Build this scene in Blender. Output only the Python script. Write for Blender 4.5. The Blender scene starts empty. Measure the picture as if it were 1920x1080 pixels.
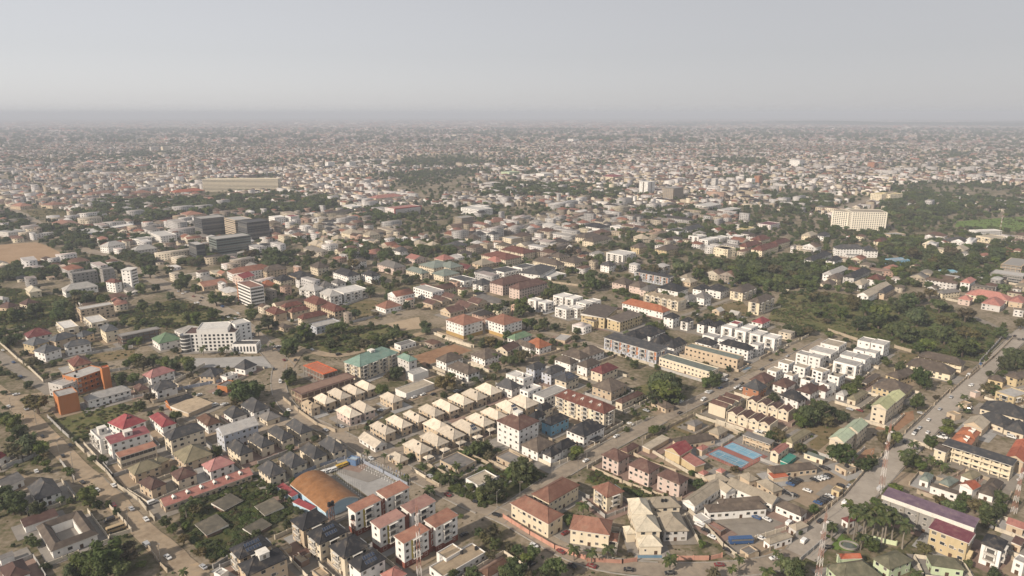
import bpy, bmesh, math, random
import numpy as np
from mathutils import Vector, Matrix
random.seed(7); RNG = np.random.default_rng(7)
R = math.radians
scene = bpy.context.scene
C = scene.collection

# ---------------------------------------------------------------- camera
CAM_H = 200.0
PITCH = math.atan((540 - 212) / 1280.0)
cam_data = bpy.data.cameras.new('camera'); cam = bpy.data.objects.new('camera', cam_data); C.objects.link(cam)
cam.location = (0, 0, CAM_H); cam.rotation_euler = (math.pi / 2 - PITCH, 0, 0)
cam_data.sensor_width = 36; cam_data.lens = 24.0
cam_data.clip_start = 1; cam_data.clip_end = 80000
scene.camera = cam

# ---------------------------------------------------------------- world, sun, exposure
SUN_EL, SUN_X, SUN_Y = R(32), -0.78, -0.62
world = bpy.data.worlds.new('World'); scene.world = world; world.use_nodes = True
wn = world.node_tree.nodes; wl = world.node_tree.links; wn.clear()
sky = wn.new('ShaderNodeTexSky'); sky.sky_type = 'NISHITA'; sky.sun_disc = False
sky.sun_elevation = SUN_EL; sky.sun_rotation = -math.atan2(SUN_X, SUN_Y)
sky.altitude = 200; sky.air_density = 1.0; sky.dust_density = 0.6; sky.ozone_density = 1.0
hs = wn.new('ShaderNodeHueSaturation'); hs.inputs['Saturation'].default_value = 0.26
bg = wn.new('ShaderNodeBackground'); bg.inputs['Strength'].default_value = 0.075
wo = wn.new('ShaderNodeOutputWorld')
tint = wn.new('ShaderNodeMix'); tint.data_type = 'RGBA'; tint.blend_type = 'MULTIPLY'; tint.inputs['Factor'].default_value = 1.0; tint.inputs[7].default_value = (1.0, 0.985, 1.0, 1)   # dry-season dust greys the sky
wl.new(sky.outputs[0], hs.inputs['Color']); wl.new(hs.outputs[0], tint.inputs[6]); dusty = wn.new('ShaderNodeMix'); dusty.data_type = 'RGBA'; dusty.inputs['Factor'].default_value = 0.55; dusty.inputs[7].default_value = (6.05, 6.02, 6.25, 1)   # an even veil of dust over the whole sky
wl.new(tint.outputs[2], dusty.inputs[6]); wl.new(dusty.outputs[2], bg.inputs['Color']); wl.new(bg.outputs[0], wo.inputs[0])
sd = bpy.data.lights.new('sun', 'SUN'); sun = bpy.data.objects.new('sun', sd); C.objects.link(sun)
sd.energy = 4.5; sd.angle = R(1.5); sd.color = (1.0, 0.87, 0.73)
sv = Vector((SUN_X * math.cos(SUN_EL), SUN_Y * math.cos(SUN_EL), math.sin(SUN_EL))); sv.normalize()
sun.rotation_euler = sv.to_track_quat('Z', 'Y').to_euler()
sun.location = (0, 0, 400)
vs = scene.view_settings
vs.view_transform = 'Standard'; vs.look = 'None'; vs.gamma = 1.0; vs.use_curve_mapping = False; vs.exposure = 0.38
cy = scene.cycles
cy.max_bounces = 5; cy.diffuse_bounces = 2; cy.glossy_bounces = 2; cy.transmission_bounces = 2; cy.volume_bounces = 0
cy.transparent_max_bounces = 8; cy.use_denoising = True; cy.caustics_reflective = False; cy.caustics_refractive = False

# ---------------------------------------------------------------- survey tables (metres, x right, y away from the viewer)
PLACES = ['the large charcoal-roofed cream block', 'the pink block with purple-brown roof', 'the large dark-roofed white building', 'the white block with mustard base', 'the big black-roofed white block', 'the orange-panelled grey terrace', 'the townhouse row by the courts', 'the long red-brown-roofed block', 'the low terracotta-roofed hall', 'the orange-striped white tower', 'the crimson-roofed yellow hall', 'the porched cream-yellow block', 'the salmon-roofed yellow block', 'the white block with roof gap', 'the glass-fronted cream villa', 'the tan-balconied white block', 'the maroon-roofed yellow hall', 'the orange barrel-roofed hall', 'the corner cream-yellow block', 'the yellow-green-roofed block', 'the rose-roofed white block', 'the olive-roofed green hall', 'the stair-boxed white block', 'the dark-gabled cream block', 'the grey-green-roofed group', 'the orange unfinished frame', 'the cream mansion with pool', 'the pale-green-roofed block', 'the orange office building', 'the tan four-storey block', 'the wide dark-roofed hall', 'the long galleried school', 'the tan and white terrace', 'the mast-side white block', 'the woodside white block', 'the mustard-yellow block', 'the slanted white office', 'the black-roofed mansion', 'the thatch-coloured hall', 'the bare concrete tower', 'the layered white block', 'the orange hipped roof', 'the dark glass offices', 'the lilac-grey terrace', 'the low flat tan roofs', 'the purple-roofed hall', 'the grey banded office', 'the teal-roofed block', 'the pink-roofed house', 'the red-framed office', 'the green-roofed hall', 'the cream hotel tower', 'the white cubic villa', 'the curved pale hall', 'the tennis clubhouse', 'the white twin tower', 'the long salmon shed', 'the scaffolded frame', 'the huge cream slab', 'the blue-grey block', 'the courtyard house', 'the white hotel', 'the round hall']
BUILDINGS = """h|-125.9 314.8 44.0 10.5 12.2 2.1 mono ru br Z|roofless-looking derelict bungalow with mossy grey slab in the overgrown plot, largest
h|-125.7 297.3 54.5 10.9 8.3 2.1 mono ru br Z|derelict bungalow with brownish slab roof beside the black-roofed blocks
h|-149.0 298.9 46.7 11.2 13.6 2.1 mono ru br Z|derelict bungalow with grey slab roof near the sandy road
h|-149.4 319.2 57.1 11.5 10.8 2.1 mono ru br Z|derelict bungalow with grey slab roof below the salmon shed
h|-134.7 345.4 45.8 9.8 15.4 6.5 hip dg cr -|cream house with charcoal hipped roof right of @56@
h|-126.0 355.7 45.6 10.3 15.8 6.5 hip dg cr -|cream house with charcoal hipped roof, nearest behind @17@
h|-117.5 366.4 44.4 8.9 18.3 6.5 hip dg cr -|cream house with charcoal hipped roof, second nearest behind @17@
h|-107.9 373.9 44.6 9.8 17.7 6.5 hip dg cr -|cream house with charcoal hipped roof, third nearest behind @17@
h|-162.4 370.5 45.8 8.5 18.8 6.5 hip dg cr -|cream house with charcoal hipped roof right of @48@
h|-153.2 379.8 47.4 8.8 18.6 6.5 hip dg cr -|cream house with charcoal hipped roof, nearest right of @59@
h|-144.2 389.3 45.9 8.6 19.6 6.5 hip dg cr -|cream house with charcoal hipped roof, second nearest right of @59@
h|-135.4 398.6 44.2 8.7 20.1 6.5 hip dg cr -|cream house with charcoal hipped roof, third nearest right of @59@
h|-174.6 429.7 46.5 12.1 19.2 7 hip dg wh -|white house with charcoal hipped roof, second nearest behind @59@
h|-185.8 423.0 45.9 10.7 14.2 5 hip dg wh -|white house with charcoal hipped roof, nearest behind @59@
h|-161.9 420.1 46.4 10.1 12.0 4 hip gy cr -|cream house with grey hipped roof right of @59@
h|-138.6 434.5 45.8 7.2 14.7 6 hip tn tn T|tan house with tan hipped roof right of @59@
h|-131.2 443.6 45.4 7.7 15.0 6 hip cr tn -|tan house with cream hipped roof, second nearest in front of @25@
h|-123.2 452.5 44.9 7.8 17.1 6 hip cr tn -|tan house with cream hipped roof, nearest in front of @25@
h|-114.7 460.0 45.1 7.1 16.9 6 hip cr tn -|tan house with cream hipped roof right of @25@
h|-107.3 467.9 44.1 7.4 16.3 6 hip cr tn -|tan house with cream hipped roof, nearest in front of @47@
h|-109.4 422.3 44.4 8.3 16.7 6 hip cr pk -|pinkish house with cream hipped roof, nearest right of @59@
h|-101.4 430.5 42.0 7.8 16.7 6 hip cr pk -|pinkish house with cream hipped roof, second nearest right of @59@
h|-85.0 445.8 43.9 7.6 15.4 6 hip cr tn -|tan house with cream hipped roof, second nearest in front of @47@
h|-82.3 398.2 44.1 7.1 17.1 6 hip cr tn T|tan house with cream hipped roof behind @17@
h|-73.3 407.2 43.2 7.5 17.4 6 hip cr tn -|tan house with cream hipped roof, 11th nearest left of @22@
h|-64.1 415.4 42.2 6.3 16.8 6 hip cr tn T|tan house with cream hipped roof, 10th nearest left of @22@
h|-54.3 424.5 44.2 7.7 17.1 6 hip cr tn -|tan house with cream hipped roof, ninth nearest left of @22@
h|-45.4 432.4 42.7 7.7 18.3 6 hip cr tn -|tan house with cream hipped roof, seventh nearest left of @22@
h|-35.9 442.6 43.6 8.3 16.5 6 hip cr tn -|tan house with cream hipped roof, eighth nearest left of @22@
h|-26.7 451.1 43.1 8.6 16.5 6 hip cr tn T|tan house with cream hipped roof, third nearest behind @22@
h|-17.0 460.8 42.8 9.7 16.6 6 hip cr tn -|tan house with cream hipped roof, fourth nearest behind @22@
h|-56.7 373.4 44.6 8.3 16.5 6 hip cr tn PT|tan house with cream hipped roof, sixth nearest left of @22@
h|-47.8 383.2 43.3 8.0 16.9 6 hip cr tn P|tan house with cream hipped roof, fourth nearest left of @22@
h|-38.5 392.1 43.2 8.6 16.4 6 hip cr tn PT|tan house with cream hipped roof, third nearest left of @22@
h|-29.1 400.3 42.8 8.5 17.9 6 hip cr tn PS|tan house with cream hipped roof, second nearest left of @22@
h|-20.9 410.0 43.2 8.6 17.1 6 hip cr tn PT|tan house with cream hipped roof, nearest left of @22@
h|-12.1 419.4 43.5 7.9 16.3 6 hip cr tn P|tan house with cream hipped roof, nearest behind @22@
h|-2.0 429.9 33.8 9.3 17.0 6 hip cr tn PS|tan house with cream hipped roof, second nearest behind @22@
h|7.7 438.7 43.6 10.7 17.0 6 hip cr tn -|tan house with cream hipped roof left of @7@
h|-48.0 402.3 45.0 8.9 16.6 6 hip cr tn P|tan house with cream hipped roof, fifth nearest left of @22@
h|-67.2 365.1 46.0 5.8 11.4 3.5 hip cr tn -|tan house with cream hipped roof right of @17@
s|-86.3 386.2 43.5 7.9 18.0 3.5 gable cr wh -|white shed with cream gabled roof behind @17@
a|-233.2 379.3 44.2 22.2 11.4 10.5 mono rs wh X|white three-storey block with rose-red sloping roof beside the sandy road
h|-221.2 365.8 45.0 20.6 7.2 8 mono tc cr A|cream villa with dark glass front and terracotta roof below the rose-roofed block
a|-251.0 383.2 46.4 8.3 18.5 10.5 flat lg wh BX|white flat-roofed block with grey roof and balconies beside the weedy lot
h|-248.4 405.3 57.2 15.5 18.5 7 hip rd wh T|white house with crimson hipped roof behind @20@
h|-226.9 408.1 46.2 9.0 23.4 7 hip rd wh -|white house with crimson hipped roof right of @20@
a|-201.2 384.2 46.0 21.1 12.0 10.5 hip dg cr -|cream three-storey block with large charcoal hipped roof behind the olive roofs
h|-198.2 410.4 45.8 9.0 18.0 6 hip br wh -|white house with brown hipped roof behind @0@
h|-188.2 365.7 46.1 16.2 18.7 5.5 hip ol tn -|tan house with olive hipped roof in front of @0@
h|-208.4 349.8 46.5 14.6 11.5 5.5 hip ol tn -|tan house with olive hipped roof in front of @14@
h|-204.8 358.7 63.6 8.8 7.4 4.5 hip ol tn -|tan house with olive hipped roof right of @14@
h|-194.8 331.9 54.8 8.5 13.8 6 hip mb tn -|tan house with dark brown hipped roof left of @56@
h|-182.4 341.9 44.9 10.6 11.7 6 hip mb cr -|cream house with dark brown hipped roof left of @48@
h|-167.8 352.8 46.0 14.4 11.8 6 hip pk wh -|white house with pink hipped roof above @56@
a|-171.0 389.9 44.5 22.5 12.7 11 gable lg bg -|pale blue-grey three-storey block with grey sheet roof
s|-165.0 331.4 44.1 46.9 9.4 4 gable sa tn D|long low shed with salmon roof and white dormers
o|-308.2 438.3 45.3 11.8 13.9 14 flat lg or Z;-320.4 479.8 65.6 22.1 17.3 12.5 flat lg or G;-327.5 467.2 66.4 14.1 15.7 10 flat lg lg -;-303.8 478.3 44.5 5.1 5.7 17 flat or or Z|orange rendered office building with stepped tower and recessed balconies
H|-288.7 453.2 47.0 28.7 10.4 6 hip lg wh -|white hall with pale grey hipped roof right of @28@
h|-273.7 469.5 47.3 7.4 12.3 4 hip mb tn -|tan house with dark brown hipped roof right of @28@
h|-254.7 466.1 45.8 15.0 13.3 6.5 hip dg wh -|white house with charcoal hipped roof right of @28@
s|-234.3 445.9 45.5 16.4 11.0 4 gable ch or Z|orange shed with black gabled roof behind @20@
s|-222.1 438.9 61.8 19.9 18.7 3.5 mono tn tn Z|tan shed with tan single-pitch roof behind @0@
h|-215.3 290.9 45.8 19.6 28.5 4.5 court gb wh -|low white house with grey-brown roof around a dark courtyard
s|-236.1 302.0 45.2 14.6 8.6 4 mono mb wh Z|white shed with dark brown single-pitch roof left of @60@
h|-249.5 326.2 45.8 11.9 18.7 5.5 hip dg wh -|white house with charcoal hipped roof left of @14@
h|-219.9 261.7 47.0 8.8 14.0 4 hip mb wh Z|white house with dark brown hipped roof left of @60@
s|-231.8 272.6 47.6 5.5 4.0 3.5 mono gy wh Z|white shed with grey single-pitch roof left of @60@
s|-276.6 336.6 65.8 11.3 11.3 4 gable gy wh -|white shed with grey gabled roof left of @20@
h|-302.6 364.0 84.1 8.2 10.1 5 hip rd wh -|white house with crimson hipped roof left of @20@
a|-117.9 269.4 44.5 15.3 10.9 10.5 hip ch tn SB|tan block with black hipped roof, second nearest in front of @17@
a|-108.6 259.1 42.4 18.2 10.9 10.5 hip ch tn X|tan block with black hipped roof left of @33@
a|-97.5 290.6 45.4 13.9 12.6 10.5 hip ch tn B|tan block with black hipped roof, nearest in front of @17@
a|-86.5 280.5 45.1 14.9 12.8 10.5 hip ch cr SB|cream block with black hipped roof, second nearest left of @33@
a|-73.6 269.9 45.1 13.5 13.1 10.5 hip ch cr B|cream block with black hipped roof, nearest left of @33@
a|-64.4 263.5 44.3 13.7 10.6 8 hip ch wh S|white block with black hipped roof left of @33@
s|-106.2 280.1 47.0 4.0 4.1 3 flat tn tn Z|tan shed with tan flat roof in front of @17@
s|-96.6 272.2 46.7 4.0 7.3 3 flat tn br Z|brown shed with tan flat roof left of @33@
s|-84.8 261.8 46.8 4.2 7.3 3 flat tn tn Z|tan shed with tan flat roof left of @33@
s|-96.1 276.0 46.5 4.7 4.0 3 mono mb tn Z|tan shed with dark brown single-pitch roof left of @33@
s|-128.5 260.9 59.8 4.0 4.3 4 flat lg wh Z|white shed with pale grey flat roof in front of @17@
H|-100.4 326.5 44.4 19.9 37.7 4.5 barrel ob lb Z|large hall with rusty orange barrel roof and pale blue trim
s|-120.6 328.2 46.5 4.1 16.0 4 mono rd lb Z|pale blue shed with crimson single-pitch roof, second nearest left of @17@
s|-108.0 315.7 56.0 4.0 14.2 3 mono rd lb Z|pale blue shed with crimson single-pitch roof, nearest left of @17@
s|-93.1 363.4 66.9 4.3 6.2 4 flat lb bu Z|blue shed with pale blue flat roof behind @17@
a|-72.8 299.8 46.5 15.7 7.2 13.5 mono tc wh KBY;-60.8 312.4 46.2 14.9 8.8 13.5 mono tc wh KB|white four-storey block with brick base and terracotta roof nearest the barrel-roofed hall
a|-58.8 286.5 45.6 15.2 7.7 13.5 mono ts wh KBY;-46.1 299.3 45.5 15.7 8.7 13.5 mono ts wh KB|middle white four-storey block with brick base and pinkish terracotta roof
a|-45.9 275.1 46.0 15.0 7.4 13.5 mono tc wh KBY;-33.6 287.3 46.2 14.6 8.4 13.5 mono tc wh KB|white four-storey block with brick base and terracotta roof beside the red lattice mast
H|-24.5 269.4 44.0 25.2 9.6 4 flat tn wh -;-28.7 274.0 45.7 9.8 6.9 5 flat tn wh Z|low white building with broad flat tan roofs at the bottom edge
h|-7.3 263.8 43.9 14.5 5.9 4 hip br wh -|white house with brown hipped roof right of @44@
h|-52.0 259.1 45.3 8.6 8.3 4 hip sa wh -|white house with salmon hipped roof in front of @33@
a|12.3 303.0 45.3 11.7 26.3 8.5 hip tc yc -|long cream-yellow block with terracotta hipped roof at the street corner
a|23.1 321.2 45.2 24.6 12.5 8.5 hip tb yc -|pale yellow block with russet hipped roof behind @18@
a|50.5 320.5 31.6 11.7 12.2 9 hip tb yc B|pale yellow block with russet hipped roof behind @11@
a|38.1 290.0 75.3 12.6 19.4 8 hip tc yc P|cream-yellow block with terracotta roof and entrance porch beside the palms
a|3.6 391.2 46.2 18.8 20.0 14.5 hip mb wh X|white four-storey block with maroon-brown roof and white rooftop stair box
a|48.9 426.1 46.0 13.3 42.6 12 hip rb cr DB|long cream four-storey block with deep red-brown roof and white dormers
h|46.4 395.4 45.3 21.6 14.9 7.5 hip ch wh P|white mansion with black hipped roof and columned porch
h|15.7 375.8 46.4 16.1 13.9 6.5 hip gb wh -|white house with grey-brown hipped roof right of @22@
h|23.5 365.4 45.4 9.7 7.2 6.5 hip ch wh -;31.6 374.8 43.8 13.4 7.6 6.5 hip ch wh -|white house with black hipped roof right of @22@
h|28.1 407.0 43.7 17.9 9.1 8 hip ch bl -|bright blue house with dark roof behind @37@
h|16.4 417.2 47.0 10.8 7.1 6 hip ch wh -|white house with black hipped roof behind @22@
h|21.8 429.6 44.6 11.3 7.1 6 hip ch cr -|cream house with black hipped roof left of @7@
h|13.4 456.0 46.9 14.6 7.8 9.5 flat wh wh -|white house with white flat roof, nearest left of @7@
h|27.3 454.4 45.5 25.0 10.6 7.5 flat lg wh -|white house with pale grey flat roof left of @7@
h|-3.0 466.1 54.1 10.9 15.4 7 hip dg wh -|white house with charcoal hipped roof left of @7@
h|71.4 466.5 46.4 20.2 18.0 7 hip gb tn -|tan house with grey-brown hipped roof behind @7@
h|83.3 449.4 43.8 25.2 6.2 5 hip mb cr -|cream house with dark brown hipped roof right of @7@
h|104.8 440.6 30.5 8.3 15.5 4 hip gb tn -|tan house with grey-brown hipped roof right of @7@
a|59.9 357.5 44.5 11.3 12.6 9 hip mb pk -|pinkish block with dark brown hipped roof in front of @37@
a|74.0 345.4 44.9 11.5 14.5 9 hip mb pk -|pinkish block with dark brown hipped roof left of @10@
a|87.2 333.3 44.7 9.5 14.8 9 hip mb pk -|pinkish block with dark brown hipped roof left of @38@
h|71.3 376.2 45.8 12.4 5.4 4 hip mb tn -|tan house with dark brown hipped roof left of @10@
h|-31.5 361.6 47.0 14.0 16.2 3.5 flat gy tn -|tan house with grey flat roof left of @22@
h|-16.9 342.0 43.1 14.1 10.6 3.5 flat lt wh -|white house with pale tan flat roof left of @18@
h|-1.0 365.4 44.7 10.4 13.4 3.5 flat gy tn -|tan house with grey flat roof in front of @22@
h|64.4 289.8 1.3 11.9 13.2 9 hip lc cr P;64.5 281.8 0.9 11.0 8.9 5 hip lc cr -;64.0 304.4 1.7 10.1 14.3 9 hip lc cr -;56.9 290.4 8.2 5.2 6.4 5 hip lc cr Z|cream mansion with tiered pale roofs beside a small pool
h|77.5 312.8 4.9 16.3 9.8 6 hip lt cr T|cream house with pale tan hipped roof behind @26@
h|78.2 295.7 3.0 12.5 15.7 6 hip lt lg -|light grey house with pale tan hipped roof right of @26@
s|95.7 304.3 28.5 5.7 6.4 3 flat lg wh Z|white shed with pale grey flat roof left of @38@
s|100.9 296.4 34.8 4.1 7.9 3 flat ts br Z|brown shed with pinkish terracotta flat roof in front of @38@
H|101.7 323.7 43.8 30.0 8.0 5 gable lt wh -;114.5 329.3 25.8 7.4 10.3 5 gable lt wh -|white hall with pale tan gabled roof left of @38@
H|128.2 325.0 42.9 9.4 26.5 5 gable lt wh -|long white hall with pale tan sheet roof facing the bus yard
H|114.2 310.4 6.5 31.2 6.7 5 hip gb wh -;118.7 315.4 8.2 24.1 6.5 5 hip gb wh Z|low hall with dark brown thatch-coloured hipped roof facing the bus yard
h|142.8 310.1 42.6 7.1 14.1 4.5 hip gb wh -|white house with grey-brown hipped roof right of @38@
h|140.5 295.4 28.3 8.8 4.8 4 hip lt lg -|light grey house with pale tan hipped roof right of @38@
h|126.7 285.3 24.3 14.6 4.2 4 hip lt wh -|white house with pale tan hipped roof right of @38@
s|110.4 277.8 30.6 6.4 4.9 3 flat gy tn Z|tan shed with grey flat roof in front of @38@
H|98.8 368.8 43.7 14.0 11.1 7 gable rd ye Z;104.6 359.1 26.9 7.8 13.7 5 mono sa ye Z|yellow hall with bright crimson roof beside the tennis courts
h|112.9 387.0 17.9 26.2 8.6 4 hip gb tn -|tan house with grey-brown hipped roof behind @10@
h|131.5 398.8 42.7 11.6 7.9 4 hip lt tn -|tan house with pale tan hipped roof left of @54@
s|88.8 384.2 44.2 21.4 5.8 3.5 mono lt tn Z|tan shed with pale tan single-pitch roof left of @10@
s|119.5 409.8 42.8 9.3 6.1 4 hip gy tn Z|tan shed with grey hipped roof left of @6@
H|151.5 383.8 44.4 6.4 17.7 6.5 mono gy tn G|long cream two-storey clubhouse with open gallery behind the tennis courts
h|159.4 369.8 43.7 14.0 5.3 6.5 gable sa yc -|pale yellow house with salmon gabled roof right of @54@
s|162.8 364.5 44.1 12.5 4.5 3 mono te te Z|teal shed with teal single-pitch roof right of @54@
s|179.4 367.3 44.4 4.0 11.4 3.5 mono gg yc -|pale yellow shed with grey-green single-pitch roof left of @27@
H|159.9 351.8 10.9 28.0 7.1 4 hip gb tn -|tan hall with grey-brown hipped roof in front of @54@
s|149.6 345.4 13.6 9.9 5.4 3 mono or tn Z|tan shed with orange single-pitch roof in front of @54@
h|131.0 339.8 24.9 6.7 7.9 5 hip lt tn -|tan house with pale tan hipped roof, second nearest behind @38@
h|140.0 332.8 25.3 7.3 12.4 4 hip lt tn -|tan house with pale tan hipped roof right of @38@
h|113.6 340.0 24.3 10.9 8.7 4 hip lt tn Z|tan house with pale tan hipped roof, nearest behind @38@
s|118.8 350.4 42.3 4.5 4.0 3 hip sa tn Z|tan shed with salmon hipped roof, third nearest right of @10@
s|108.3 348.1 42.6 5.1 4.0 3 hip sa tn Z|tan shed with salmon hipped roof, second nearest right of @10@
s|115.0 375.9 42.2 6.9 4.6 4 hip sa tn Z|tan shed with salmon hipped roof, nearest right of @10@
a|157.7 413.6 45.7 11.9 29.5 7 strip mb cr -|cream townhouse row with brown strip roofs nearest the tennis courts
a|176.9 432.8 45.0 9.9 29.2 7 strip mb cr -|cream block with dark brown strip roof right of @6@
a|148.8 438.0 43.5 26.0 12.2 7 strip mb cr -|cream block with dark brown strip roof left of @6@
h|177.2 464.8 43.2 12.9 13.3 7 hip dg tb -|russet house with charcoal hipped roof behind @6@
h|198.6 448.2 34.6 10.4 14.9 6 hip ch wh -|white house with black hipped roof right of @6@
a|199.7 377.8 44.4 17.9 9.2 11 gable pg cr -;214.5 391.0 44.9 18.0 8.8 11 gable pg cr -|cream three-storey block with pale green roof between bare brown plots, nearer one
a|249.7 425.0 45.5 19.8 10.0 11 gable py cr -;263.2 436.9 43.6 18.9 8.7 11 gable py cr -|cream three-storey block with pale yellow-green roof, farther one beside the right avenue
H|179.2 391.5 41.4 24.5 5.8 4 hip ol cr -|cream hall with olive hipped roof left of @27@
h|247.9 455.2 42.8 22.5 6.4 4 hip ol cr -|cream house with olive hipped roof left of @19@
h|241.3 460.8 41.8 16.3 6.4 4 hip lg wh -|white house with pale grey hipped roof left of @19@
o|204.9 298.1 44.6 9.9 40.0 12.5 mono pu gy F2|long unfinished grey hall with purple roof and white fascia behind royal palms
H|205.2 280.5 42.7 10.1 16.5 11 mono ma ye -|yellow church-like hall with maroon roof built against @45@
h|219.9 272.7 43.3 10.7 8.5 10.5 hip ch wh B|white three-storey house with black hipped roof beside the yellow hall
H|150.2 260.2 11.8 19.4 11.9 5 hip go pg -;170.8 266.5 24.6 15.3 8.8 6 hip go pg -;154.1 271.7 3.0 10.0 4.0 4 gable or pg Z|pale green hall with broad olive hipped roof at the bottom edge
h|194.2 265.9 -14.5 13.3 8.1 5 hip go pg -|pale green house with dark olive hipped roof in front of @16@
s|167.6 300.9 24.3 5.1 4.0 4 hip mr wh -|small white gatehouse with dark red pyramid roof beside the royal palms
h|232.4 328.6 46.4 4.4 12.8 4.5 mono gb wh -|white house with grey-brown single-pitch roof behind @45@
h|247.9 331.3 29.8 8.4 7.1 5 gable or wh -|white house with bright orange gable roof behind @45@
h|255.3 327.7 45.7 11.0 7.0 4 hip gb wh -|white house with grey-brown hipped roof in front of @31@
h|230.4 341.4 44.8 10.1 4.8 4 hip gg wh -|white house with grey-green hipped roof left of @31@
s|241.3 338.8 34.2 11.5 5.7 3 hip gg tn Z|tan shed with grey-green hipped roof left of @31@
h|256.7 343.9 32.4 10.6 6.3 4 hip ol wh -|white house with olive hipped roof in front of @31@
h|262.7 334.1 42.1 12.9 6.4 4 hip gb tn -|tan house with grey-brown hipped roof in front of @31@
h|248.5 296.9 42.6 6.7 7.4 4 gable sa tn -|tan house with salmon gabled roof right of @45@
h|239.5 283.1 42.3 8.0 4.0 4 mono mb tn -|tan house with dark brown single-pitch roof right of @16@
h|227.9 265.6 33.9 6.3 4.0 7 flat lg wh -|white house with pale grey flat roof right of @16@
o|270.1 359.1 41.9 10.0 34.9 10 mono dg yc G;253.4 365.7 42.1 9.6 6.6 9 mono gb yc -|long cream school with three open galleries and dark roof edge
h|272.0 376.7 44.8 14.9 10.6 8 hip os tn D;282.8 387.4 42.4 12.7 10.2 8 hip os tn D|tan house with terracotta roof and white dormers behind the school
h|293.2 359.5 45.0 17.0 9.1 8 gable or tn -;303.6 370.6 44.7 14.9 7.9 8 gable or tn -|tan house with orange gabled roof right of @31@
H|335.0 429.0 42.8 18.0 25.2 4.5 hip dg cr -|low wide hall with dark grey hipped roof beyond the school
H|318.0 413.7 26.6 15.1 18.7 4.5 hip dg cr -|cream hall with charcoal hipped roof, nearest in front of @30@
H|300.4 405.8 42.0 16.6 11.1 6 gable lt tn Z|tan gabled hall between the terracotta roofs and the dark roofs
H|324.1 402.3 41.9 15.1 11.3 4 hip dg cr -|cream hall with charcoal hipped roof, second nearest in front of @30@
h|357.8 454.2 25.6 18.1 12.4 7 flat lg ye B|yellow house with pale grey flat roof behind @30@
h|381.6 486.7 44.5 11.0 8.0 7 hip gb ye -|yellow house with grey-brown hipped roof, second nearest right of @34@
s|369.9 488.0 44.5 10.9 7.7 4 mono py ye Z|yellow shed with yellow-green single-pitch roof right of @34@
s|337.1 462.1 25.7 6.0 4.0 4 flat lg pk Z|pinkish shed with pale grey flat roof left of @30@
s|317.0 442.4 31.7 6.8 5.5 4 flat tn tn -|tan shed with tan flat roof, nearest left of @30@
s|298.6 425.4 20.8 6.2 6.0 4 flat tn tn -|tan shed with tan flat roof, second nearest left of @30@
s|175.8 330.2 41.7 5.3 4.0 3.5 flat tn ye -|yellow shed with tan flat roof left of @45@
s|191.6 354.1 25.7 8.5 7.1 4 flat lt tn -|tan shed with pale tan flat roof in front of @27@
a|247.3 521.8 44.5 11.7 9.5 10 flat lg wh -;240.1 529.2 44.5 10.5 9.5 9.5 flat lg wh -|white block with pale grey flat roof, nearest left of @15@
a|259.9 538.2 44.5 16.0 17.4 9 flat lg wh -|white block with pale grey flat roof, second nearest left of @15@
a|276.5 556.6 44.5 17.2 15.3 9 flat lt wh -|white block with pale tan flat roof left of @34@
a|264.4 505.6 44.5 14.4 17.2 11 flat lg wh B|white flat-roofed block with tan balcony nearest the yellow houses
a|281.5 517.2 44.5 15.4 9.4 11 flat lg wh -;274.3 524.6 44.5 14.2 9.4 10.5 flat lg wh -|white block with pale grey flat roof right of @15@
a|296.2 529.9 44.5 11.5 8.3 11 flat lg wh -;289.7 536.4 44.5 10.3 8.3 10.5 flat lg wh -|white block with pale grey flat roof in front of @34@
a|312.7 549.4 44.5 15.4 10.2 12 flat lg wh -;305.0 557.3 44.5 14.2 10.2 11.5 flat lg wh -|large white flat-roofed block beside the wooded plot
h|226.4 500.7 41.8 9.8 9.2 9.5 flat lt wh -|white house with pale tan flat roof, second nearest left of @15@
h|237.2 491.5 33.3 9.9 8.4 9.5 flat lt wh -|white house with pale tan flat roof, nearest left of @15@
h|244.9 482.3 41.5 11.3 8.2 9.5 flat lt wh -|white house with pale tan flat roof in front of @15@
h|211.0 483.3 41.5 9.3 6.8 9.5 flat lt wh -|white house with pale tan flat roof, fifth nearest left of @15@
h|219.6 473.8 42.2 8.9 7.0 9.5 flat lt wh -|white house with pale tan flat roof, fourth nearest left of @15@
h|230.8 465.9 31.3 9.1 7.6 9.5 flat lg wh -|white house with pale grey flat roof left of @19@
h|217.5 509.0 42.3 10.6 8.4 9.5 flat lt wh -|white house with pale tan flat roof, third nearest left of @15@
h|202.1 492.4 43.0 10.8 7.2 9.5 flat lt wh -|white house with pale tan flat roof right of @32@
h|201.7 472.7 42.1 14.7 11.4 6 hip mb wh -|white house with dark brown hipped roof, third nearest left of @19@
h|215.3 461.9 42.8 17.2 11.1 6 hip mb wh -|white house with dark brown hipped roof, second nearest left of @19@
h|188.0 479.6 45.4 17.5 12.6 7 hip mb tn -|tan house with dark brown hipped roof right of @32@
h|227.6 464.2 42.1 13.4 8.8 6 hip mb wh -|white house with dark brown hipped roof, nearest left of @19@
a|348.1 521.9 44.5 11.7 31.9 7 hip gb yc G|long pale yellow two-storey block beside the wooded plot
a|330.3 506.2 44.5 15.8 31.8 6 hip gb yc -|pale yellow block with grey-brown hipped roof left of @34@
h|297.9 489.1 28.5 24.8 10.9 7 hip gb ye -|yellow house with grey-brown hipped roof right of @15@
a|278.9 467.1 43.7 20.5 22.1 6 hip gb ye -|yellow block with grey-brown hipped roof right of @15@
s|273.7 487.1 41.9 27.2 4.5 4 mono gb tn -|tan shed with grey-brown single-pitch roof right of @15@
h|367.2 483.8 44.5 8.8 10.3 5 hip gb ye -|yellow house with grey-brown hipped roof, nearest right of @34@
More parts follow.
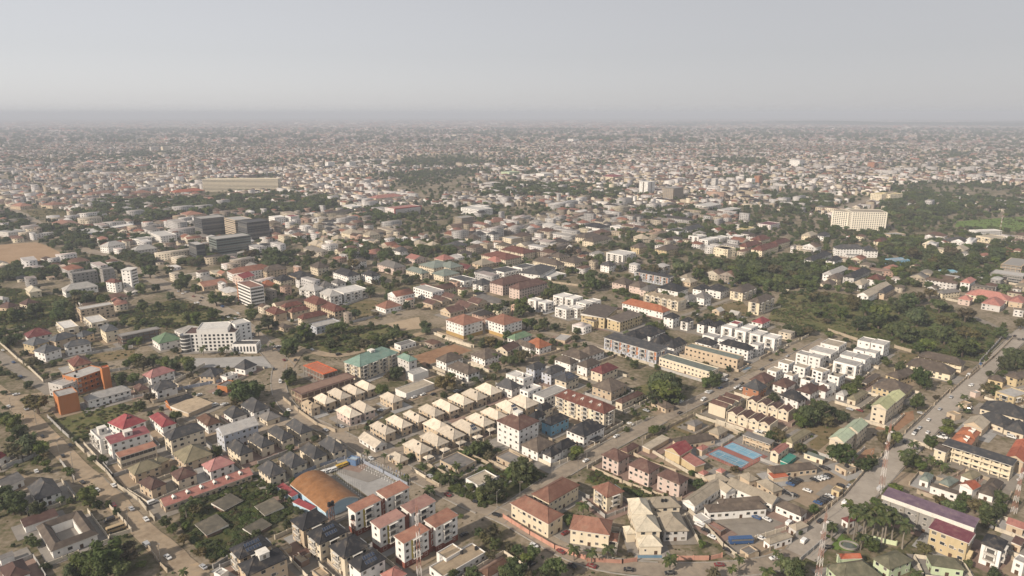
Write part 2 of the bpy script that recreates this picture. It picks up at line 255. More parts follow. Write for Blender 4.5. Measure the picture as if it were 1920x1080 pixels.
h|384.8 485.9 25.1 18.1 8.7 7 hip gb ye -|yellow house with grey-brown hipped roof, third nearest right of @34@
a|521.1 721.3 44.5 21.5 39.2 6.5 hip sa yc -|long yellow block with salmon roof near the right edge
h|508.0 693.5 44.5 25.6 17.4 6.5 hip sa lg -|light grey house with salmon hipped roof in front of @12@
h|489.3 710.4 44.5 13.2 11.9 6 hip sa pk -|pinkish house with salmon hipped roof left of @12@
h|541.7 705.0 44.5 24.4 13.2 6 hip sa tn -|tan house with salmon hipped roof right of @12@
h|534.7 777.1 44.5 27.6 10.5 9.5 hip sa wh -|white three-storey house with pink hipped roof
o|610.1 816.5 44.5 25.5 32.6 10 flat lg gy A|grey flat-roofed office with dark window bands at the right edge
a|659.0 872.9 44.5 60.0 21.9 12 flat tn tn F|tan block with tan flat roof behind @46@
a|406.7 741.3 44.5 73.2 12.6 8 gable lt wh -|white block with pale tan gabled roof left of @12@
h|408.5 776.0 44.5 24.3 12.2 8 hip lt wh B|white house with pale tan hipped roof left of @12@
h|436.5 795.7 44.5 19.2 16.3 8 hip rb wh -|white house with red-brown hipped roof left of @12@
h|424.0 817.2 44.5 55.4 13.6 9 hip ch lg -|light grey house with black hipped roof left of @12@
h|403.6 830.1 44.5 52.6 12.1 9 hip lg wh -|white house with pale grey hipped roof in front of @2@
h|393.3 807.0 44.5 22.8 13.5 7 hip gb yc -|pale yellow house with grey-brown hipped roof, second nearest right of @23@
h|373.8 782.3 44.5 19.2 12.5 6 hip gb yc -|pale yellow house with grey-brown hipped roof, nearest right of @23@
h|419.5 916.4 44.5 64.1 13.4 9.5 hip ch wh -|white house with black hipped roof, nearest left of @2@
h|432.9 898.8 44.5 26.8 13.0 9.5 hip ch wh -|white house with black hipped roof, second nearest left of @2@
s|558.8 853.0 4.4 20.6 9.2 4 mono bu lb Z|low shed with light blue roof among trees
h|526.1 912.2 17.8 26.8 15.3 7 flat lb bl -|light blue house among dark trees
h|489.0 740.1 19.6 27.2 8.5 6 hip gy yc -|pale yellow house with grey hipped roof left of @12@
h|420.3 742.8 44.5 34.3 8.5 7 hip dg tn -|tan house with charcoal hipped roof left of @12@
o|484.8 966.4 -1.0 39.3 15.1 12 hip dg wh -;512.8 964.4 -6.4 18.7 21.7 10 hip dg wh -;479.8 941.7 -2.7 21.0 11.7 7 flat dg wh -|large white building with dark hipped roof and rows of small windows
a|104.5 550.9 45.0 16.1 54.6 11 mono dg bg OB|pale grey terrace with orange balcony panels
h|123.7 591.3 44.5 24.4 22.1 8 hip ch wh -|white house with black hipped roof, second nearest behind @5@
h|108.7 579.7 44.5 18.0 19.4 7 hip ch wh -|white house with black hipped roof, nearest behind @5@
h|130.6 567.1 44.5 20.3 11.5 7.5 hip ch wh -|white house with black hipped roof right of @5@
h|140.5 556.7 44.5 21.4 11.3 7.5 hip ch wh -|white house with black hipped roof left of @32@
h|154.1 631.3 44.5 12.4 11.5 10 hip ch wh -|white house with black hipped roof right of @35@
h|166.9 622.1 44.5 11.7 8.4 9 hip ch wh B|white house with black hipped roof left of @4@
h|182.1 615.2 44.5 17.1 8.1 9 hip ch wh -|white house with black hipped roof, second nearest behind @4@
h|191.3 609.5 44.5 18.9 8.0 9 hip ch wh -|white house with black hipped roof, nearest behind @4@
h|199.6 597.5 44.5 11.6 10.7 11 flat wh wh B|white house with white flat roof, second nearest behind @4@
h|208.8 587.2 44.5 11.4 10.4 11 flat wh wh B|white house with white flat roof, nearest behind @4@
h|219.9 578.7 44.5 15.5 10.0 11 flat wh wh B|white house with white flat roof, nearest right of @4@
h|228.3 568.9 44.5 13.8 10.6 11 flat wh wh B|white house with white flat roof, second nearest right of @4@
h|210.3 611.9 44.5 10.7 8.1 10 flat rd wh -|white house with crimson flat roof behind @4@
h|219.4 600.7 44.5 13.4 9.3 10 flat wh wh -|white house with white flat roof, third nearest behind @4@
h|178.6 581.2 44.5 11.7 11.5 8 flat lg wh -|white house with pale grey flat roof left of @4@
h|189.4 572.0 44.5 14.2 9.7 8 flat lg wh -|white house with pale grey flat roof behind @4@
h|209.3 551.4 44.5 11.3 6.5 10 flat lg wh -|white house with pale grey flat roof right of @4@
h|239.6 628.9 44.5 16.8 11.6 6 hip rd wh -|small white house with bright red roof behind the white cubes
a|190.2 547.8 44.5 10.8 27.0 9.5 hip ch wh -|white block with big black hipped roof beside the diagonal street
h|168.4 560.9 44.5 12.4 16.2 8 hip ch wh -|white house with black hipped roof behind @32@
a|167.5 535.5 46.2 11.5 47.1 9 flat gg tn -|tan and white terrace with flat greenish roof
a|140.6 512.4 43.9 13.1 46.1 7.5 flat gg cr -|cream terrace with dull green flat roof nearest the leafy plot
a|172.3 808.7 44.5 12.0 49.6 10.5 mono ch bg OB|lilac-grey terrace with orange panels and black roof
h|131.3 777.6 44.5 20.5 20.4 8 hip gb pk -|pinkish house with grey-brown hipped roof, nearest left of @43@
h|146.0 762.2 44.5 17.5 16.4 8 hip gb pk -|pinkish house with grey-brown hipped roof, second nearest left of @43@
h|156.7 751.4 44.5 23.6 12.7 7 hip gy pk -|pinkish house with grey hipped roof in front of @43@
h|182.0 749.7 44.5 22.3 28.6 8 hip ch wh -|white house with black hipped roof right of @43@
a|162.8 702.4 44.5 15.6 42.6 10 strip tn cr B|cream gabled terrace with balconies
h|191.5 711.2 44.5 18.8 10.9 7 hip gy lg -|light grey house with grey hipped roof left of @23@
a|137.8 676.9 44.5 14.0 50.7 7 hip os wh -|long white row with orange-brown roof
h|214.9 750.2 44.5 19.6 12.0 8 hip ch wh -|white house with black hipped roof, second nearest left of @23@
h|230.8 743.0 44.5 19.6 19.8 9 hip ch wh -|white house with black hipped roof, nearest left of @23@
h|206.5 714.3 44.5 16.1 13.8 8 hip gy wh -|white house with grey hipped roof left of @23@
a|258.0 736.5 44.5 32.9 15.9 10 hip gb yc B|cream apartment block with dark gables and open balconies
a|259.0 683.4 44.5 34.4 12.9 13 hip gb yc B|pale yellow block with grey-brown hipped roof right of @23@
h|211.7 673.6 44.5 10.6 9.3 4 gable lg tn -|tan house with pale grey gabled roof left of @23@
h|225.6 662.0 44.5 9.0 9.9 4 gable lg yc -|pale yellow house with pale grey gabled roof in front of @23@
h|213.2 795.1 44.5 16.3 12.1 5 hip lt tn -|tan house with pale tan hipped roof right of @43@
h|220.9 825.7 44.5 28.1 11.9 4 hip lt wh -|white house with pale tan hipped roof right of @43@
a|306.8 969.7 44.5 20.8 22.3 12 flat tn yc -|pale yellow block with tan flat roof, nearest right of @40@
a|86.2 645.7 64.5 41.2 24.6 11 mono gb ye -;77.3 628.1 44.5 9.9 11.8 8 mono gb ye -|mustard-yellow block with brown roof and open frame storeys
a|109.1 630.6 44.5 37.3 16.1 10 mono gb ye -|yellow block with grey-brown single-pitch roof right of @35@
h|24.8 695.1 44.5 10.9 11.6 10 flat wh wh B|white house with white flat roof, second nearest left of @52@
h|35.4 685.6 44.5 12.5 10.5 10 flat wh wh B|white house with white flat roof, nearest left of @52@
h|55.1 708.1 44.5 17.1 13.7 11 flat wh wh B|white cubic villa with framed balconies
h|65.8 699.7 44.5 15.9 11.6 11 flat wh wh B|white house with white flat roof, nearest right of @52@
h|53.9 663.9 44.5 14.3 15.1 10 flat wh wh B|white house with white flat roof, second nearest left of @35@
h|65.7 665.9 44.5 12.7 12.5 10 flat wh wh B|white house with white flat roof, nearest left of @35@
h|76.3 684.5 44.5 14.5 12.9 10 flat wh wh B|white house with white flat roof, second nearest right of @52@
h|86.8 695.4 44.5 9.8 11.0 9 flat wh wh B|white house with white flat roof, third nearest right of @52@
a|-44.4 607.8 44.5 24.5 25.9 13.5 hip tc wh Q|white four-storey block with terracotta roof and mustard ground floor
a|-7.8 611.8 44.5 24.1 26.3 12.5 hip tc wh Q|white block with terracotta roof around a roof gap
h|6.8 579.8 44.5 21.9 10.7 7 hip gn wh -|house with olive-green hipped roof next to the orange roof
h|22.6 561.6 42.2 15.3 18.9 6 hip os wh -|white house with bright orange hipped roof
h|11.2 560.4 43.3 8.6 22.0 6 hip gb wh -|white house with grey-brown hipped roof, nearest left of @41@
h|-3.7 552.1 55.9 18.8 12.7 6 gable mb cr -|cream house with dark brown gabled roof left of @41@
h|-50.8 523.4 44.6 18.5 13.8 7 hip gb wh -|white house with grey-brown hipped roof, nearest right of @47@
h|-38.0 501.6 44.8 12.7 25.6 6.5 hip gb wh -|white house with grey-brown hipped roof, second nearest right of @47@
h|-21.2 535.8 43.7 19.6 17.8 6 hip gb wh -|white house with grey-brown hipped roof, second nearest left of @41@
h|43.7 518.6 46.4 10.3 17.2 7 hip gb wh -|white house with grey-brown hipped roof, second nearest right of @41@
h|60.8 508.8 43.5 17.3 11.3 8 hip gb wh -|white house with grey-brown hipped roof, second nearest left of @5@
h|71.6 497.0 43.6 20.0 12.1 8 hip mr cr -|cream house with maroon hipped roof in front of @5@
h|66.1 542.6 42.3 18.9 15.0 6 hip gb wh -|white house with grey-brown hipped roof, nearest left of @5@
h|52.9 534.8 44.7 13.8 20.9 6 hip gb wh -|white house with grey-brown hipped roof, nearest right of @41@
h|18.8 500.1 46.0 14.2 9.4 9 hip dg bg -|blue-grey house with charcoal hipped roof in front of @41@
h|31.8 491.9 46.6 18.0 10.5 9 hip dg bg -|blue-grey house with charcoal hipped roof behind @7@
h|41.1 479.1 47.2 16.1 11.7 8 hip dg cr S|cream house with charcoal hipped roof behind @7@
h|2.6 484.8 47.3 10.9 9.5 9 flat wh wh -|white house with white flat roof, third nearest left of @7@
h|9.4 480.1 45.8 10.8 7.9 9 flat wh wh -|white house with white flat roof, second nearest left of @7@
s|46.2 589.7 63.5 18.2 11.5 3 flat lg tn Z|tan shed with pale grey flat roof right of @41@
a|-1.7 768.4 44.5 46.7 22.5 12 hip mb pk -|pink block with brown-purple hipped roof, first of two
a|18.6 747.8 44.5 46.4 17.1 12 hip mb pk -|pinkish block with dark brown hipped roof right of @1@
h|-58.9 797.5 44.5 19.7 26.7 8 flat dg wh B|white house with charcoal flat roof left of @1@
h|-33.6 768.6 44.5 18.8 17.2 9 hip dg wh B|white house with charcoal hipped roof, nearest left of @1@
h|-8.5 845.0 44.5 27.7 24.6 8 flat dg wh B|white house with charcoal flat roof, nearest behind @1@
h|15.8 866.6 44.5 25.4 17.4 8 flat dg wh B|white house with charcoal flat roof, second nearest behind @1@
h|32.4 841.6 62.9 49.2 29.4 8 hip dg wh -|white house with charcoal hipped roof right of @1@
h|-33.9 834.5 44.5 24.2 15.7 8 hip dg wh -|white house with charcoal hipped roof, second nearest left of @1@
h|-61.2 671.1 44.5 19.3 16.9 5 gable mb tn -|tan house with dark brown gabled roof, nearest behind @3@
h|-48.2 688.5 44.5 15.5 20.4 5 gable mb tn -|tan house with dark brown gabled roof, second nearest behind @3@
h|-36.8 702.8 44.5 14.6 17.3 5 gable mb tn -|tan house with dark brown gabled roof left of @1@
h|-85.2 699.1 44.5 12.1 16.8 5 gable mb tn -|tan house with dark brown gabled roof, nearest right of @8@
h|-77.4 713.1 44.5 11.3 18.8 5 gable mb tn -|tan house with dark brown gabled roof, second nearest right of @8@
h|-67.8 724.3 44.5 11.7 18.5 5 gable mb tn -|tan house with dark brown gabled roof, third nearest right of @8@
a|-14.7 924.8 44.5 31.9 49.6 9 hip rb cr -|cream block with red-brown hipped roof right of @24@
a|8.5 962.8 44.5 24.6 46.5 9 hip rb cr -|cream block with red-brown hipped roof left of @40@
h|48.4 887.7 44.5 16.5 44.2 8 hip gb cr -|cream house with grey-brown hipped roof, third nearest left of @40@
h|64.7 927.6 44.5 18.7 19.3 8 hip gb cr -|cream house with grey-brown hipped roof, second nearest left of @40@
h|83.4 898.4 44.5 28.8 26.8 8 hip gb cr -|cream house with grey-brown hipped roof, nearest left of @40@
o|151.4 929.2 44.5 29.9 28.4 13 flat wh wh B|white modern flat-roofed block with layered balconies
h|125.1 868.2 44.5 15.0 15.0 9 hip dg wh -|white house with charcoal hipped roof left of @40@
s|51.2 836.0 44.5 28.3 20.4 4 flat wh wh Z|white shed with white flat roof right of @1@
h|-22.9 907.5 44.5 17.1 20.9 6 hip sa tn -|tan house with salmon hipped roof, second nearest right of @24@
h|-38.2 892.5 44.5 23.7 20.5 6 hip lt tn -|tan house with pale tan hipped roof right of @24@
h|-93.7 926.9 44.5 21.2 21.1 5 hip sa tn -|tan house with salmon hipped roof, nearest right of @24@
h|-59.8 865.3 44.5 15.5 21.2 6 gable mr tn -|tan house with maroon gabled roof right of @24@
o|-282.0 712.6 44.5 14.9 33.3 22 flat tb wh A1|white office tower with orange strip and dark glass bands
a|-236.0 655.6 44.5 13.1 21.6 8 hip rb tn -|tan block with red-brown hipped roof, second nearest right of @9@
a|-214.9 661.2 44.5 20.8 9.4 8 hip rb tn -|tan block with red-brown hipped roof, third nearest right of @9@
a|-228.7 682.3 44.5 21.0 9.8 7 hip rb tn -|tan block with red-brown hipped roof, nearest right of @9@
a|-203.8 686.4 44.5 15.9 27.0 10 hip rb tn -|tan block with red-brown hipped roof, second nearest left of @8@
a|-195.1 640.7 44.5 27.6 10.9 8 hip rb cr G|cream block with red-brown hipped roof left of @8@
a|-181.0 664.2 44.5 13.6 27.6 9 hip rb tn -|tan block with red-brown hipped roof, nearest left of @8@
a|-178.1 620.7 44.5 25.9 15.0 7 flat lg bg -|blue-grey flat-roofed block beside the scrub plot
a|-223.7 737.2 66.2 16.1 23.0 10.5 hip lg wh B|white block with pale grey hipped roof right of @9@
a|-196.6 715.5 44.5 15.0 23.4 10.5 hip lg wh B|white block with pale grey hipped roof left of @8@
a|-181.0 736.4 44.5 30.2 26.7 10.5 flat wh wh B|white terrace block with flat white roof
h|-215.6 764.6 44.5 13.5 14.3 8 hip gy wh -|white house with grey hipped roof right of @9@
h|-203.6 777.2 44.5 12.2 14.6 8 hip gy wh -|white house with grey hipped roof left of @24@
h|-129.1 687.3 44.5 20.9 18.9 5 hip tc wh -|low white hall with terracotta hipped roof beside the sandy ground
a|-92.9 737.4 44.5 16.7 34.5 10.5 flat lg wh -|white three-storey block with pale grey roof
a|-203.1 815.0 44.5 17.4 36.5 10 hip ch wh -|white block with black hipped roof left of @24@
h|-172.5 813.3 44.5 13.9 23.5 9 hip ch wh -|white house with black hipped roof left of @24@
h|-246.8 854.4 44.5 16.8 21.1 10 hip gb cr -|cream house with grey-brown hipped roof left of @24@
a|-300.8 841.7 44.5 27.7 16.7 9 hip gb tn -|tan block with grey-brown hipped roof behind @9@
h|-274.4 797.4 44.5 18.4 19.8 7 hip ch cr -|cream house with black hipped roof right of @9@
h|-256.5 811.6 44.5 21.5 29.2 8 hip ch tn -|tan house with black hipped roof right of @9@
H|-324.4 802.0 65.3 19.0 18.3 9 gable rd pk -|pink hall with crimson roof behind the white office tower
a|-156.6 865.9 44.5 19.4 38.2 9 hip gy pk -|pinkish block with grey hipped roof left of @24@
a|-117.8 828.8 44.5 12.7 33.0 9.5 hip gg cr -;-98.0 867.0 44.5 34.8 32.5 9.5 hip gg cr -;-79.0 859.8 44.5 21.7 25.1 9.5 hip gg cr -|cream block with grey-green roof, part of a linked group
h|-82.6 827.8 44.5 26.5 24.2 7 hip gg cr -|cream house with grey-green hipped roof right of @24@
h|-286.9 777.0 44.5 17.0 16.4 5 hip os tn -|tan house with orange hipped roof behind @9@
h|-133.4 926.7 44.5 20.6 21.7 6 gable sa pk -|pinkish house with salmon gabled roof behind @24@
a|-111.6 511.3 53.8 41.0 19.1 12.5 hip gt cr BX;-83.7 513.3 44.0 8.4 16.6 11 hip gt lg -|cream hospital-like block with teal green roof and dark balconies
H|-148.9 498.0 47.3 12.6 28.3 9 flat oj tn F;-137.6 468.2 46.5 46.0 13.6 8.5 flat mb tn F|unfinished frame building with orange roof deck
h|-93.8 568.5 44.5 16.3 9.4 5 flat gy wh -|white house with grey flat roof right of @47@
H|-73.8 497.9 42.9 14.4 10.1 6 flat lg wh Z|white hall with pale grey flat roof right of @47@
H|-71.5 469.9 46.3 26.6 13.0 5 flat lt wh Z|white hall with pale tan flat roof right of @47@
h|-216.6 619.5 44.5 8.2 12.3 4 hip gb tn -|tan house with grey-brown hipped roof right of @61@
o|-261.6 569.7 5.5 43.1 20.0 16.5 flat mb wh W2;-260.5 571.1 11.3 25.2 20.9 20 flat wh wh Z;-242.9 582.1 44.5 14.0 14.0 20 flat wh wh -;-229.6 559.5 1.6 20.7 11.1 8.5 flat dg wh W|white hotel with curved glass corner, small square windows and stepped roof
H|-305.2 573.0 44.5 18.9 20.3 7 hip gn wh -|white hall with green roof beside @61@
H|-348.3 518.0 44.5 13.4 20.3 6 hip rb yc -|round yellow hall with brown conical roof
h|-411.9 560.5 63.6 13.6 16.2 8 hip gs ye -|yellow house with slate grey hipped roof left of @62@
h|-389.5 541.6 65.1 14.4 15.2 8 hip gs wh -|white house with slate grey hipped roof left of @62@
a|-373.3 556.0 44.5 18.7 11.1 8 hip gs wh -|white block with slate grey hipped roof behind @62@
a|-397.5 573.0 65.1 19.1 12.4 8 hip gs tn -|tan block with slate grey hipped roof behind @62@
h|-427.8 586.6 44.5 18.7 16.9 7 hip mr wh -|white house with maroon hipped roof left of @29@
h|-385.1 584.4 78.0 13.3 10.8 7 hip gs tn -|tan house with slate grey hipped roof behind @62@
a|-365.2 590.1 44.5 11.2 18.8 11 hip gs yc -|pale yellow block with slate grey hipped roof left of @50@
a|-336.0 585.9 44.5 33.0 9.9 10 flat gy mb F|unfinished brown block with concrete frame beside @50@
a|-418.1 658.9 44.5 29.7 14.8 13 flat lg tn -|tan four-storey block with flat pale roof
a|-400.0 627.5 44.5 13.5 27.9 9 flat wh cr B|cream block with white flat roof in front of @29@
a|-416.1 610.3 44.5 12.0 28.9 9 flat wh cr B|cream block with white flat roof left of @29@
a|-509.4 790.4 44.5 26.2 13.9 18 flat gy gy -;-480.7 789.9 44.5 12.4 13.9 22 flat gy gy -|bare grey concrete tower block at the tree belt
o|-446.1 775.6 79.9 12.7 12.8 24 mono wh wh A1|slim white office with slanting white roof and dark glass side
o|-459.4 764.3 67.3 9.3 15.9 12 hip rb wh -|white office building with red-brown hipped roof left of @36@
a|-491.7 752.6 44.5 33.0 17.6 8 hip lg wh -|white block with pale grey hipped roof in front of @39@
H|-540.1 745.4 44.5 12.0 24.3 7 hip lc yc -|pale yellow hall with pale cream hipped roof left of @39@
h|-553.1 714.2 77.9 8.0 11.1 5 hip lg wh -|white house with pale grey hipped roof left of @39@
h|-512.6 697.9 63.3 13.2 14.0 5 hip mb cr -|cream house with dark brown hipped roof left of @39@
h|-525.4 685.1 74.0 12.6 15.8 5 hip mb tn -|tan house with dark brown hipped roof left of @39@
h|-272.6 493.9 57.4 19.7 12.2 6 hip pk wh -|white house with pinkish red roof beside the weedy lot
h|-231.4 493.3 82.0 14.7 13.2 6 hip dg tn -|tan house with charcoal hipped roof in front of @61@
s|-212.2 475.3 69.5 10.9 9.1 5 flat gy or Z|orange shed with grey flat roof left of @25@
H|-354.1 782.5 44.5 28.6 20.5 5 gable tc tn -|tan hall with terracotta gabled roof, nearest right of @36@
H|-363.8 836.7 44.5 9.9 14.6 5 gable tc tn -|tan hall with terracotta gabled roof, second nearest right of @36@
h|-218.2 493.0 64.2 10.5 7.2 5 flat lg wh -|white house with pale grey flat roof left of @25@
h|-212.1 510.9 65.1 12.8 11.6 5 hip dg wh -|white house with charcoal hipped roof left of @25@
o|-704.7 1137.3 44.5 27.6 48.7 9 flat wh bg G;-691.7 1186.6 64.2 55.9 23.4 8 flat wh bg G|pale office with grey-blue bands beside the avenue
o|-512.2 1151.8 44.5 42.1 34.8 30 flat lg dk A;-458.5 1135.9 44.5 29.6 43.1 30 flat lg tn A;-423.9 1110.5 44.5 37.3 35.2 30 flat dg dk A|dark glass office complex with pale roofs
o|-413.1 985.7 44.5 50.2 28.4 26 flat lg gz A|long green-grey netted block in front of @42@
o|-443.7 945.6 44.5 12.0 28.7 23 flat lg dk A|dark grey tower in front of the netted block
o|-567.3 1095.3 44.5 24.9 53.3 11 flat wh wh G|white office building with white flat roof left of @42@
h|-587.8 1066.2 68.2 23.7 19.9 9 flat lg wh -|white house with pale grey flat roof left of @42@
h|-594.7 1000.8 66.2 28.8 18.8 10 hip lg wh -|white house with pale grey hipped roof left of @42@
h|-537.8 981.4 44.5 31.1 18.4 8 hip lg lg -|light grey house with pale grey hipped roof left of @42@
H|-809.0 1226.9 44.5 34.5 46.6 7 gable tc tn -|tan hall with terracotta gabled roof left of @42@
o|-844.0 1138.6 62.8 27.4 33.7 8 flat lg lg -|light grey office building with pale grey flat roof left of @42@
H|-1058.5 1471.3 63.3 26.8 38.7 7 hip tc tn -|tan hall with terracotta hipped roof, fourth nearest left of @58@
H|-1001.2 1493.9 64.5 37.6 41.7 7 hip tc tn -|tan hall with terracotta hipped roof, third nearest left of @58@
H|-927.7 1717.4 44.5 38.1 36.7 8 hip tc tn -|tan hall with terracotta hipped roof, nearest left of @58@
H|-826.0 1744.6 44.5 74.6 36.1 8 hip or tn -|long low school block with orange-red roof before the terminal-like slab
H|-635.0 1348.0 44.5 32.7 36.8 7 hip tc tn -|tan hall with terracotta hipped roof behind @42@
H|-1023.7 1702.9 75.1 84.9 36.1 7 hip tc tn -|tan hall with terracotta hipped roof, second nearest left of @58@
o|-219.9 1377.1 44.5 65.6 34.5 17 flat sa wr G|white office block with red frame and long window bands
o|-336.8 1434.6 44.5 23.0 37.7 12 flat wh wh G|white office building with white flat roof left of @49@
H|-294.5 1597.2 44.5 77.3 34.5 11 hip sa yc -|long cream hall with salmon roof edge behind @49@
o|-437.1 1262.9 44.5 21.0 24.6 14 flat wh wh -|white office building with white flat roof right of @42@
o|-411.8 1272.3 44.5 17.2 22.0 14 flat rd wh -|white office building with crimson flat roof right of @42@
a|-261.9 1105.2 44.5 23.8 30.4 11 hip lt yc -|pale yellow block with pale tan hipped roof, second nearest left of @57@
a|-226.9 1088.1 44.5 20.5 20.2 11 hip lt yc -|pale yellow block with pale tan hipped roof, nearest left of @57@
h|-276.7 1072.6 44.5 15.0 20.1 7 hip lt ye -|yellow house with pale tan hipped roof, second nearest right of @42@
h|-260.8 1056.6 44.5 16.2 16.0 7 hip lt ye -|yellow house with pale tan hipped roof left of @57@
h|-297.4 1024.5 44.5 16.5 24.6 7 hip lt ye -|yellow house with pale tan hipped roof, third nearest right of @42@
h|-284.3 1010.9 44.5 15.4 17.1 7 hip lt ye -|yellow house with pale tan hipped roof, nearest left of @24@
h|-295.1 1056.8 44.5 13.8 15.9 7 hip lt ye -|yellow house with pale tan hipped roof, nearest right of @42@
h|-266.9 1028.4 44.5 14.7 16.1 7 hip lt ye -|yellow house with pale tan hipped roof, second nearest left of @24@
o|-89.2 1261.5 44.5 32.6 23.1 14 flat tn tn F|unfinished concrete frame building with scaffolding
o|-71.6 1388.7 44.5 39.1 54.5 13 flat wh wh -|broad white building beyond @57@
h|-141.6 1026.3 44.5 18.6 21.7 7 hip lt cr -|cream house with pale tan hipped roof, second nearest behind @24@
h|-119.6 1015.0 44.5 18.5 19.7 7 hip lt cr -|cream house with pale tan hipped roof, nearest behind @24@
h|-85.0 1016.7 44.5 31.6 26.3 7 hip dg cr -|cream house with charcoal hipped roof right of @24@
h|-160.3 969.4 44.5 17.9 19.5 8 hip dg wh -|white house with charcoal hipped roof behind @24@
h|-53.2 1082.9 44.5 20.1 15.2 12 hip dg wh -|white house with charcoal hipped roof, third nearest left of @53@
h|-61.0 1059.6 44.5 17.7 20.6 10 hip gb cr -|cream house with grey-brown hipped roof left of @53@
o|-713.9 1819.8 4.0 192.3 34.0 32 flat yc yc A|huge cream slab building with dark glass front across the far trees
o|341.2 1736.2 44.5 30.5 26.1 33 flat wh wh V2|white twin tower with dark vertical strip
o|387.9 1648.2 44.5 49.6 30.6 28 flat gy tn F|round-cornered unfinished tower beside @55@
o|599.1 1225.9 -45.5 29.0 36.2 30 flat lt ho W;626.9 1203.7 -10.7 57.2 39.9 33 flat lt ho W|cream hotel tower, two slabs with grid of dark square windows
a|839.1 1552.0 25.7 40.2 28.5 24 flat ye yc -|pale yellow block with yellow flat roof, nearest right of @51@
a|860.4 1548.5 24.7 40.3 21.1 24 flat ye yc -|pale yellow block with yellow flat roof, second nearest right of @51@
H|70.1 1180.0 19.5 24.8 33.6 9 barrel lg wh -|white hall with curved pale roof in the middle distance
a|187.4 991.8 44.5 20.7 16.2 9 hip gb ye -|yellow block with grey-brown hipped roof, nearest right of @40@
a|226.7 978.6 44.5 35.5 20.3 9 hip gb ye -|yellow block with grey-brown hipped roof, second nearest right of @40@
a|122.0 1082.3 44.5 39.3 21.3 9 hip gb cr -|cream block with grey-brown hipped roof right of @53@
a|133.4 1053.3 44.5 47.3 22.4 9 hip gb cr -|cream block with grey-brown hipped roof left of @40@
a|278.7 1131.7 44.5 36.8 24.1 11 flat dg wh -|white block with charcoal flat roof right of @53@
a|306.2 1148.8 44.5 53.7 16.6 10 hip dg wh B|white block with charcoal hipped roof right of @53@
a|297.9 1082.5 44.5 24.6 18.5 10 flat wh wh B|white block with white flat roof, second nearest right of @40@
a|306.8 1048.3 44.5 32.9 15.0 11 flat wh wh B|white block with white flat roof, nearest right of @40@
a|329.5 1068.0 44.5 29.3 16.4 10 flat wh wh B|white block with white flat roof left of @2@
H|207.8 1077.5 22.0 18.2 25.0 7 hip lt cr -|cream hall with pale tan hipped roof behind @40@
o|0.7 1065.0 44.5 22.9 21.1 10 flat lg cr G|cream office building with pale grey flat roof left of @53@
o|-67.7 1422.2 44.5 22.6 36.3 13 flat wh wh G|white office building with white flat roof right of @49@
h|-30.0 1241.8 44.5 28.6 18.3 8 hip tb yc -|pale yellow house with russet hipped roof right of @57@
h|148.4 1193.6 44.5 28.6 39.8 7 hip ch wh -|white house with black hipped roof, nearest right of @53@
h|208.3 1137.5 44.5 19.7 20.5 9 hip ch wh -|white house with black hipped roof, second nearest right of @53@
h|185.6 1176.1 44.5 21.5 21.2 10 flat wh wh B|white house with white flat roof right of @53@
a|307.9 969.2 25.5 19.1 21.3 12 flat tn yc -|pale yellow block with tan flat roof, second nearest right of @40@
o|416.0 1443.9 44.5 60.8 26.7 12 mono wh wh B|white office building with white single-pitch roof left of @51@
h|-53.1 1095.9 44.5 15.3 14.1 10 hip dg wh -|white house with charcoal hipped roof, second nearest left of @53@
h|-30.1 1092.3 44.5 13.9 14.5 11 hip dg wh -|white house with charcoal hipped roof, nearest left of @53@
a|356.9 1007.0 44.5 48.0 15.3 9 hip rb yc -|pale yellow block with red-brown hipped roof, fourth nearest left of @2@
a|371.2 984.9 44.5 53.8 17.9 9 hip rb yc -|pale yellow block with red-brown hipped roof, second nearest left of @2@
a|389.8 1057.2 44.5 34.8 18.1 9 hip rb yc -|pale yellow block with red-brown hipped roof, third nearest left of @2@
a|409.4 1027.9 44.5 46.3 13.2 9 hip rb yc -|pale yellow block with red-brown hipped roof, nearest left of @2@
o|458.3 1207.8 44.5 37.5 23.8 10 flat ma wr -|white and red office building with maroon flat roof left of @51@
h|360.2 1084.7 44.5 22.8 16.9 9 flat wh wh -|white house with white flat roof left of @2@
o|802.2 1144.5 10.0 48.5 17.1 8 flat wh wh G|white office building with white flat roof right of @51@
a|767.4 1080.5 21.2 34.8 23.4 9 flat lt yc B|pale yellow block with pale tan flat roof right of @51@
H|608.9 1646.8 7.8 68.4 24.4 7 gable lg yc -|long pale shed roof in the far trees
o|448.3 1404.1 44.5 50.8 25.6 9 flat lg lg G|light grey office building with pale grey flat roof left of @51@
h|404.3 1167.2 44.5 36.0 16.4 8 flat ye yc B|pale yellow house with yellow flat roof left of @51@
h|624.4 1105.0 20.4 32.7 18.5 9 flat lg tn B|tan house with pale grey flat roof right of @51@
h|580.0 1058.2 44.5 28.5 13.2 6 hip rb yc -|pale yellow house with red-brown hipped roof right of @2@
h|642.7 1034.4 44.5 26.8 13.9 6 hip lc yc -|pale yellow house with pale cream hipped roof right of @2@
h|660.2 988.4 44.5 32.3 17.0 6 hip lt yc -|pale yellow house with pale tan hipped roof right of @2@
h|695.2 1053.7 22.6 41.5 22.6 7 hip dg tn -|tan house with charcoal hipped roof right of @51@
h|506.4 1098.3 44.5 26.8 13.9 8 hip dg wh -|white house with charcoal hipped roof left of @2@
h|488.0 1105.6 44.5 29.9 15.5 7 hip lt yc -|pale yellow house with pale tan hipped roof left of @2@
o|103.1 2181.5 44.5 42.4 34.2 16 flat wh wh -|white block-like warehouse beyond the far tree belt
H|-5.1 2268.8 44.5 48.3 38.9 14 flat pg pg -|mint green hall beyond the far tree belt
H|311.4 2124.0 44.5 55.1 44.5 12 hip rd yc -|long tan hall with red roof beyond the far tree belt
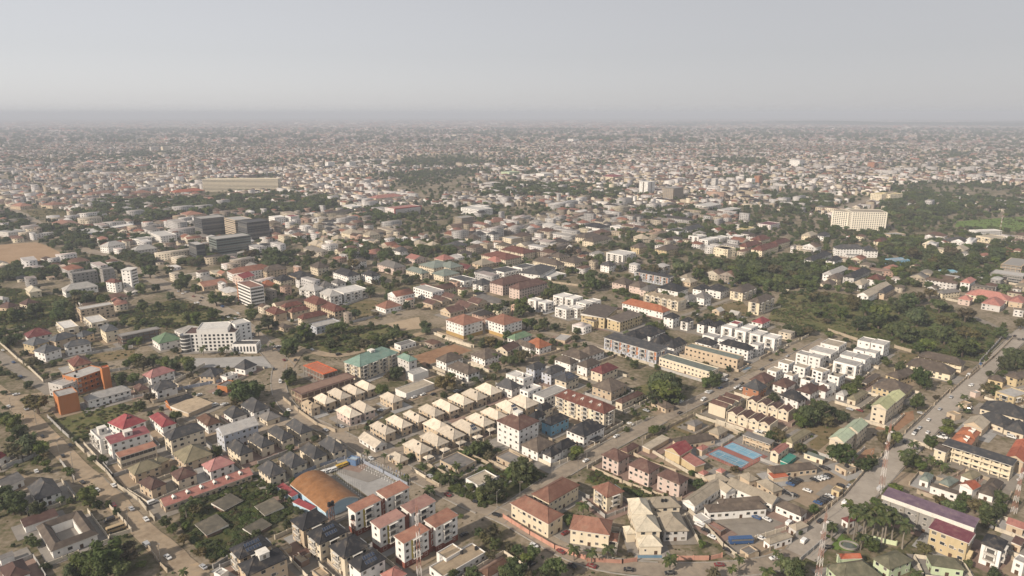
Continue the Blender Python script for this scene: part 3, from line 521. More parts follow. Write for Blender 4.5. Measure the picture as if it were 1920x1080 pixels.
o|715.8 2001.6 44.5 19.1 15.4 24 flat lg tb -|rust red tower block beyond the far trees
o|681.4 1963.8 44.5 21.5 17.4 20 flat lg wh -|pale tower block next to the rust red tower
o|565.4 1916.6 44.5 15.6 12.6 24 flat lg lg -|grey slim tower block beyond the far trees
H|1106.1 2684.7 44.5 50.6 40.8 24 mono lg wh -|large pale hall with swooping white roof far off
o|1315.5 2525.8 44.5 28.7 23.2 26 flat or tb -|brick red far building with towers
o|-1821.8 3661.5 44.5 38.0 30.6 30 flat lg yc -|pale green-cream far block above the dense roofs
o|-1897.5 3686.1 44.5 34.8 28.1 26 flat lg lg -|grey far block beside the pale cream one
o|-671.5 2553.0 44.5 27.8 22.5 26 flat wh wh -|white far block above the dense town
o|-607.1 2611.7 44.5 28.5 23.0 22 flat lg wh -|second white far block with grey top
H|431.2 4895.4 44.5 64.4 51.9 24 flat wh wh -|bright white far hall near the skyline
H|-465.0 5924.2 44.5 75.0 60.5 22 flat wh yc -|cream far hall near the skyline"""
TREES = """-180.2 264.4 8.7 1|large dense dark green tree in front of @60@
-175.1 267.6 7.2 4|thin yellowish tree right of @60@
-179.9 258.0 7.0 0|dense dark green tree in front of @60@
105.9 445.5 11.0 2|large light green tree right of @7@
108.4 461.8 11.0 0|large dense dark green tree left of @6@
379.5 543.9 11.0 3|large dense dark green tree, nearest right of @34@
-187.3 446.4 10.6 3|large dense dark green tree behind @59@
-256.3 311.0 7.3 3|dense dark green tree, second nearest left of @60@
-189.6 263.7 6.3 5|light green tree, nearest in front of @60@
5.9 342.3 7.9 3|dense dark green tree behind @18@
-11.3 322.6 7.5 1|dense dark green tree left of @18@
18.7 260.1 6.2 0|dense dark green tree, nearest in front of @11@
1.6 259.0 6.2 3|dense dark green tree right of @44@
192.0 360.1 8.3 0|large dense dark green tree in front of @27@
-39.0 336.9 5.5 p|short palm, second nearest left of @18@
43.8 272.4 4.9 p|short palm, nearest in front of @11@
120.5 264.7 4.8 p|short palm, nearest left of @21@
350.5 581.5 11.0 3|large dense dark green tree, second nearest right of @34@
111.5 257.4 4.3 p|short palm, third nearest left of @21@
305.7 476.6 9.3 3|large dense dark green tree right of @15@
-325.0 432.6 8.5 4|large thin yellowish tree left of @28@
-290.5 372.6 7.4 0|dense dark green tree left of @20@
-220.2 317.3 6.5 5|light green tree behind @60@
-265.8 318.9 6.5 3|dense dark green tree, third nearest left of @60@
-171.8 259.9 5.5 2|light green tree, second nearest in front of @60@
192.6 410.8 8.1 5|large light green tree left of @27@
204.2 416.1 8.2 1|large dense dark green tree behind @27@
-49.2 467.4 8.6 4|large thin yellowish tree right of @47@
-192.0 451.8 8.2 0|large dense dark green tree left of @25@
-34.8 338.8 4.9 p|short palm, nearest left of @18@
36.2 308.9 4.5 p|short palm behind @11@
28.5 273.7 4.1 p|short palm, second nearest in front of @11@
36.4 271.1 4.0 p|short palm, third nearest in front of @11@
70.5 264.7 4.0 p|short palm, second nearest in front of @26@
164.6 281.8 4.2 p|short palm, nearest behind @21@
176.5 257.4 3.9 p|short palm right of @21@
361.8 643.4 10.9 2|large light green tree behind @34@
411.6 683.7 11.0 0|large dense dark green tree, nearest left of @12@
390.8 629.9 10.6 0|large dense dark green tree, third nearest right of @34@
385.0 577.1 9.8 0|large dense dark green tree, nearest behind @34@
-321.7 402.8 6.8 5|light green tree, nearest left of @28@
-293.8 367.9 6.3 4|thin yellowish tree left of @20@
-189.9 459.4 7.7 0|dense dark green tree, third nearest left of @25@
15.6 258.5 4.7 3|dense dark green tree, second nearest in front of @11@
-1.6 258.5 4.7 5|light green tree right of @44@
100.8 444.0 7.5 1|dense dark green tree right of @7@
114.5 447.0 7.5 3|dense dark green tree, nearest left of @6@
122.3 260.9 4.7 5|light green tree left of @21@
125.3 258.5 4.7 0|dense dark green tree, second nearest left of @21@
197.1 415.7 7.0 4|thin yellowish tree, second nearest behind @27@
126.2 260.9 4.7 1|dense dark green tree, nearest left of @21@
-165.0 313.8 4.1 p|short palm, nearest in front of @56@
-43.8 324.1 4.2 p|short palm, nearest behind @33@
231.9 366.4 4.7 p|short palm right of @27@
241.9 356.8 4.6 p|short palm, second nearest left of @31@
244.3 350.6 4.5 p|short palm, nearest left of @31@
-240.6 308.0 5.0 3|dense dark green tree, nearest left of @60@
-20.2 371.0 5.8 3|dense dark green tree, second nearest left of @22@
-9.4 288.6 4.7 4|thin yellowish tree right of @44@
184.8 282.6 5.0 r|tall royal palm, nearest left of @16@
-187.0 588.1 8.7 1|large dense dark green tree right of @61@
-189.2 551.5 8.2 2|large light green tree behind @25@
-330.8 928.5 11.0 1|large dense dark green tree, third nearest right of @36@
-174.0 909.7 11.0 5|large light green tree, nearest left of @24@
11.6 666.7 9.8 1|large dense dark green tree, second nearest behind @13@
118.1 468.2 7.1 3|dense dark green tree, second nearest left of @6@
306.4 833.1 11.0 2|large light green tree behind @23@
360.1 666.7 9.8 0|large dense dark green tree, second nearest right of @23@
348.9 620.8 9.2 3|large dense dark green tree, second nearest behind @34@
445.9 643.0 9.5 4|large thin yellowish tree in front of @12@
373.5 544.7 8.2 5|large light green tree right of @34@
411.9 525.1 7.9 0|dense dark green tree, third nearest right of @34@
102.3 267.2 3.2 p|short palm, nearest right of @26@
70.7 265.3 3.2 p|short palm, nearest in front of @26@
154.7 290.4 3.4 p|short palm, second nearest behind @21@
235.4 365.3 4.2 p|short palm, fourth nearest left of @31@
150.0 477.2 6.7 1|dense dark green tree in front of @32@
-310.7 395.0 5.6 5|light green tree, second nearest left of @28@
-283.0 371.9 5.3 5|light green tree left of @20@
-251.7 310.3 4.5 2|light green tree left of @60@
-195.2 261.9 3.9 0|small dense dark green tree in front of @60@
-201.4 462.2 6.5 5|light green tree, second nearest left of @25@
-183.4 459.0 6.4 2|light green tree, nearest left of @25@
-15.9 321.8 4.7 5|light green tree left of @18@
9.8 273.0 4.1 5|light green tree in front of @18@
6.2 258.3 3.9 4|small thin yellowish tree, third nearest right of @44@
-17.2 259.5 3.9 3|small dense dark green tree, second nearest in front of @44@
166.5 390.2 5.5 4|thin yellowish tree, nearest right of @54@
189.0 410.1 5.8 5|light green tree right of @6@
206.5 429.1 6.0 1|dense dark green tree, third nearest left of @19@
190.6 367.6 5.3 2|light green tree in front of @27@
236.0 385.5 5.5 2|light green tree, second nearest right of @27@
229.3 383.2 5.5 4|thin yellowish tree right of @27@
280.2 437.7 6.1 3|dense dark green tree right of @19@
206.5 423.5 6.0 4|thin yellowish tree left of @19@
233.0 357.2 5.1 3|dense dark green tree, second nearest left of @31@
238.2 311.9 4.6 4|thin yellowish tree right of @45@
240.6 308.7 4.5 0|dense dark green tree, second nearest right of @45@
243.0 305.5 4.5 3|dense dark green tree, third nearest right of @45@
236.2 299.4 4.4 1|dense dark green tree, nearest right of @45@
255.5 318.4 4.6 5|light green tree in front of @31@
164.8 294.5 5.0 r|tall royal palm, fourth nearest behind @21@
169.1 294.5 5.0 r|tall royal palm, fifth nearest left of @45@
168.2 287.7 5.0 r|tall royal palm, third nearest behind @21@
170.9 284.8 5.0 r|tall royal palm, nearest behind @21@
178.6 293.0 5.0 r|tall royal palm, second nearest left of @45@
180.4 290.0 5.0 r|tall royal palm, nearest left of @45@
183.0 288.5 5.0 r|tall royal palm, second nearest left of @16@
173.4 294.5 5.0 r|tall royal palm, fourth nearest left of @45@
164.7 289.2 5.0 r|tall royal palm, second nearest behind @21@
176.0 293.0 5.0 r|tall royal palm, third nearest left of @45@
175.6 284.1 5.0 r|tall royal palm, third nearest left of @16@
-451.2 828.3 10.3 3|large dense dark green tree, nearest right of @36@
-381.4 760.4 9.5 3|large dense dark green tree, second nearest right of @36@
-384.0 779.6 9.8 5|large light green tree right of @36@
-315.8 702.2 8.8 1|large dense dark green tree left of @9@
-305.1 521.6 6.7 2|light green tree right of @62@
-294.6 512.4 6.6 4|thin yellowish tree right of @62@
-278.1 512.4 6.6 5|light green tree, second nearest left of @61@
-259.4 512.4 6.6 5|light green tree in front of @61@
-295.9 481.0 6.2 5|light green tree, nearest right of @28@
-464.2 676.1 8.5 2|large light green tree, nearest left of @29@
-448.4 647.2 8.2 0|large dense dark green tree, nearest left of @29@
-481.3 661.4 8.4 3|large dense dark green tree, second nearest left of @29@
-494.3 642.5 8.1 5|large light green tree, second nearest left of @29@
-459.9 696.8 8.8 4|large thin yellowish tree left of @29@
-448.2 696.8 8.8 0|large dense dark green tree behind @29@
-231.9 620.4 7.9 1|dense dark green tree, nearest right of @61@
-124.6 558.1 7.2 4|thin yellowish tree behind @47@
-116.4 565.3 7.2 3|dense dark green tree, second nearest behind @47@
-158.3 603.7 7.7 2|light green tree, second nearest left of @8@
-89.9 492.0 6.4 3|dense dark green tree right of @47@
-223.4 928.5 11.0 5|large light green tree, second nearest left of @24@
-169.9 486.5 6.3 0|dense dark green tree, second nearest left of @25@
-16.3 661.4 8.4 3|large dense dark green tree, nearest behind @13@
93.3 766.7 9.6 0|large dense dark green tree right of @52@
212.2 843.2 10.5 2|large light green tree, nearest right of @43@
103.3 465.3 6.1 5|light green tree right of @7@
82.7 948.1 11.0 4|large thin yellowish tree, nearest left of @40@
55.9 958.2 11.0 4|large thin yellowish tree, second nearest left of @40@
237.9 835.7 10.4 4|large thin yellowish tree, nearest right of @43@
264.2 866.6 10.8 3|large dense dark green tree, second nearest right of @43@
322.4 900.5 11.0 5|large light green tree right of @40@
290.6 806.7 10.1 1|large dense dark green tree, second nearest behind @23@
323.2 850.9 10.6 1|large dense dark green tree, third nearest behind @23@
329.9 835.7 10.4 4|large thin yellowish tree, third nearest right of @23@
271.6 799.8 10.0 1|large dense dark green tree, nearest behind @23@
354.2 835.7 10.4 0|large dense dark green tree, third nearest right of @23@
327.0 718.8 9.0 1|large dense dark green tree, nearest right of @23@
327.7 718.8 9.0 4|large thin yellowish tree, nearest right of @23@
359.7 691.6 8.7 4|large thin yellowish tree, second nearest right of @23@
327.1 616.1 7.8 1|dense dark green tree, nearest behind @34@
396.4 671.1 8.5 3|large dense dark green tree, second nearest left of @12@
434.3 707.6 8.9 4|large thin yellowish tree, nearest left of @12@
440.4 676.1 8.5 2|large light green tree, nearest left of @12@
413.3 624.7 7.9 4|thin yellowish tree, third nearest behind @34@
350.8 599.6 7.6 2|light green tree, second nearest behind @34@
361.0 583.9 7.5 3|dense dark green tree, second nearest right of @34@
387.9 595.6 7.6 2|light green tree, third nearest behind @34@
391.8 551.1 7.1 5|light green tree, nearest right of @34@
411.9 591.6 7.5 4|thin yellowish tree, second nearest behind @34@
414.4 583.9 7.5 4|thin yellowish tree, nearest behind @34@
355.0 554.6 7.1 5|light green tree, nearest behind @34@
393.1 512.4 6.6 0|dense dark green tree, nearest right of @34@
413.0 534.4 6.9 3|dense dark green tree, fourth nearest right of @34@
475.3 821.0 10.2 5|large light green tree, third nearest left of @12@
488.3 813.8 10.2 4|large thin yellowish tree, second nearest left of @12@
559.4 866.6 10.8 1|large dense dark green tree, nearest left of @46@
620.9 948.1 11.0 4|large thin yellowish tree, second nearest left of @46@
562.5 938.2 11.0 4|large thin yellowish tree right of @2@
664.7 958.2 11.0 1|large dense dark green tree, second nearest left of @46@
672.0 928.5 11.0 3|large dense dark green tree behind @46@
244.7 460.3 6.0 0|dense dark green tree, second nearest left of @19@
-296.0 385.9 3.8 p|short palm in front of @28@
-166.3 308.9 3.2 p|short palm, second nearest in front of @56@
-143.5 258.0 2.7 p|short palm, third nearest in front of @56@
-50.5 350.6 3.5 p|short palm, third nearest right of @17@
-43.8 324.1 3.3 p|short palm, second nearest behind @33@
-31.8 350.6 3.5 p|short palm, nearest left of @22@
96.7 259.8 2.7 p|short palm, second nearest right of @26@
242.9 376.5 3.8 p|short palm, third nearest left of @31@
-334.5 413.9 5.3 3|dense dark green tree left of @28@
38.5 368.5 4.8 2|light green tree in front of @37@
205.9 411.3 5.2 4|thin yellowish tree, nearest behind @27@
88.4 260.0 3.5 4|small thin yellowish tree right of @26@
168.3 280.1 3.7 1|small dense dark green tree, nearest behind @21@
191.7 277.5 3.7 4|small thin yellowish tree left of @16@
191.9 411.3 5.2 3|dense dark green tree right of @6@
202.8 354.0 4.6 3|dense dark green tree in front of @27@
228.5 358.0 4.6 2|light green tree, nearest right of @27@
257.0 381.9 4.9 3|dense dark green tree, nearest left of @31@
205.8 327.7 4.3 2|light green tree behind @45@
212.0 260.0 3.5 0|small dense dark green tree right of @16@
348.3 463.7 5.8 4|thin yellowish tree behind @30@
-385.9 516.8 6.1 4|thin yellowish tree left of @62@
9.5 532.6 6.3 4|thin yellowish tree in front of @41@
-19.0 566.9 6.7 4|thin yellowish tree left of @41@
39.7 721.3 8.3 2|large light green tree left of @52@
-262.8 549.1 4.7 p|short palm left of @61@
-171.9 299.2 3.5 3|small dense dark green tree, nearest in front of @56@
-161.7 310.0 3.6 4|small thin yellowish tree, nearest in front of @56@
-94.9 461.9 5.2 0|dense dark green tree in front of @47@
-15.0 376.1 4.3 1|dense dark green tree, nearest left of @22@
-1.0 345.0 4.0 5|small light green tree behind @18@
11.9 343.1 4.0 1|small dense dark green tree behind @18@
-6.6 323.2 3.8 4|small thin yellowish tree left of @18@
-12.7 286.2 3.4 4|small thin yellowish tree behind @44@
-8.3 280.7 3.3 1|small dense dark green tree, nearest right of @44@
2.5 276.7 3.3 0|small dense dark green tree, second nearest right of @44@
0.0 278.0 3.3 4|small thin yellowish tree, second nearest right of @44@
6.5 270.3 3.2 2|small light green tree right of @44@
-25.8 259.3 3.1 0|small dense dark green tree, nearest in front of @44@
27.4 300.7 3.5 5|small light green tree left of @11@
101.7 333.8 3.9 0|small dense dark green tree left of @38@
162.0 389.9 4.4 0|dense dark green tree, nearest right of @54@
184.5 447.8 5.0 0|dense dark green tree behind @6@
174.3 373.8 4.3 3|dense dark green tree, second nearest right of @54@
155.8 294.7 3.5 0|small dense dark green tree, second nearest behind @21@
215.5 425.9 4.8 2|light green tree left of @19@
237.8 394.7 4.5 1|dense dark green tree in front of @19@
205.3 415.0 4.7 2|light green tree behind @27@
219.4 417.7 4.7 0|dense dark green tree, nearest left of @19@
173.2 373.8 4.3 4|thin yellowish tree, second nearest right of @54@
208.4 358.9 4.1 1|dense dark green tree right of @27@
233.8 352.8 4.1 2|light green tree left of @31@
276.3 397.1 4.5 2|light green tree, second nearest right of @19@
200.6 325.0 3.8 0|small dense dark green tree behind @45@
237.1 319.8 3.7 1|small dense dark green tree, second nearest right of @45@
250.1 311.6 3.7 1|small dense dark green tree, third nearest right of @45@
225.5 313.2 3.7 2|small light green tree right of @45@
223.9 318.2 3.7 4|small thin yellowish tree behind @45@
229.1 311.6 3.7 1|small dense dark green tree, nearest right of @45@
120.5 271.1 2.4 p|short palm, second nearest left of @21@
305.4 430.9 3.6 p|short palm, second nearest left of @30@
318.1 446.0 3.7 p|short palm, nearest left of @30@
-258.9 651.4 6.9 5|light green tree, nearest in front of @9@
-380.2 675.7 7.1 2|light green tree right of @29@
-317.1 637.6 6.7 5|light green tree, third nearest behind @50@
-309.0 637.6 6.7 5|light green tree, second nearest behind @50@
-328.7 620.0 6.6 2|light green tree, nearest behind @50@
-291.6 521.3 5.6 3|dense dark green tree in front of @50@
-270.4 512.1 5.5 5|light green tree, nearest left of @61@
-286.9 483.4 5.2 2|light green tree, second nearest right of @28@
-438.8 646.7 6.8 3|dense dark green tree, nearest left of @29@
-488.0 646.7 6.8 3|dense dark green tree, second nearest left of @29@
-436.6 701.7 7.4 0|dense dark green tree behind @29@
-441.8 568.5 6.1 0|dense dark green tree, fourth nearest left of @29@
-256.2 646.7 6.8 2|light green tree, second nearest in front of @9@
-190.5 544.0 5.8 3|dense dark green tree, fourth nearest left of @25@
-157.9 735.5 7.7 2|light green tree, nearest left of @8@
-81.1 611.5 6.5 3|dense dark green tree left of @3@
-136.5 568.5 6.1 1|dense dark green tree, third nearest behind @47@
-106.9 587.4 6.2 2|light green tree left of @3@
-117.8 547.4 5.9 0|dense dark green tree, nearest behind @47@
-167.2 603.3 6.4 2|light green tree, third nearest left of @8@
-46.6 483.4 5.2 5|light green tree right of @47@
-365.8 934.9 9.6 4|large thin yellowish tree right of @36@
-273.9 890.7 9.2 1|large dense dark green tree, second nearest left of @24@
-207.5 874.1 9.1 4|large thin yellowish tree left of @24@
-205.7 934.9 9.6 3|large dense dark green tree, nearest left of @24@
0.3 521.3 5.6 0|dense dark green tree, nearest left of @41@
-23.3 660.9 7.0 1|dense dark green tree behind @13@
18.8 620.0 6.6 0|dense dark green tree, nearest right of @13@
30.6 620.0 6.6 3|dense dark green tree, second nearest right of @13@
48.5 741.5 7.8 1|dense dark green tree, second nearest behind @52@
56.3 741.5 7.8 0|dense dark green tree, nearest behind @52@
93.7 799.2 8.3 5|large light green tree left of @43@
156.3 874.1 9.1 1|large dense dark green tree in front of @40@
178.9 842.6 8.7 3|large dense dark green tree behind @43@
115.9 899.2 9.3 5|large light green tree left of @40@
180.4 842.6 8.7 4|large thin yellowish tree behind @43@
213.7 842.6 8.7 5|large light green tree, second nearest right of @43@
230.5 820.4 8.5 3|large dense dark green tree, nearest right of @43@
283.4 882.3 9.1 4|large thin yellowish tree, second nearest right of @43@
356.5 882.3 9.1 1|large dense dark green tree, second nearest left of @2@
394.0 835.1 8.7 5|large light green tree in front of @2@
293.0 766.1 8.0 5|light green tree, nearest right of @23@
462.4 729.7 7.6 4|thin yellowish tree left of @12@
349.0 554.2 5.9 3|dense dark green tree, nearest left of @34@
445.8 591.3 6.3 1|dense dark green tree, fifth nearest right of @34@
484.1 620.0 6.6 4|thin yellowish tree in front of @12@
408.4 515.1 5.5 5|light green tree, second nearest right of @34@
307.2 472.8 5.1 0|dense dark green tree left of @30@
255.9 472.8 5.1 3|dense dark green tree in front of @15@
475.8 806.2 8.4 5|large light green tree, second nearest left of @12@
565.1 890.7 9.2 4|large thin yellowish tree, nearest left of @46@
565.1 827.7 8.6 2|large light green tree, nearest left of @46@
538.4 858.1 8.9 5|large light green tree, second nearest left of @46@
553.2 741.5 7.8 5|light green tree right of @12@
350.4 462.5 5.0 3|dense dark green tree behind @30@
-224.4 419.5 4.5 0|dense dark green tree right of @20@
-246.9 549.1 4.1 p|short palm in front of @61@
-242.8 549.1 4.1 p|short palm, nearest right of @61@
-422.5 750.3 7.1 5|light green tree right of @36@
-309.5 704.2 6.7 2|light green tree left of @9@
-299.7 653.5 6.2 1|dense dark green tree left of @9@
-254.0 507.4 4.9 1|dense dark green tree in front of @61@
-156.7 653.5 6.2 0|dense dark green tree left of @8@
-140.0 756.5 7.1 2|light green tree behind @8@
-166.3 484.6 4.7 0|dense dark green tree, nearest left of @25@
-12.8 507.4 4.9 0|dense dark green tree, second nearest left of @41@
-6.4 522.7 5.1 2|light green tree, second nearest left of @41@
13.6 621.9 5.9 2|light green tree right of @13@
144.8 476.6 4.6 5|light green tree in front of @32@
373.6 912.0 8.5 1|large dense dark green tree, nearest left of @2@
276.4 605.1 5.8 3|dense dark green tree, second nearest left of @34@
212.5 639.6 6.1 4|thin yellowish tree behind @4@
306.3 658.3 6.2 2|light green tree, second nearest right of @23@
330.5 653.5 6.2 1|dense dark green tree, second nearest behind @34@
308.4 510.4 4.9 0|dense dark green tree in front of @34@
273.9 601.0 5.7 4|thin yellowish tree left of @34@
-165.8 293.9 3.0 0|small dense dark green tree, second nearest in front of @56@
-156.7 285.4 3.0 4|small thin yellowish tree, second nearest in front of @56@
-177.1 371.5 3.7 1|small dense dark green tree left of @59@
-257.6 450.6 4.4 4|thin yellowish tree right of @28@
-257.3 435.7 4.3 3|dense dark green tree right of @28@
-129.2 329.2 3.4 1|small dense dark green tree left of @17@
-121.8 324.0 3.3 5|small light green tree left of @17@
-13.7 366.1 3.7 4|small thin yellowish tree left of @22@
-9.8 273.3 2.9 4|small thin yellowish tree, nearest right of @44@
90.7 399.5 4.0 0|small dense dark green tree behind @10@
154.8 310.7 3.2 3|small dense dark green tree right of @38@
200.7 355.7 3.6 1|small dense dark green tree in front of @27@
283.3 408.3 4.0 2|light green tree, nearest right of @19@
-244.7 341.7 2.5 p|short palm left of @14@
-63.3 348.6 2.5 p|short palm, nearest right of @17@
-31.8 350.6 2.5 p|short palm, second nearest left of @22@
-361.1 753.1 6.3 0|dense dark green tree, nearest right of @36@
-347.4 675.2 5.7 1|dense dark green tree right of @29@
-331.2 680.3 5.7 4|thin yellowish tree left of @9@
-329.7 571.8 4.9 5|light green tree left of @50@
-310.0 517.8 4.5 3|dense dark green tree right of @62@
-455.4 723.4 6.1 4|thin yellowish tree left of @36@
-467.4 598.8 5.1 1|dense dark green tree, third nearest left of @29@
-238.3 706.7 5.9 3|dense dark green tree right of @9@
-192.0 579.3 4.9 0|dense dark green tree, second nearest right of @61@
-185.6 550.4 4.7 5|light green tree behind @25@
-135.3 729.2 6.1 3|dense dark green tree behind @8@
-113.0 579.3 4.9 2|light green tree behind @47@
-95.1 491.4 4.2 4|thin yellowish tree right of @47@
-315.3 898.6 7.4 3|dense dark green tree, second nearest right of @36@
-232.6 934.2 7.7 0|dense dark green tree left of @24@
-156.4 916.1 7.6 2|light green tree left of @24@
-283.5 943.5 7.8 4|thin yellowish tree left of @24@
-159.8 564.5 4.8 3|dense dark green tree behind @25@
-15.7 533.7 4.6 2|light green tree, nearest left of @41@
-24.0 571.8 4.9 0|dense dark green tree right of @3@
-8.2 685.4 5.8 1|dense dark green tree, second nearest left of @52@
3.3 685.4 5.8 1|dense dark green tree, nearest left of @52@
-212.8 556.2 3.6 p|short palm, third nearest right of @61@
-207.5 559.8 3.6 p|short palm, fourth nearest right of @61@
-233.5 598.7 3.8 p|short palm, second nearest right of @61@
17.5 535.3 3.4 p|short palm in front of @41@
-85.5 366.4 2.3 p|short palm behind @17@
-74.8 362.1 1.9 p|short palm, second nearest right of @17@"""
MORE_TREES = "6,660,5.6 40,615,5.2 24,611,5.2 35,712,6.0 98,766,6.4 194,857,7.1 71,944,7.8 107,916,7.6 125,741,6.2 98,518,4.5 173,857,7.1 198,865,7.2 350,799,6.7 308,660,5.6 264,599,5.1 197,792,6.6 310,907,7.5 393,766,6.4 304,521,4.5 265,486,4.2 515,842,7.0 266,607,5.2 508,712,6.0 -271,359,3.1 -161,297,2.6 -109,310,2.7 -60,367,3.2 -27,371,3.2 -23,334,2.9 36,367,3.2 -16,292,2.6 169,387,3.3 90,283,2.5 207,269,2.4 191,320,2.8 -411,762,5.6 -305,718,5.3 -376,726,5.3 -134,775,5.7 -80,605,4.5 -89,507,3.8 4,545,4.1 -266,353,2.5 -117,322,2.3 102,349,2.5 98,340,2.5 140,294,2.2 -375,695,4.4 -358,634,4.0 -278,494,3.2 -385,494,3.2 -237,889,5.5 -115,729,4.6 -122,798,5.0 172,873,5.4 98,889,5.5 313,646,4.1 373,500,3.2 -94,406,2.5 98,407,2.5 -203,311,2.2 -211,318,2.2 -371,464,2.6 -94,414,2.3 -366,639,3.4 -83,788,4.1 -171,535,2.9 116,516,2.8 74,405,2.2"
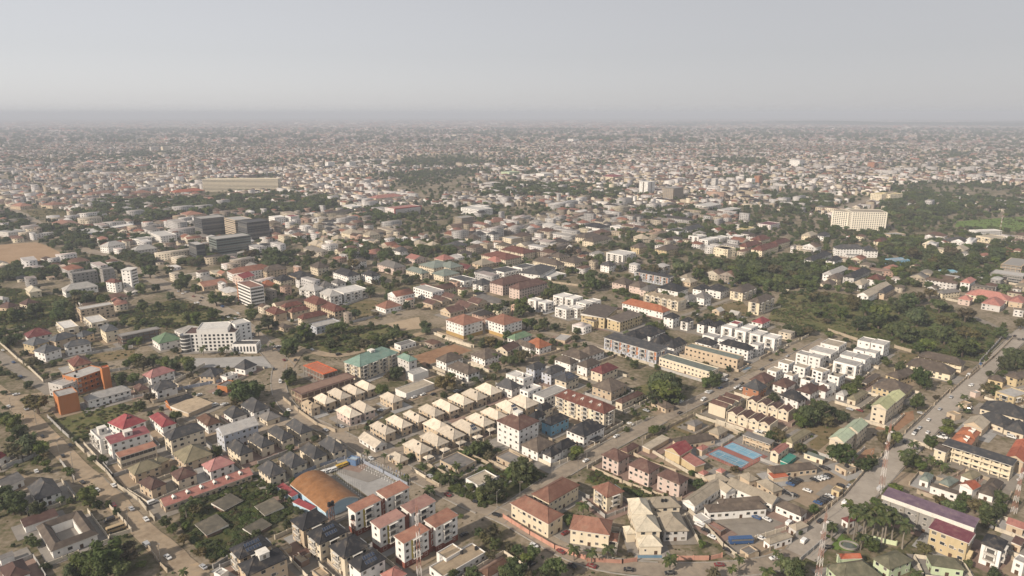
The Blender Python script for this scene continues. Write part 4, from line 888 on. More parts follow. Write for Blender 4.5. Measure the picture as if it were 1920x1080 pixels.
CARS = """-219.8 337.9 -43 w C|white car in front of @14@
-197.6 315.0 -43 s C|silver car right of @60@
-185.1 305.5 -45 w C|white car left of @56@
-273.4 385.1 -48 k C|black car, second nearest left of @20@
-269.2 371.5 -46 k C|black car, nearest left of @20@
-208.8 318.5 -47 m C|dark red car right of @60@
-361.9 463.6 41 w C|white car, nearest left of @62@
-272.9 353.3 -46 w C|white car left of @20@
-203.2 304.6 45 k V|black van right of @60@
-189.5 320.8 48 w V|white van left of @56@
-208.9 444.8 47 w V|white van behind @0@
-202.2 446.3 45 w C|white car, second nearest behind @0@
-228.2 462.9 47 w C|white car, fourth nearest behind @0@
-217.5 466.8 45 s C|silver car left of @25@
-214.5 467.5 41 k C|black car, third nearest left of @25@
-195.6 296.7 41 t T|tan truck right of @60@
-83.9 368.3 -48 w C|white car behind @17@
-106.8 352.3 42 w V|white van, nearest behind @17@
-105.1 353.3 45 w V|white van, second nearest behind @17@
-103.1 354.3 43 w V|white van, third nearest behind @17@
-99.8 358.8 43 y V|yellow van, nearest behind @17@
-98.0 360.2 45 y V|yellow van, second nearest behind @17@
-124.9 434.5 43 k C|black car, second nearest right of @59@
-111.9 411.1 -47 s C|silver car, second nearest right of @59@
-114.6 412.4 -49 k C|black car, nearest right of @59@
-91.2 437.4 42 w C|white car in front of @47@
-88.6 436.5 48 s C|silver car, second nearest in front of @47@
-84.3 440.3 47 s C|silver car, nearest in front of @47@
-37.9 425.9 46 k C|black car left of @22@
-70.7 458.7 44 w C|white car, third nearest right of @47@
-64.9 463.6 45 w C|white car, fourth nearest right of @47@
-57.8 464.2 47 k C|black car, nearest right of @47@
-203.3 446.3 43 w C|white car, third nearest behind @0@
-208.9 444.8 44 w C|white car, nearest behind @0@
10.4 283.9 -46 w C|white car in front of @18@
27.3 268.7 -42 k C|black car in front of @11@
70.5 263.8 2 k C|black car, second nearest in front of @26@
-23.4 292.6 42 k C|black car behind @44@
8.9 270.0 41 k C|black car, second nearest in front of @18@
7.7 271.9 45 k C|black car, nearest in front of @18@
78.2 415.0 -42 w C|white car right of @7@
26.1 293.8 41 m C|dark red car, nearest left of @11@
92.7 435.9 -45 s C|silver car right of @7@
93.6 300.5 -45 w V|white van left of @38@
95.4 296.0 -42 k C|black car left of @38@
97.0 290.6 -47 w C|white car, second nearest in front of @38@
101.4 280.5 -47 k C|black car in front of @38@
124.2 307.1 -45 b C|blue car, nearest right of @38@
128.9 305.5 -49 w C|white car, nearest right of @38@
120.4 289.7 -42 w C|white car, nearest in front of @38@
138.9 302.0 41 w V|white van right of @38@
158.0 402.8 41 w V|white van, nearest in front of @6@
159.6 400.8 43 w V|white van, second nearest in front of @6@
146.8 468.5 45 s C|silver car, second nearest behind @6@
136.8 446.3 41 k C|black car, nearest left of @6@
120.3 450.9 44 w C|white car, nearest left of @6@
160.7 332.7 -43 w C|white car, second nearest right of @38@
154.1 339.2 -43 b C|blue car in front of @54@
156.3 341.0 -48 k C|black car, third nearest in front of @54@
158.5 342.9 -43 k C|black car, second nearest in front of @54@
160.4 343.9 -45 k C|black car, nearest in front of @54@
169.4 343.9 -48 k C|black car right of @54@
171.8 344.9 -46 w C|white car, second nearest in front of @27@
174.2 345.8 -44 w C|white car, nearest in front of @27@
176.6 346.8 -48 s C|silver car, nearest in front of @27@
179.5 348.7 -43 k C|black car, third nearest in front of @27@
161.2 320.5 -46 b C|blue car, second nearest right of @38@
163.8 322.2 -42 k C|black car, fourth nearest left of @45@
166.0 323.9 -43 k C|black car, third nearest left of @45@
168.2 325.6 -45 k C|black car, second nearest left of @45@
170.3 327.0 -43 w C|white car left of @45@
149.1 329.2 -45 k C|black car, nearest right of @38@
151.7 328.3 -44 k C|black car, third nearest right of @38@
181.6 356.7 -47 k C|black car, second nearest in front of @27@
180.5 357.8 -48 k C|black car, nearest in front of @27@
109.5 286.6 4 b B|blue bus in front of @38@
181.5 337.9 -49 k C|black car, fourth nearest in front of @27@
185.7 337.3 47 s C|silver car, second nearest in front of @27@
149.3 282.5 8 k C|black car behind @21@
279.0 421.0 46 w C|white car, third nearest right of @19@
266.1 409.0 43 s C|silver car, nearest right of @19@
261.2 404.6 44 k C|black car, nearest right of @19@
257.8 400.8 44 w C|white car, nearest right of @19@
297.0 438.0 41 s C|silver car, second nearest left of @30@
317.6 458.7 43 s C|silver car, nearest left of @30@
245.8 389.8 45 k C|black car, second nearest in front of @19@
280.0 431.6 -46 s C|silver car, second nearest right of @19@
275.9 400.8 -47 k C|black car, third nearest right of @19@
275.5 398.3 -43 k C|black car, fourth nearest right of @19@
271.7 395.9 -43 w C|white car, fourth nearest right of @19@
274.3 394.6 -42 w C|white car behind @31@
317.6 438.8 -43 k C|black car, nearest left of @30@
319.9 443.3 -46 w C|white car left of @30@
314.8 436.5 -47 k C|black car, second nearest left of @30@
234.4 438.0 -48 s C|silver car left of @19@
240.2 435.9 -48 m C|dark red car left of @19@
316.8 395.9 -48 w V|white van in front of @30@
232.6 398.8 -47 k C|black car, nearest in front of @19@
281.0 441.8 -43 k C|black car, second nearest right of @19@
346.3 481.0 41 w C|white car, second nearest right of @34@
-342.5 710.3 -43 w C|white car, fifth nearest left of @9@
-340.5 713.1 -49 w C|white car, fourth nearest left of @9@
-277.0 654.0 -45 s C|silver car in front of @9@
-285.9 658.7 -47 w C|white car, third nearest left of @9@
-288.5 651.6 -48 k C|black car, second nearest left of @9@
-345.1 733.1 -42 k C|black car, third nearest left of @9@
-375.0 751.1 -49 w C|white car right of @36@
-357.0 739.0 -48 m C|dark red car left of @9@
-441.2 559.5 -43 w C|white car, second nearest left of @62@
-241.0 601.3 -45 k C|black car, fourth nearest right of @61@
-241.0 605.4 -42 k C|black car, fifth nearest right of @61@
-384.1 760.4 -48 s C|silver car, nearest right of @36@
-308.9 683.6 -49 w C|white car, nearest left of @9@
-208.6 568.5 45 s C|silver car, second nearest right of @61@
-205.5 566.7 47 k C|black car, sixth nearest right of @61@
-205.2 569.3 41 w C|white car, second nearest right of @61@
-242.4 597.3 42 k C|black car, nearest right of @61@
-239.1 595.3 47 w C|white car, nearest right of @61@
-238.2 597.3 44 k C|black car, third nearest right of @61@
-39.3 468.7 43 k C|black car, second nearest right of @47@
-37.5 471.3 47 k C|black car, third nearest right of @47@
-41.5 470.0 46 s C|silver car right of @47@
-71.3 511.9 -49 w C|white car, nearest right of @47@
-69.1 511.9 -49 w C|white car, second nearest right of @47@
-187.0 702.1 47 w C|white car left of @8@
-183.3 704.8 43 k C|black car left of @8@
-179.5 707.5 44 s C|silver car, nearest left of @8@
-176.9 715.9 47 s C|silver car, second nearest left of @8@
-173.7 561.3 -49 w C|white car behind @25@
189.4 668.5 47 w C|white car, second nearest left of @23@
208.6 702.1 43 w C|white car, nearest left of @23@
201.9 699.4 45 k C|black car left of @23@
212.3 704.8 46 s C|silver car left of @23@
215.4 535.6 42 k C|black car, nearest right of @4@
167.8 476.5 42 w C|white car, second nearest in front of @32@
174.6 484.6 42 k C|black car, second nearest in front of @32@
143.9 468.7 47 w C|white car, second nearest left of @6@
145.6 467.4 43 s C|silver car, nearest behind @6@
263.6 793.1 46 b C|blue car, second nearest behind @23@
262.4 799.9 47 b C|blue car, third nearest behind @23@
265.8 789.7 45 b C|blue car, nearest behind @23@
267.4 799.9 42 b C|blue car, fourth nearest behind @23@
260.1 803.4 42 s C|silver car behind @23@
171.1 473.9 45 w C|white car, third nearest in front of @32@
170.8 479.2 46 s C|silver car, second nearest in front of @32@
161.6 490.1 47 s C|silver car, nearest in front of @32@
165.2 491.5 47 w C|white car, nearest in front of @32@
295.5 481.9 -45 k C|black car right of @15@
460.6 589.3 46 k C|black car, second nearest right of @34@
463.8 588.6 45 k C|black car, third nearest right of @34@
347.8 481.9 48 w C|white car, nearest right of @34@
-784.7 1140.7 -42 w C|white car, third nearest left of @42@
-763.4 1115.1 -48 s C|silver car left of @42@
-731.1 1078.8 -47 w C|white car, second nearest left of @42@
-709.9 1055.8 -45 k C|black car, nearest left of @42@
-680.7 1022.9 -49 w C|white car, nearest left of @42@
-809.2 1167.4 -43 k C|black car, second nearest left of @42@
-352.7 442.7 -41 w C|white car left of @28@
-337.2 438.2 -41 s V|silver van left of @28@
-298.5 396.9 -42 k C|black car in front of @28@
-239.1 341.3 -40 k C|black car left of @14@
-226.2 333.2 -40 w C|white car left of @14@
-174.2 284.6 -40 s V|silver van right of @60@
-159.3 275.1 -38 w C|white car in front of @56@
-139.8 268.1 -38 s C|silver car in front of @56@
-411.2 530.2 -40 b C|blue car, second nearest left of @62@
-383.4 498.6 -39 b C|blue car, nearest left of @62@
-191.3 514.8 -74 k C|black car, nearest left of @25@
-177.1 487.7 -74 w V|white van left of @25@
-154.5 436.2 -54 w C|white car right of @59@
-120.9 405.7 -38 s C|silver car, nearest right of @59@
-46.1 347.6 -41 s C|silver car right of @17@
-34.5 328.3 -42 m C|dark red car left of @18@
-18.9 321.3 -32 k C|black car, second nearest left of @18@
-7.9 309.4 -32 k C|black car, nearest left of @18@
22.9 279.3 -45 m C|dark red car, second nearest left of @11@
36.1 268.7 -31 m C|dark red car in front of @11@
52.5 266.2 -9 k C|black car, nearest in front of @26@
94.3 269.5 2 m C|dark red car right of @26@
121.1 274.4 17 w C|white car left of @21@
155.1 304.0 43 k C|black car, second nearest right of @38@
175.4 320.2 43 w V|white van left of @45@
140.2 287.3 45 w V|white van behind @21@
176.3 313.5 43 k C|black car, nearest left of @45@
201.1 334.3 44 s V|silver van behind @45@
239.5 371.5 44 w C|white car left of @31@
267.6 402.5 44 w C|white car, second nearest right of @19@
292.7 423.1 44 k C|black car, third nearest left of @30@
325.8 458.3 44 k V|black van left of @30@
357.0 500.3 44 w V|white van right of @34@
384.0 526.2 44 b C|blue car right of @34@
425.0 554.0 44 k C|black car, nearest right of @34@
463.7 598.9 43 k C|black car in front of @12@
488.4 625.6 43 w C|white car in front of @12@
8.9 324.5 52 k C|black car behind @18@
43.7 365.7 45 w C|white car in front of @37@
66.3 397.0 44 w C|white car right of @37@
115.1 432.0 42 k C|black car, second nearest left of @6@
137.2 453.9 42 w V|white van left of @6@
156.1 476.2 39 b C|blue car in front of @32@
172.7 492.4 39 k C|black car, nearest in front of @32@
200.7 514.2 41 k C|black car, second nearest right of @4@
233.0 544.9 44 s C|silver car right of @4@
279.9 581.1 44 k C|black car left of @34@
-189.6 535.3 124 m C|dark red car left of @25@
-201.3 557.6 124 k V|black van right of @61@
-221.9 571.2 124 s C|silver car, nearest right of @61@
-246.9 602.7 126 k C|black car, second nearest right of @61@
-260.0 621.1 126 m C|dark red car right of @61@
-281.6 672.9 126 w C|white car, second nearest left of @9@
-307.3 696.6 135 b V|blue van left of @9@
-341.8 721.4 135 k C|black car, nearest left of @9@
-374.2 757.4 141 s C|silver car, second nearest right of @36@
-180.4 535.4 95 k C|black car, second nearest left of @25@
-147.4 548.6 37 k V|black van behind @25@
-119.4 576.9 51 b C|blue car behind @47@
-83.2 613.9 39 k V|black van left of @3@"""
WALLS = """c 2.4 -270.6,386.6 -249.4,367.6 -232.6,353.1 -217.8,337.7 -198.5,323.5 -180.9,305.5|cream rendered boundary wall left of @14@
g 2.2 -314.4,426.2 -291.2,405.0 -271.4,387.8|grey rendered boundary wall in front of @28@
c 2.2 -211.7,318.4 -195.4,304.0 -187.7,296.4|cream rendered boundary wall, nearest right of @60@
g 2.4 -296.7,357.1 -289.1,365.5 -283.8,379.7|grey rendered boundary wall, second nearest left of @20@
g 2.2 -267.0,365.5 -246.1,345.3|grey rendered boundary wall, nearest left of @20@
t 2.0 -175.5,286.4 -160.7,270.5 -155.0,265.5|tan rendered boundary wall right of @60@
c 2.2 -194.9,290.6 -187.3,295.7|cream rendered boundary wall, second nearest right of @60@
g 2.2 -299.9,442.1 -278.9,455.8 -263.3,465.4|grey rendered boundary wall right of @28@
b 2.2 -89.4,365.5 -73.3,352.1 -58.0,338.7|blue-grey rendered boundary wall right of @17@
t 2.6 -164.4,455.8 -147.1,434.8 -127.6,412.7 -113.6,403.7 -106.2,406.2|tan rendered boundary wall, nearest right of @59@
c 2.2 -57.4,355.1 -40.2,337.7|cream rendered boundary wall right of @17@
t 2.2 -113.6,403.7 -96.0,412.7 -90.3,426.2 -74.7,459.0|tan rendered boundary wall, second nearest right of @59@
t 2.2 -97.2,280.9 -85.1,273.0 -78.3,265.5|tan rendered boundary wall left of @33@
b 2.2 -122.6,347.2 -112.9,359.2 -99.6,368.7|blue-grey rendered boundary wall behind @17@
g 2.2 -135.3,268.0 -131.4,274.3|grey rendered boundary wall left of @17@
p 2.4 -4.5,307.9 8.7,293.5 20.2,282.3 33.7,274.3|brick pink rendered boundary wall in front of @18@
t 2.2 46.4,357.1 61.4,341.5 81.1,327.0|tan rendered boundary wall, second nearest left of @10@
c 2.4 14.8,367.6 22.8,359.2 42.9,374.1 54.0,385.5|cream rendered boundary wall in front of @37@
t 2.2 71.2,376.4 80.5,363.4 93.8,353.1|tan rendered boundary wall, nearest left of @10@
p 2.2 34.4,273.0 50.5,271.5 57.3,273.0|brick pink rendered boundary wall in front of @11@
t 2.0 -47.9,344.3 -40.2,337.7|tan rendered boundary wall right of @17@
c 2.2 54.6,390.2 67.9,405.0 92.2,423.5|cream rendered boundary wall right of @37@
c 2.2 82.0,382.0 90.9,367.6 101.5,351.1 111.0,341.5|cream rendered boundary wall in front of @10@
c 2.4 89.5,318.4 95.9,300.9 100.5,283.6 104.1,276.3|cream rendered boundary wall in front of @38@
p 2.2 76.4,274.3 91.2,274.3 97.5,276.3|brick pink rendered boundary wall right of @26@
t 2.4 102.9,274.9 115.1,276.9 133.4,287.8 147.5,300.9 168.6,320.1|tan rendered boundary wall right of @38@
c 2.2 125.0,427.6 140.5,412.7 146.8,399.9|cream rendered boundary wall left of @6@
t 2.2 84.4,395.0 102.4,410.1 123.6,429.0|tan rendered boundary wall behind @10@
t 2.2 196.2,434.8 195.4,415.4|tan rendered boundary wall right of @6@
t 2.2 133.4,287.8 152.1,305.5 177.5,327.0 202.0,353.1 231.1,380.9 266.0,415.4 324.7,472.0|tan rendered boundary wall in front of @27@
g 2.2 132.5,273.0 151.2,289.2|grey rendered boundary wall left of @21@
q 2.4 171.6,290.6 183.2,285.0|pale green rendered boundary wall left of @16@
c 2.2 190.2,367.6 196.7,361.3 203.0,355.1|cream rendered boundary wall in front of @27@
t 2.2 210.8,423.5 224.4,419.4|tan rendered boundary wall left of @19@
c 2.2 251.7,390.2 257.3,380.9|cream rendered boundary wall left of @31@
c 2.2 348.5,472.0 354.9,462.2 366.1,452.7|cream rendered boundary wall behind @30@
c 2.4 -458.7,580.1 -412.9,537.7 -393.8,521.7 -357.9,487.9 -355.3,492.1|cream rendered boundary wall left of @62@
c 2.4 -478.8,607.8 -467.3,624.8|cream rendered boundary wall left of @29@
g 2.2 -362.3,547.8 -354.3,558.2 -333.8,569.0|grey rendered boundary wall behind @62@
g 2.4 -320.5,509.5 -296.5,524.8|grey rendered boundary wall right of @62@
c 2.4 -257.8,486.6 -251.2,524.8|cream rendered boundary wall in front of @61@
b 2.4 -248.3,473.2 -224.1,489.3|blue-grey rendered boundary wall right of @28@
t 2.4 -343.9,766.6 -301.8,724.4|tan rendered boundary wall left of @9@
c 2.4 -440.5,730.2 -427.1,754.1|cream rendered boundary wall in front of @36@
c 2.6 -74.4,607.8 -57.1,587.8 -36.0,569.0|cream rendered boundary wall left of @3@
g 2.4 -157.3,642.6 -133.1,666.2|grey rendered boundary wall, nearest left of @8@
g 2.4 -178.2,702.2 -164.9,730.2|grey rendered boundary wall, second nearest left of @8@
c 2.4 -37.2,531.2 -18.2,509.5|cream rendered boundary wall, nearest left of @41@
c 2.4 -265.2,983.9 -214.8,1037.4|cream rendered boundary wall left of @24@
c 2.6 -58.9,591.7 -33.7,569.0|cream rendered boundary wall in front of @3@
c 2.4 -39.7,531.2 -18.4,509.5|cream rendered boundary wall, second nearest left of @41@
t 2.4 47.6,806.6 84.3,786.2|tan rendered boundary wall right of @1@
c 2.6 299.3,786.2 319.9,763.5|cream rendered boundary wall, second nearest right of @23@
c 2.4 217.7,554.7 237.5,569.0 248.9,576.4 273.5,599.7|cream rendered boundary wall right of @4@
c 2.4 253.9,671.2 285.0,696.8|cream rendered boundary wall, nearest right of @23@
t 2.6 299.3,616.2 312.9,587.8|tan rendered boundary wall left of @34@
t 2.6 336.6,569.0 344.1,556.4|tan rendered boundary wall, second nearest right of @34@
g 2.6 386.4,531.2 413.2,558.2 450.1,595.7|grey rendered boundary wall right of @34@
t 2.4 321.7,466.7 378.5,520.1|tan rendered boundary wall, nearest right of @34@
t 2.4 353.2,494.9 403.9,541.0 456.1,591.7|tan rendered boundary wall, third nearest right of @34@
c 2.6 479.0,727.3 492.2,707.6|cream rendered boundary wall left of @12@
c 2.4 587.9,820.9 608.9,786.2|cream rendered boundary wall in front of @46@
t 2.2 -132.6,330.1 -119.4,343.6|tan compound wall left of @17@
t 2.2 -128.1,371.3 -141.6,357.5|tan compound wall right of @48@
c 2.2 -114.3,351.7 -102.9,362.9|cream compound wall behind @17@
c 2.2 -90.4,371.0 -110.5,391.4 -125.4,376.8|cream compound wall right of @59@
g 2.2 -149.0,362.5 -135.6,377.1|grey compound wall right of @59@
t 2.2 -131.5,383.4 -120.3,394.4 -139.2,413.8 -150.4,402.9|tan compound wall right of @59@
t 2.2 -155.7,427.7 -177.6,448.5 -193.5,431.7|tan compound wall left of @25@
c 2.2 -202.4,424.0 -184.3,406.5|cream compound wall behind @59@
g 2.2 -237.2,362.5 -216.3,382.9 -229.2,396.1|grey compound wall left of @0@
g 2.2 -238.8,361.1 -225.9,348.2 -203.5,370.6|grey compound wall left of @14@
c 2.2 -265.5,386.4 -247.1,368.9|cream compound wall, nearest left of @20@
c 2.2 -265.3,402.7 -243.8,388.9|cream compound wall, nearest behind @20@
c 2.2 -221.4,391.8 -210.3,403.3 -232.3,424.4 -243.4,412.9|cream compound wall, second nearest behind @20@
c 2.2 -180.9,407.4 -201.7,427.6 -215.6,413.3|cream compound wall behind @0@
g 2.2 -168.1,365.2 -189.5,385.8|grey compound wall right of @0@
c 2.2 -209.0,332.7 -191.4,351.3|cream compound wall left of @48@
c 2.2 -207.8,331.5 -190.7,319.5 -181.8,332.2|cream compound wall left of @56@
g 2.2 -182.0,326.2 -166.7,341.5|grey compound wall behind @56@
t 2.2 -153.7,353.9 -167.1,367.0|tan compound wall behind @48@
t 2.2 -275.9,482.7 -287.1,470.7|tan compound wall right of @28@
c 2.2 -255.0,449.7 -238.3,466.9 -254.3,482.4|cream compound wall right of @28@
c 2.2 -211.8,269.0 -193.3,288.0 -218.8,312.8|cream compound wall right of @60@
c 2.2 -266.7,328.4 -246.9,309.1 -232.3,324.1 -252.2,343.4 -266.7,328.4|cream compound wall behind @60@
g 2.2 -234.4,263.0 -217.5,247.3 -205.4,260.3 -222.2,276.0 -234.4,263.0|grey compound wall in front of @60@
c 2.2 -311.9,357.4 -294.9,355.6 -293.3,370.7 -310.3,372.5 -311.9,357.4|cream compound wall, second nearest left of @20@
g 2.2 -103.7,270.8 -116.2,283.6 -132.2,268.0|grey compound wall in front of @17@
c 2.2 -90.5,260.8 -105.2,277.0|cream compound wall, second nearest in front of @17@
c 2.2 -97.2,307.8 -114.7,290.0|cream compound wall, nearest in front of @17@
t 2.2 -71.7,281.3 -85.8,295.2|tan compound wall in front of @17@
c 2.2 -87.9,269.8 -73.7,255.6|cream compound wall, second nearest left of @33@
c 2.2 -49.4,264.4 -63.1,278.4|cream compound wall, nearest left of @33@
t 2.2 -71.9,283.7 -61.3,273.4|tan compound wall left of @33@
c 2.2 -22.3,261.0 -10.6,248.8 7.8,266.5 -3.9,278.7 -22.3,261.0|cream compound wall right of @44@
g 2.2 -52.0,245.3 -38.2,259.3|grey compound wall left of @44@
g 2.2 41.2,325.6 27.4,339.3|grey compound wall behind @18@
g 2.2 37.5,323.8 47.6,307.4 63.5,317.2 53.5,333.6|grey compound wall behind @26@
c 2.2 48.4,277.2 53.4,296.2 27.9,302.9|cream compound wall left of @26@
t 2.2 25.1,391.2 2.6,412.7 -18.0,391.2|tan compound wall behind @22@
c 2.2 59.7,401.6 73.8,416.2 38.1,450.6|cream compound wall, nearest right of @7@
t 2.2 42.7,409.8 31.5,421.4|tan compound wall, nearest left of @7@
t 2.2 2.4,415.4 15.6,403.0 30.5,419.0|tan compound wall right of @22@
t 2.2 15.3,471.8 -2.2,453.1|tan compound wall, second nearest left of @7@
t 2.2 47.6,459.7 32.2,474.8|tan compound wall, second nearest behind @7@
g 2.2 53.0,465.2 71.1,448.0 89.9,467.7 71.8,484.9 53.0,465.2|grey compound wall right of @7@
c 2.2 67.1,443.0 76.3,433.4 99.5,455.7 90.3,465.3|cream compound wall, second nearest right of @7@
c 2.2 76.1,356.9 59.6,373.7 43.7,358.1|cream compound wall right of @37@
t 2.2 57.0,346.6 75.0,328.5|tan compound wall, second nearest behind @26@
t 2.2 -50.0,361.7 -30.1,343.1 -13.0,361.4 -32.9,380.0 -50.0,361.7|tan compound wall, second nearest in front of @22@
t 2.2 -14.3,366.5 -0.0,352.0 12.3,364.2 -2.0,378.7 -14.3,366.5|tan compound wall, nearest in front of @22@
t 2.2 90.2,324.3 63.0,322.0|tan compound wall, nearest behind @26@
c 2.2 89.6,283.9 88.3,308.6|cream compound wall left of @38@
c 2.2 135.2,297.5 111.9,287.0|cream compound wall in front of @38@
t 2.2 129.6,384.2 146.3,399.5 133.5,413.4 116.8,398.1|tan compound wall, nearest left of @6@
g 2.2 147.5,367.0 156.0,358.1|grey compound wall, nearest in front of @54@
c 2.2 134.1,349.4 121.6,343.6|cream compound wall right of @10@
g 2.2 150.6,327.1 142.4,344.6|grey compound wall, second nearest in front of @54@
c 2.2 136.6,419.5 164.1,392.7 178.7,407.7|cream compound wall right of @54@
t 2.2 183.8,412.6 197.1,426.0 170.1,453.0|tan compound wall, nearest right of @6@
t 2.2 154.1,456.3 130.2,433.6|tan compound wall, second nearest left of @6@
c 2.2 163.0,465.4 176.9,450.6 191.4,464.2|cream compound wall behind @6@
t 2.2 183.8,452.5 197.4,432.9 213.4,443.9|tan compound wall, second nearest right of @6@
g 2.2 183.8,374.9 196.5,361.9 215.7,380.7|grey compound wall in front of @27@
c 2.2 232.9,421.4 246.4,408.1 266.6,428.6|cream compound wall in front of @19@
c 2.2 229.7,450.2 241.5,437.4 266.1,460.2 254.3,472.9|cream compound wall behind @19@
c 2.2 186.2,275.8 182.5,261.2 202.1,256.1 205.9,270.7 186.2,275.8|cream compound wall in front of @16@
t 2.2 219.9,331.3 235.7,316.2 244.9,325.9|tan compound wall right of @45@
t 2.2 254.1,313.5 269.5,329.3|tan compound wall in front of @31@
t 2.2 240.7,343.2 232.3,351.6 220.2,339.5|tan compound wall, second nearest left of @31@
t 2.2 267.7,343.0 260.5,354.3 245.7,344.8|tan compound wall, nearest left of @31@
c 2.2 238.6,297.6 248.4,287.0 258.4,296.3 248.7,306.8 238.6,297.6|cream compound wall right of @45@
c 2.2 228.9,282.2 237.6,272.6 250.2,284.1|cream compound wall right of @16@
t 2.2 225.5,257.4 236.5,264.8 230.4,273.9|tan compound wall right of @16@
c 2.2 273.6,390.7 258.0,375.2|cream compound wall left of @31@
c 2.2 290.5,345.3 307.4,362.3|cream compound wall right of @31@
c 2.2 340.9,458.0 350.2,438.6 374.6,450.3 365.4,469.7 340.9,458.0|cream compound wall right of @30@
t 2.2 233.5,521.1 246.5,507.9 261.2,522.4 248.2,535.6|tan compound wall, nearest left of @15@
t 2.2 276.7,537.6 259.6,555.0 243.1,538.9|tan compound wall, third nearest left of @15@
c 2.2 265.3,488.1 281.9,504.5 263.6,523.1|cream compound wall, nearest right of @15@
t 2.2 296.7,519.2 283.8,532.3|tan compound wall behind @15@
c 2.2 282.8,528.8 294.9,516.5|cream compound wall, second nearest right of @15@
t 2.2 214.7,501.1 225.6,489.0 238.1,500.2 227.3,512.3|tan compound wall, second nearest left of @15@
c 2.2 249.8,489.4 240.3,503.9|cream compound wall, nearest left of @15@
g 2.2 233.0,482.0 243.1,470.6 256.8,482.7|grey compound wall in front of @15@
c 2.2 223.1,483.5 212.6,495.3 198.9,483.2|cream compound wall, second nearest left of @15@
t 2.2 324.9,530.8 305.8,512.1|tan compound wall in front of @34@
t 2.2 317.5,488.4 308.0,506.0|tan compound wall left of @34@
c 2.2 279.0,447.0 298.9,466.0 278.8,487.1|cream compound wall left of @30@
c 2.2 375.8,470.8 402.2,483.2 393.8,501.0|cream compound wall right of @34@
c 2.2 74.5,564.5 118.1,520.9|cream compound wall right of @5@
c 2.2 122.8,570.0 145.1,591.9 124.7,612.7 102.4,590.7|cream compound wall right of @35@
c 2.2 90.6,580.3 109.1,561.5|cream compound wall behind @5@
g 2.2 114.4,564.1 127.4,550.9|grey compound wall right of @5@
t 2.2 122.5,553.3 136.8,538.8|tan compound wall left of @32@
t 2.2 203.1,577.0 217.8,562.0|tan compound wall, second nearest right of @4@
c 2.2 227.0,553.9 243.3,569.9 229.6,583.9|cream compound wall right of @4@
t 2.2 191.7,581.1 178.8,594.3 165.4,581.2|tan compound wall left of @4@
t 2.2 204.2,573.4 191.1,586.8|tan compound wall behind @4@
t 2.2 207.5,538.7 221.9,552.9 211.0,564.0|tan compound wall, third nearest right of @4@
t 2.2 141.6,547.6 180.7,510.2 193.4,523.5 154.4,560.9 141.6,547.6|tan compound wall, nearest right of @4@
g 2.2 112.1,524.6 151.7,483.5 169.1,500.2 129.4,541.3|grey compound wall in front of @32@
t 2.2 -70.0,608.5 -44.1,582.2|tan compound wall in front of @3@
t 2.2 -7.3,586.2 17.7,610.8|tan compound wall right of @13@
c 2.2 26.1,583.6 10.9,599.1 -12.5,576.0|cream compound wall right of @13@
t 2.2 22.9,541.7 42.4,559.4 22.3,581.5|tan compound wall, nearest right of @41@
c 2.2 -67.2,521.8 -52.6,507.0 -34.4,525.0 -49.0,539.8 -67.2,521.8|cream compound wall, second nearest left of @41@
c 2.2 -59.3,506.2 -33.5,480.3 -16.6,497.0|cream compound wall right of @47@
c 2.2 -39.4,535.5 -22.2,517.6 -3.0,536.0|cream compound wall, nearest left of @41@
g 2.2 26.1,520.6 46.5,501.1|grey compound wall, second nearest in front of @41@
c 2.2 44.2,507.1 58.2,492.4|cream compound wall behind @7@
c 2.2 89.4,499.4 74.8,514.6|cream compound wall left of @5@
t 2.2 63.7,522.9 85.8,543.0 68.4,562.2|tan compound wall left of @5@
t 2.2 35.7,537.4 55.3,517.6 70.1,532.2|tan compound wall, second nearest right of @41@
g 2.2 5.6,498.2 17.4,486.8 32.1,502.0 20.3,513.4 5.6,498.2|grey compound wall, nearest in front of @41@
t 2.2 29.6,476.8 46.8,495.0 34.0,507.0|tan compound wall, third nearest behind @7@
t 2.2 23.6,476.9 40.3,461.4|tan compound wall, nearest behind @7@
g 2.2 -12.4,483.7 2.7,469.8|grey compound wall left of @7@
c 2.2 -2.1,478.9 8.6,468.5 21.0,481.3|cream compound wall left of @7@
t 2.2 -84.1,523.4 -108.4,541.2 -139.1,499.2|tan compound wall behind @47@
t 2.2 -107.8,566.1 -96.4,554.5 -79.7,570.8 -91.2,582.5 -107.8,566.1|tan compound wall left of @3@
g 2.2 -271.7,477.5 -257.3,499.9 -273.5,510.3 -287.9,487.8|grey compound wall left of @61@
t 2.2 -218.8,503.5 -240.7,506.5 -244.0,483.1|tan compound wall in front of @61@
c 2.2 -215.6,482.1 -208.0,497.8|cream compound wall left of @25@
c 2.2 -199.5,516.0 -216.3,523.8|cream compound wall right of @61@"""
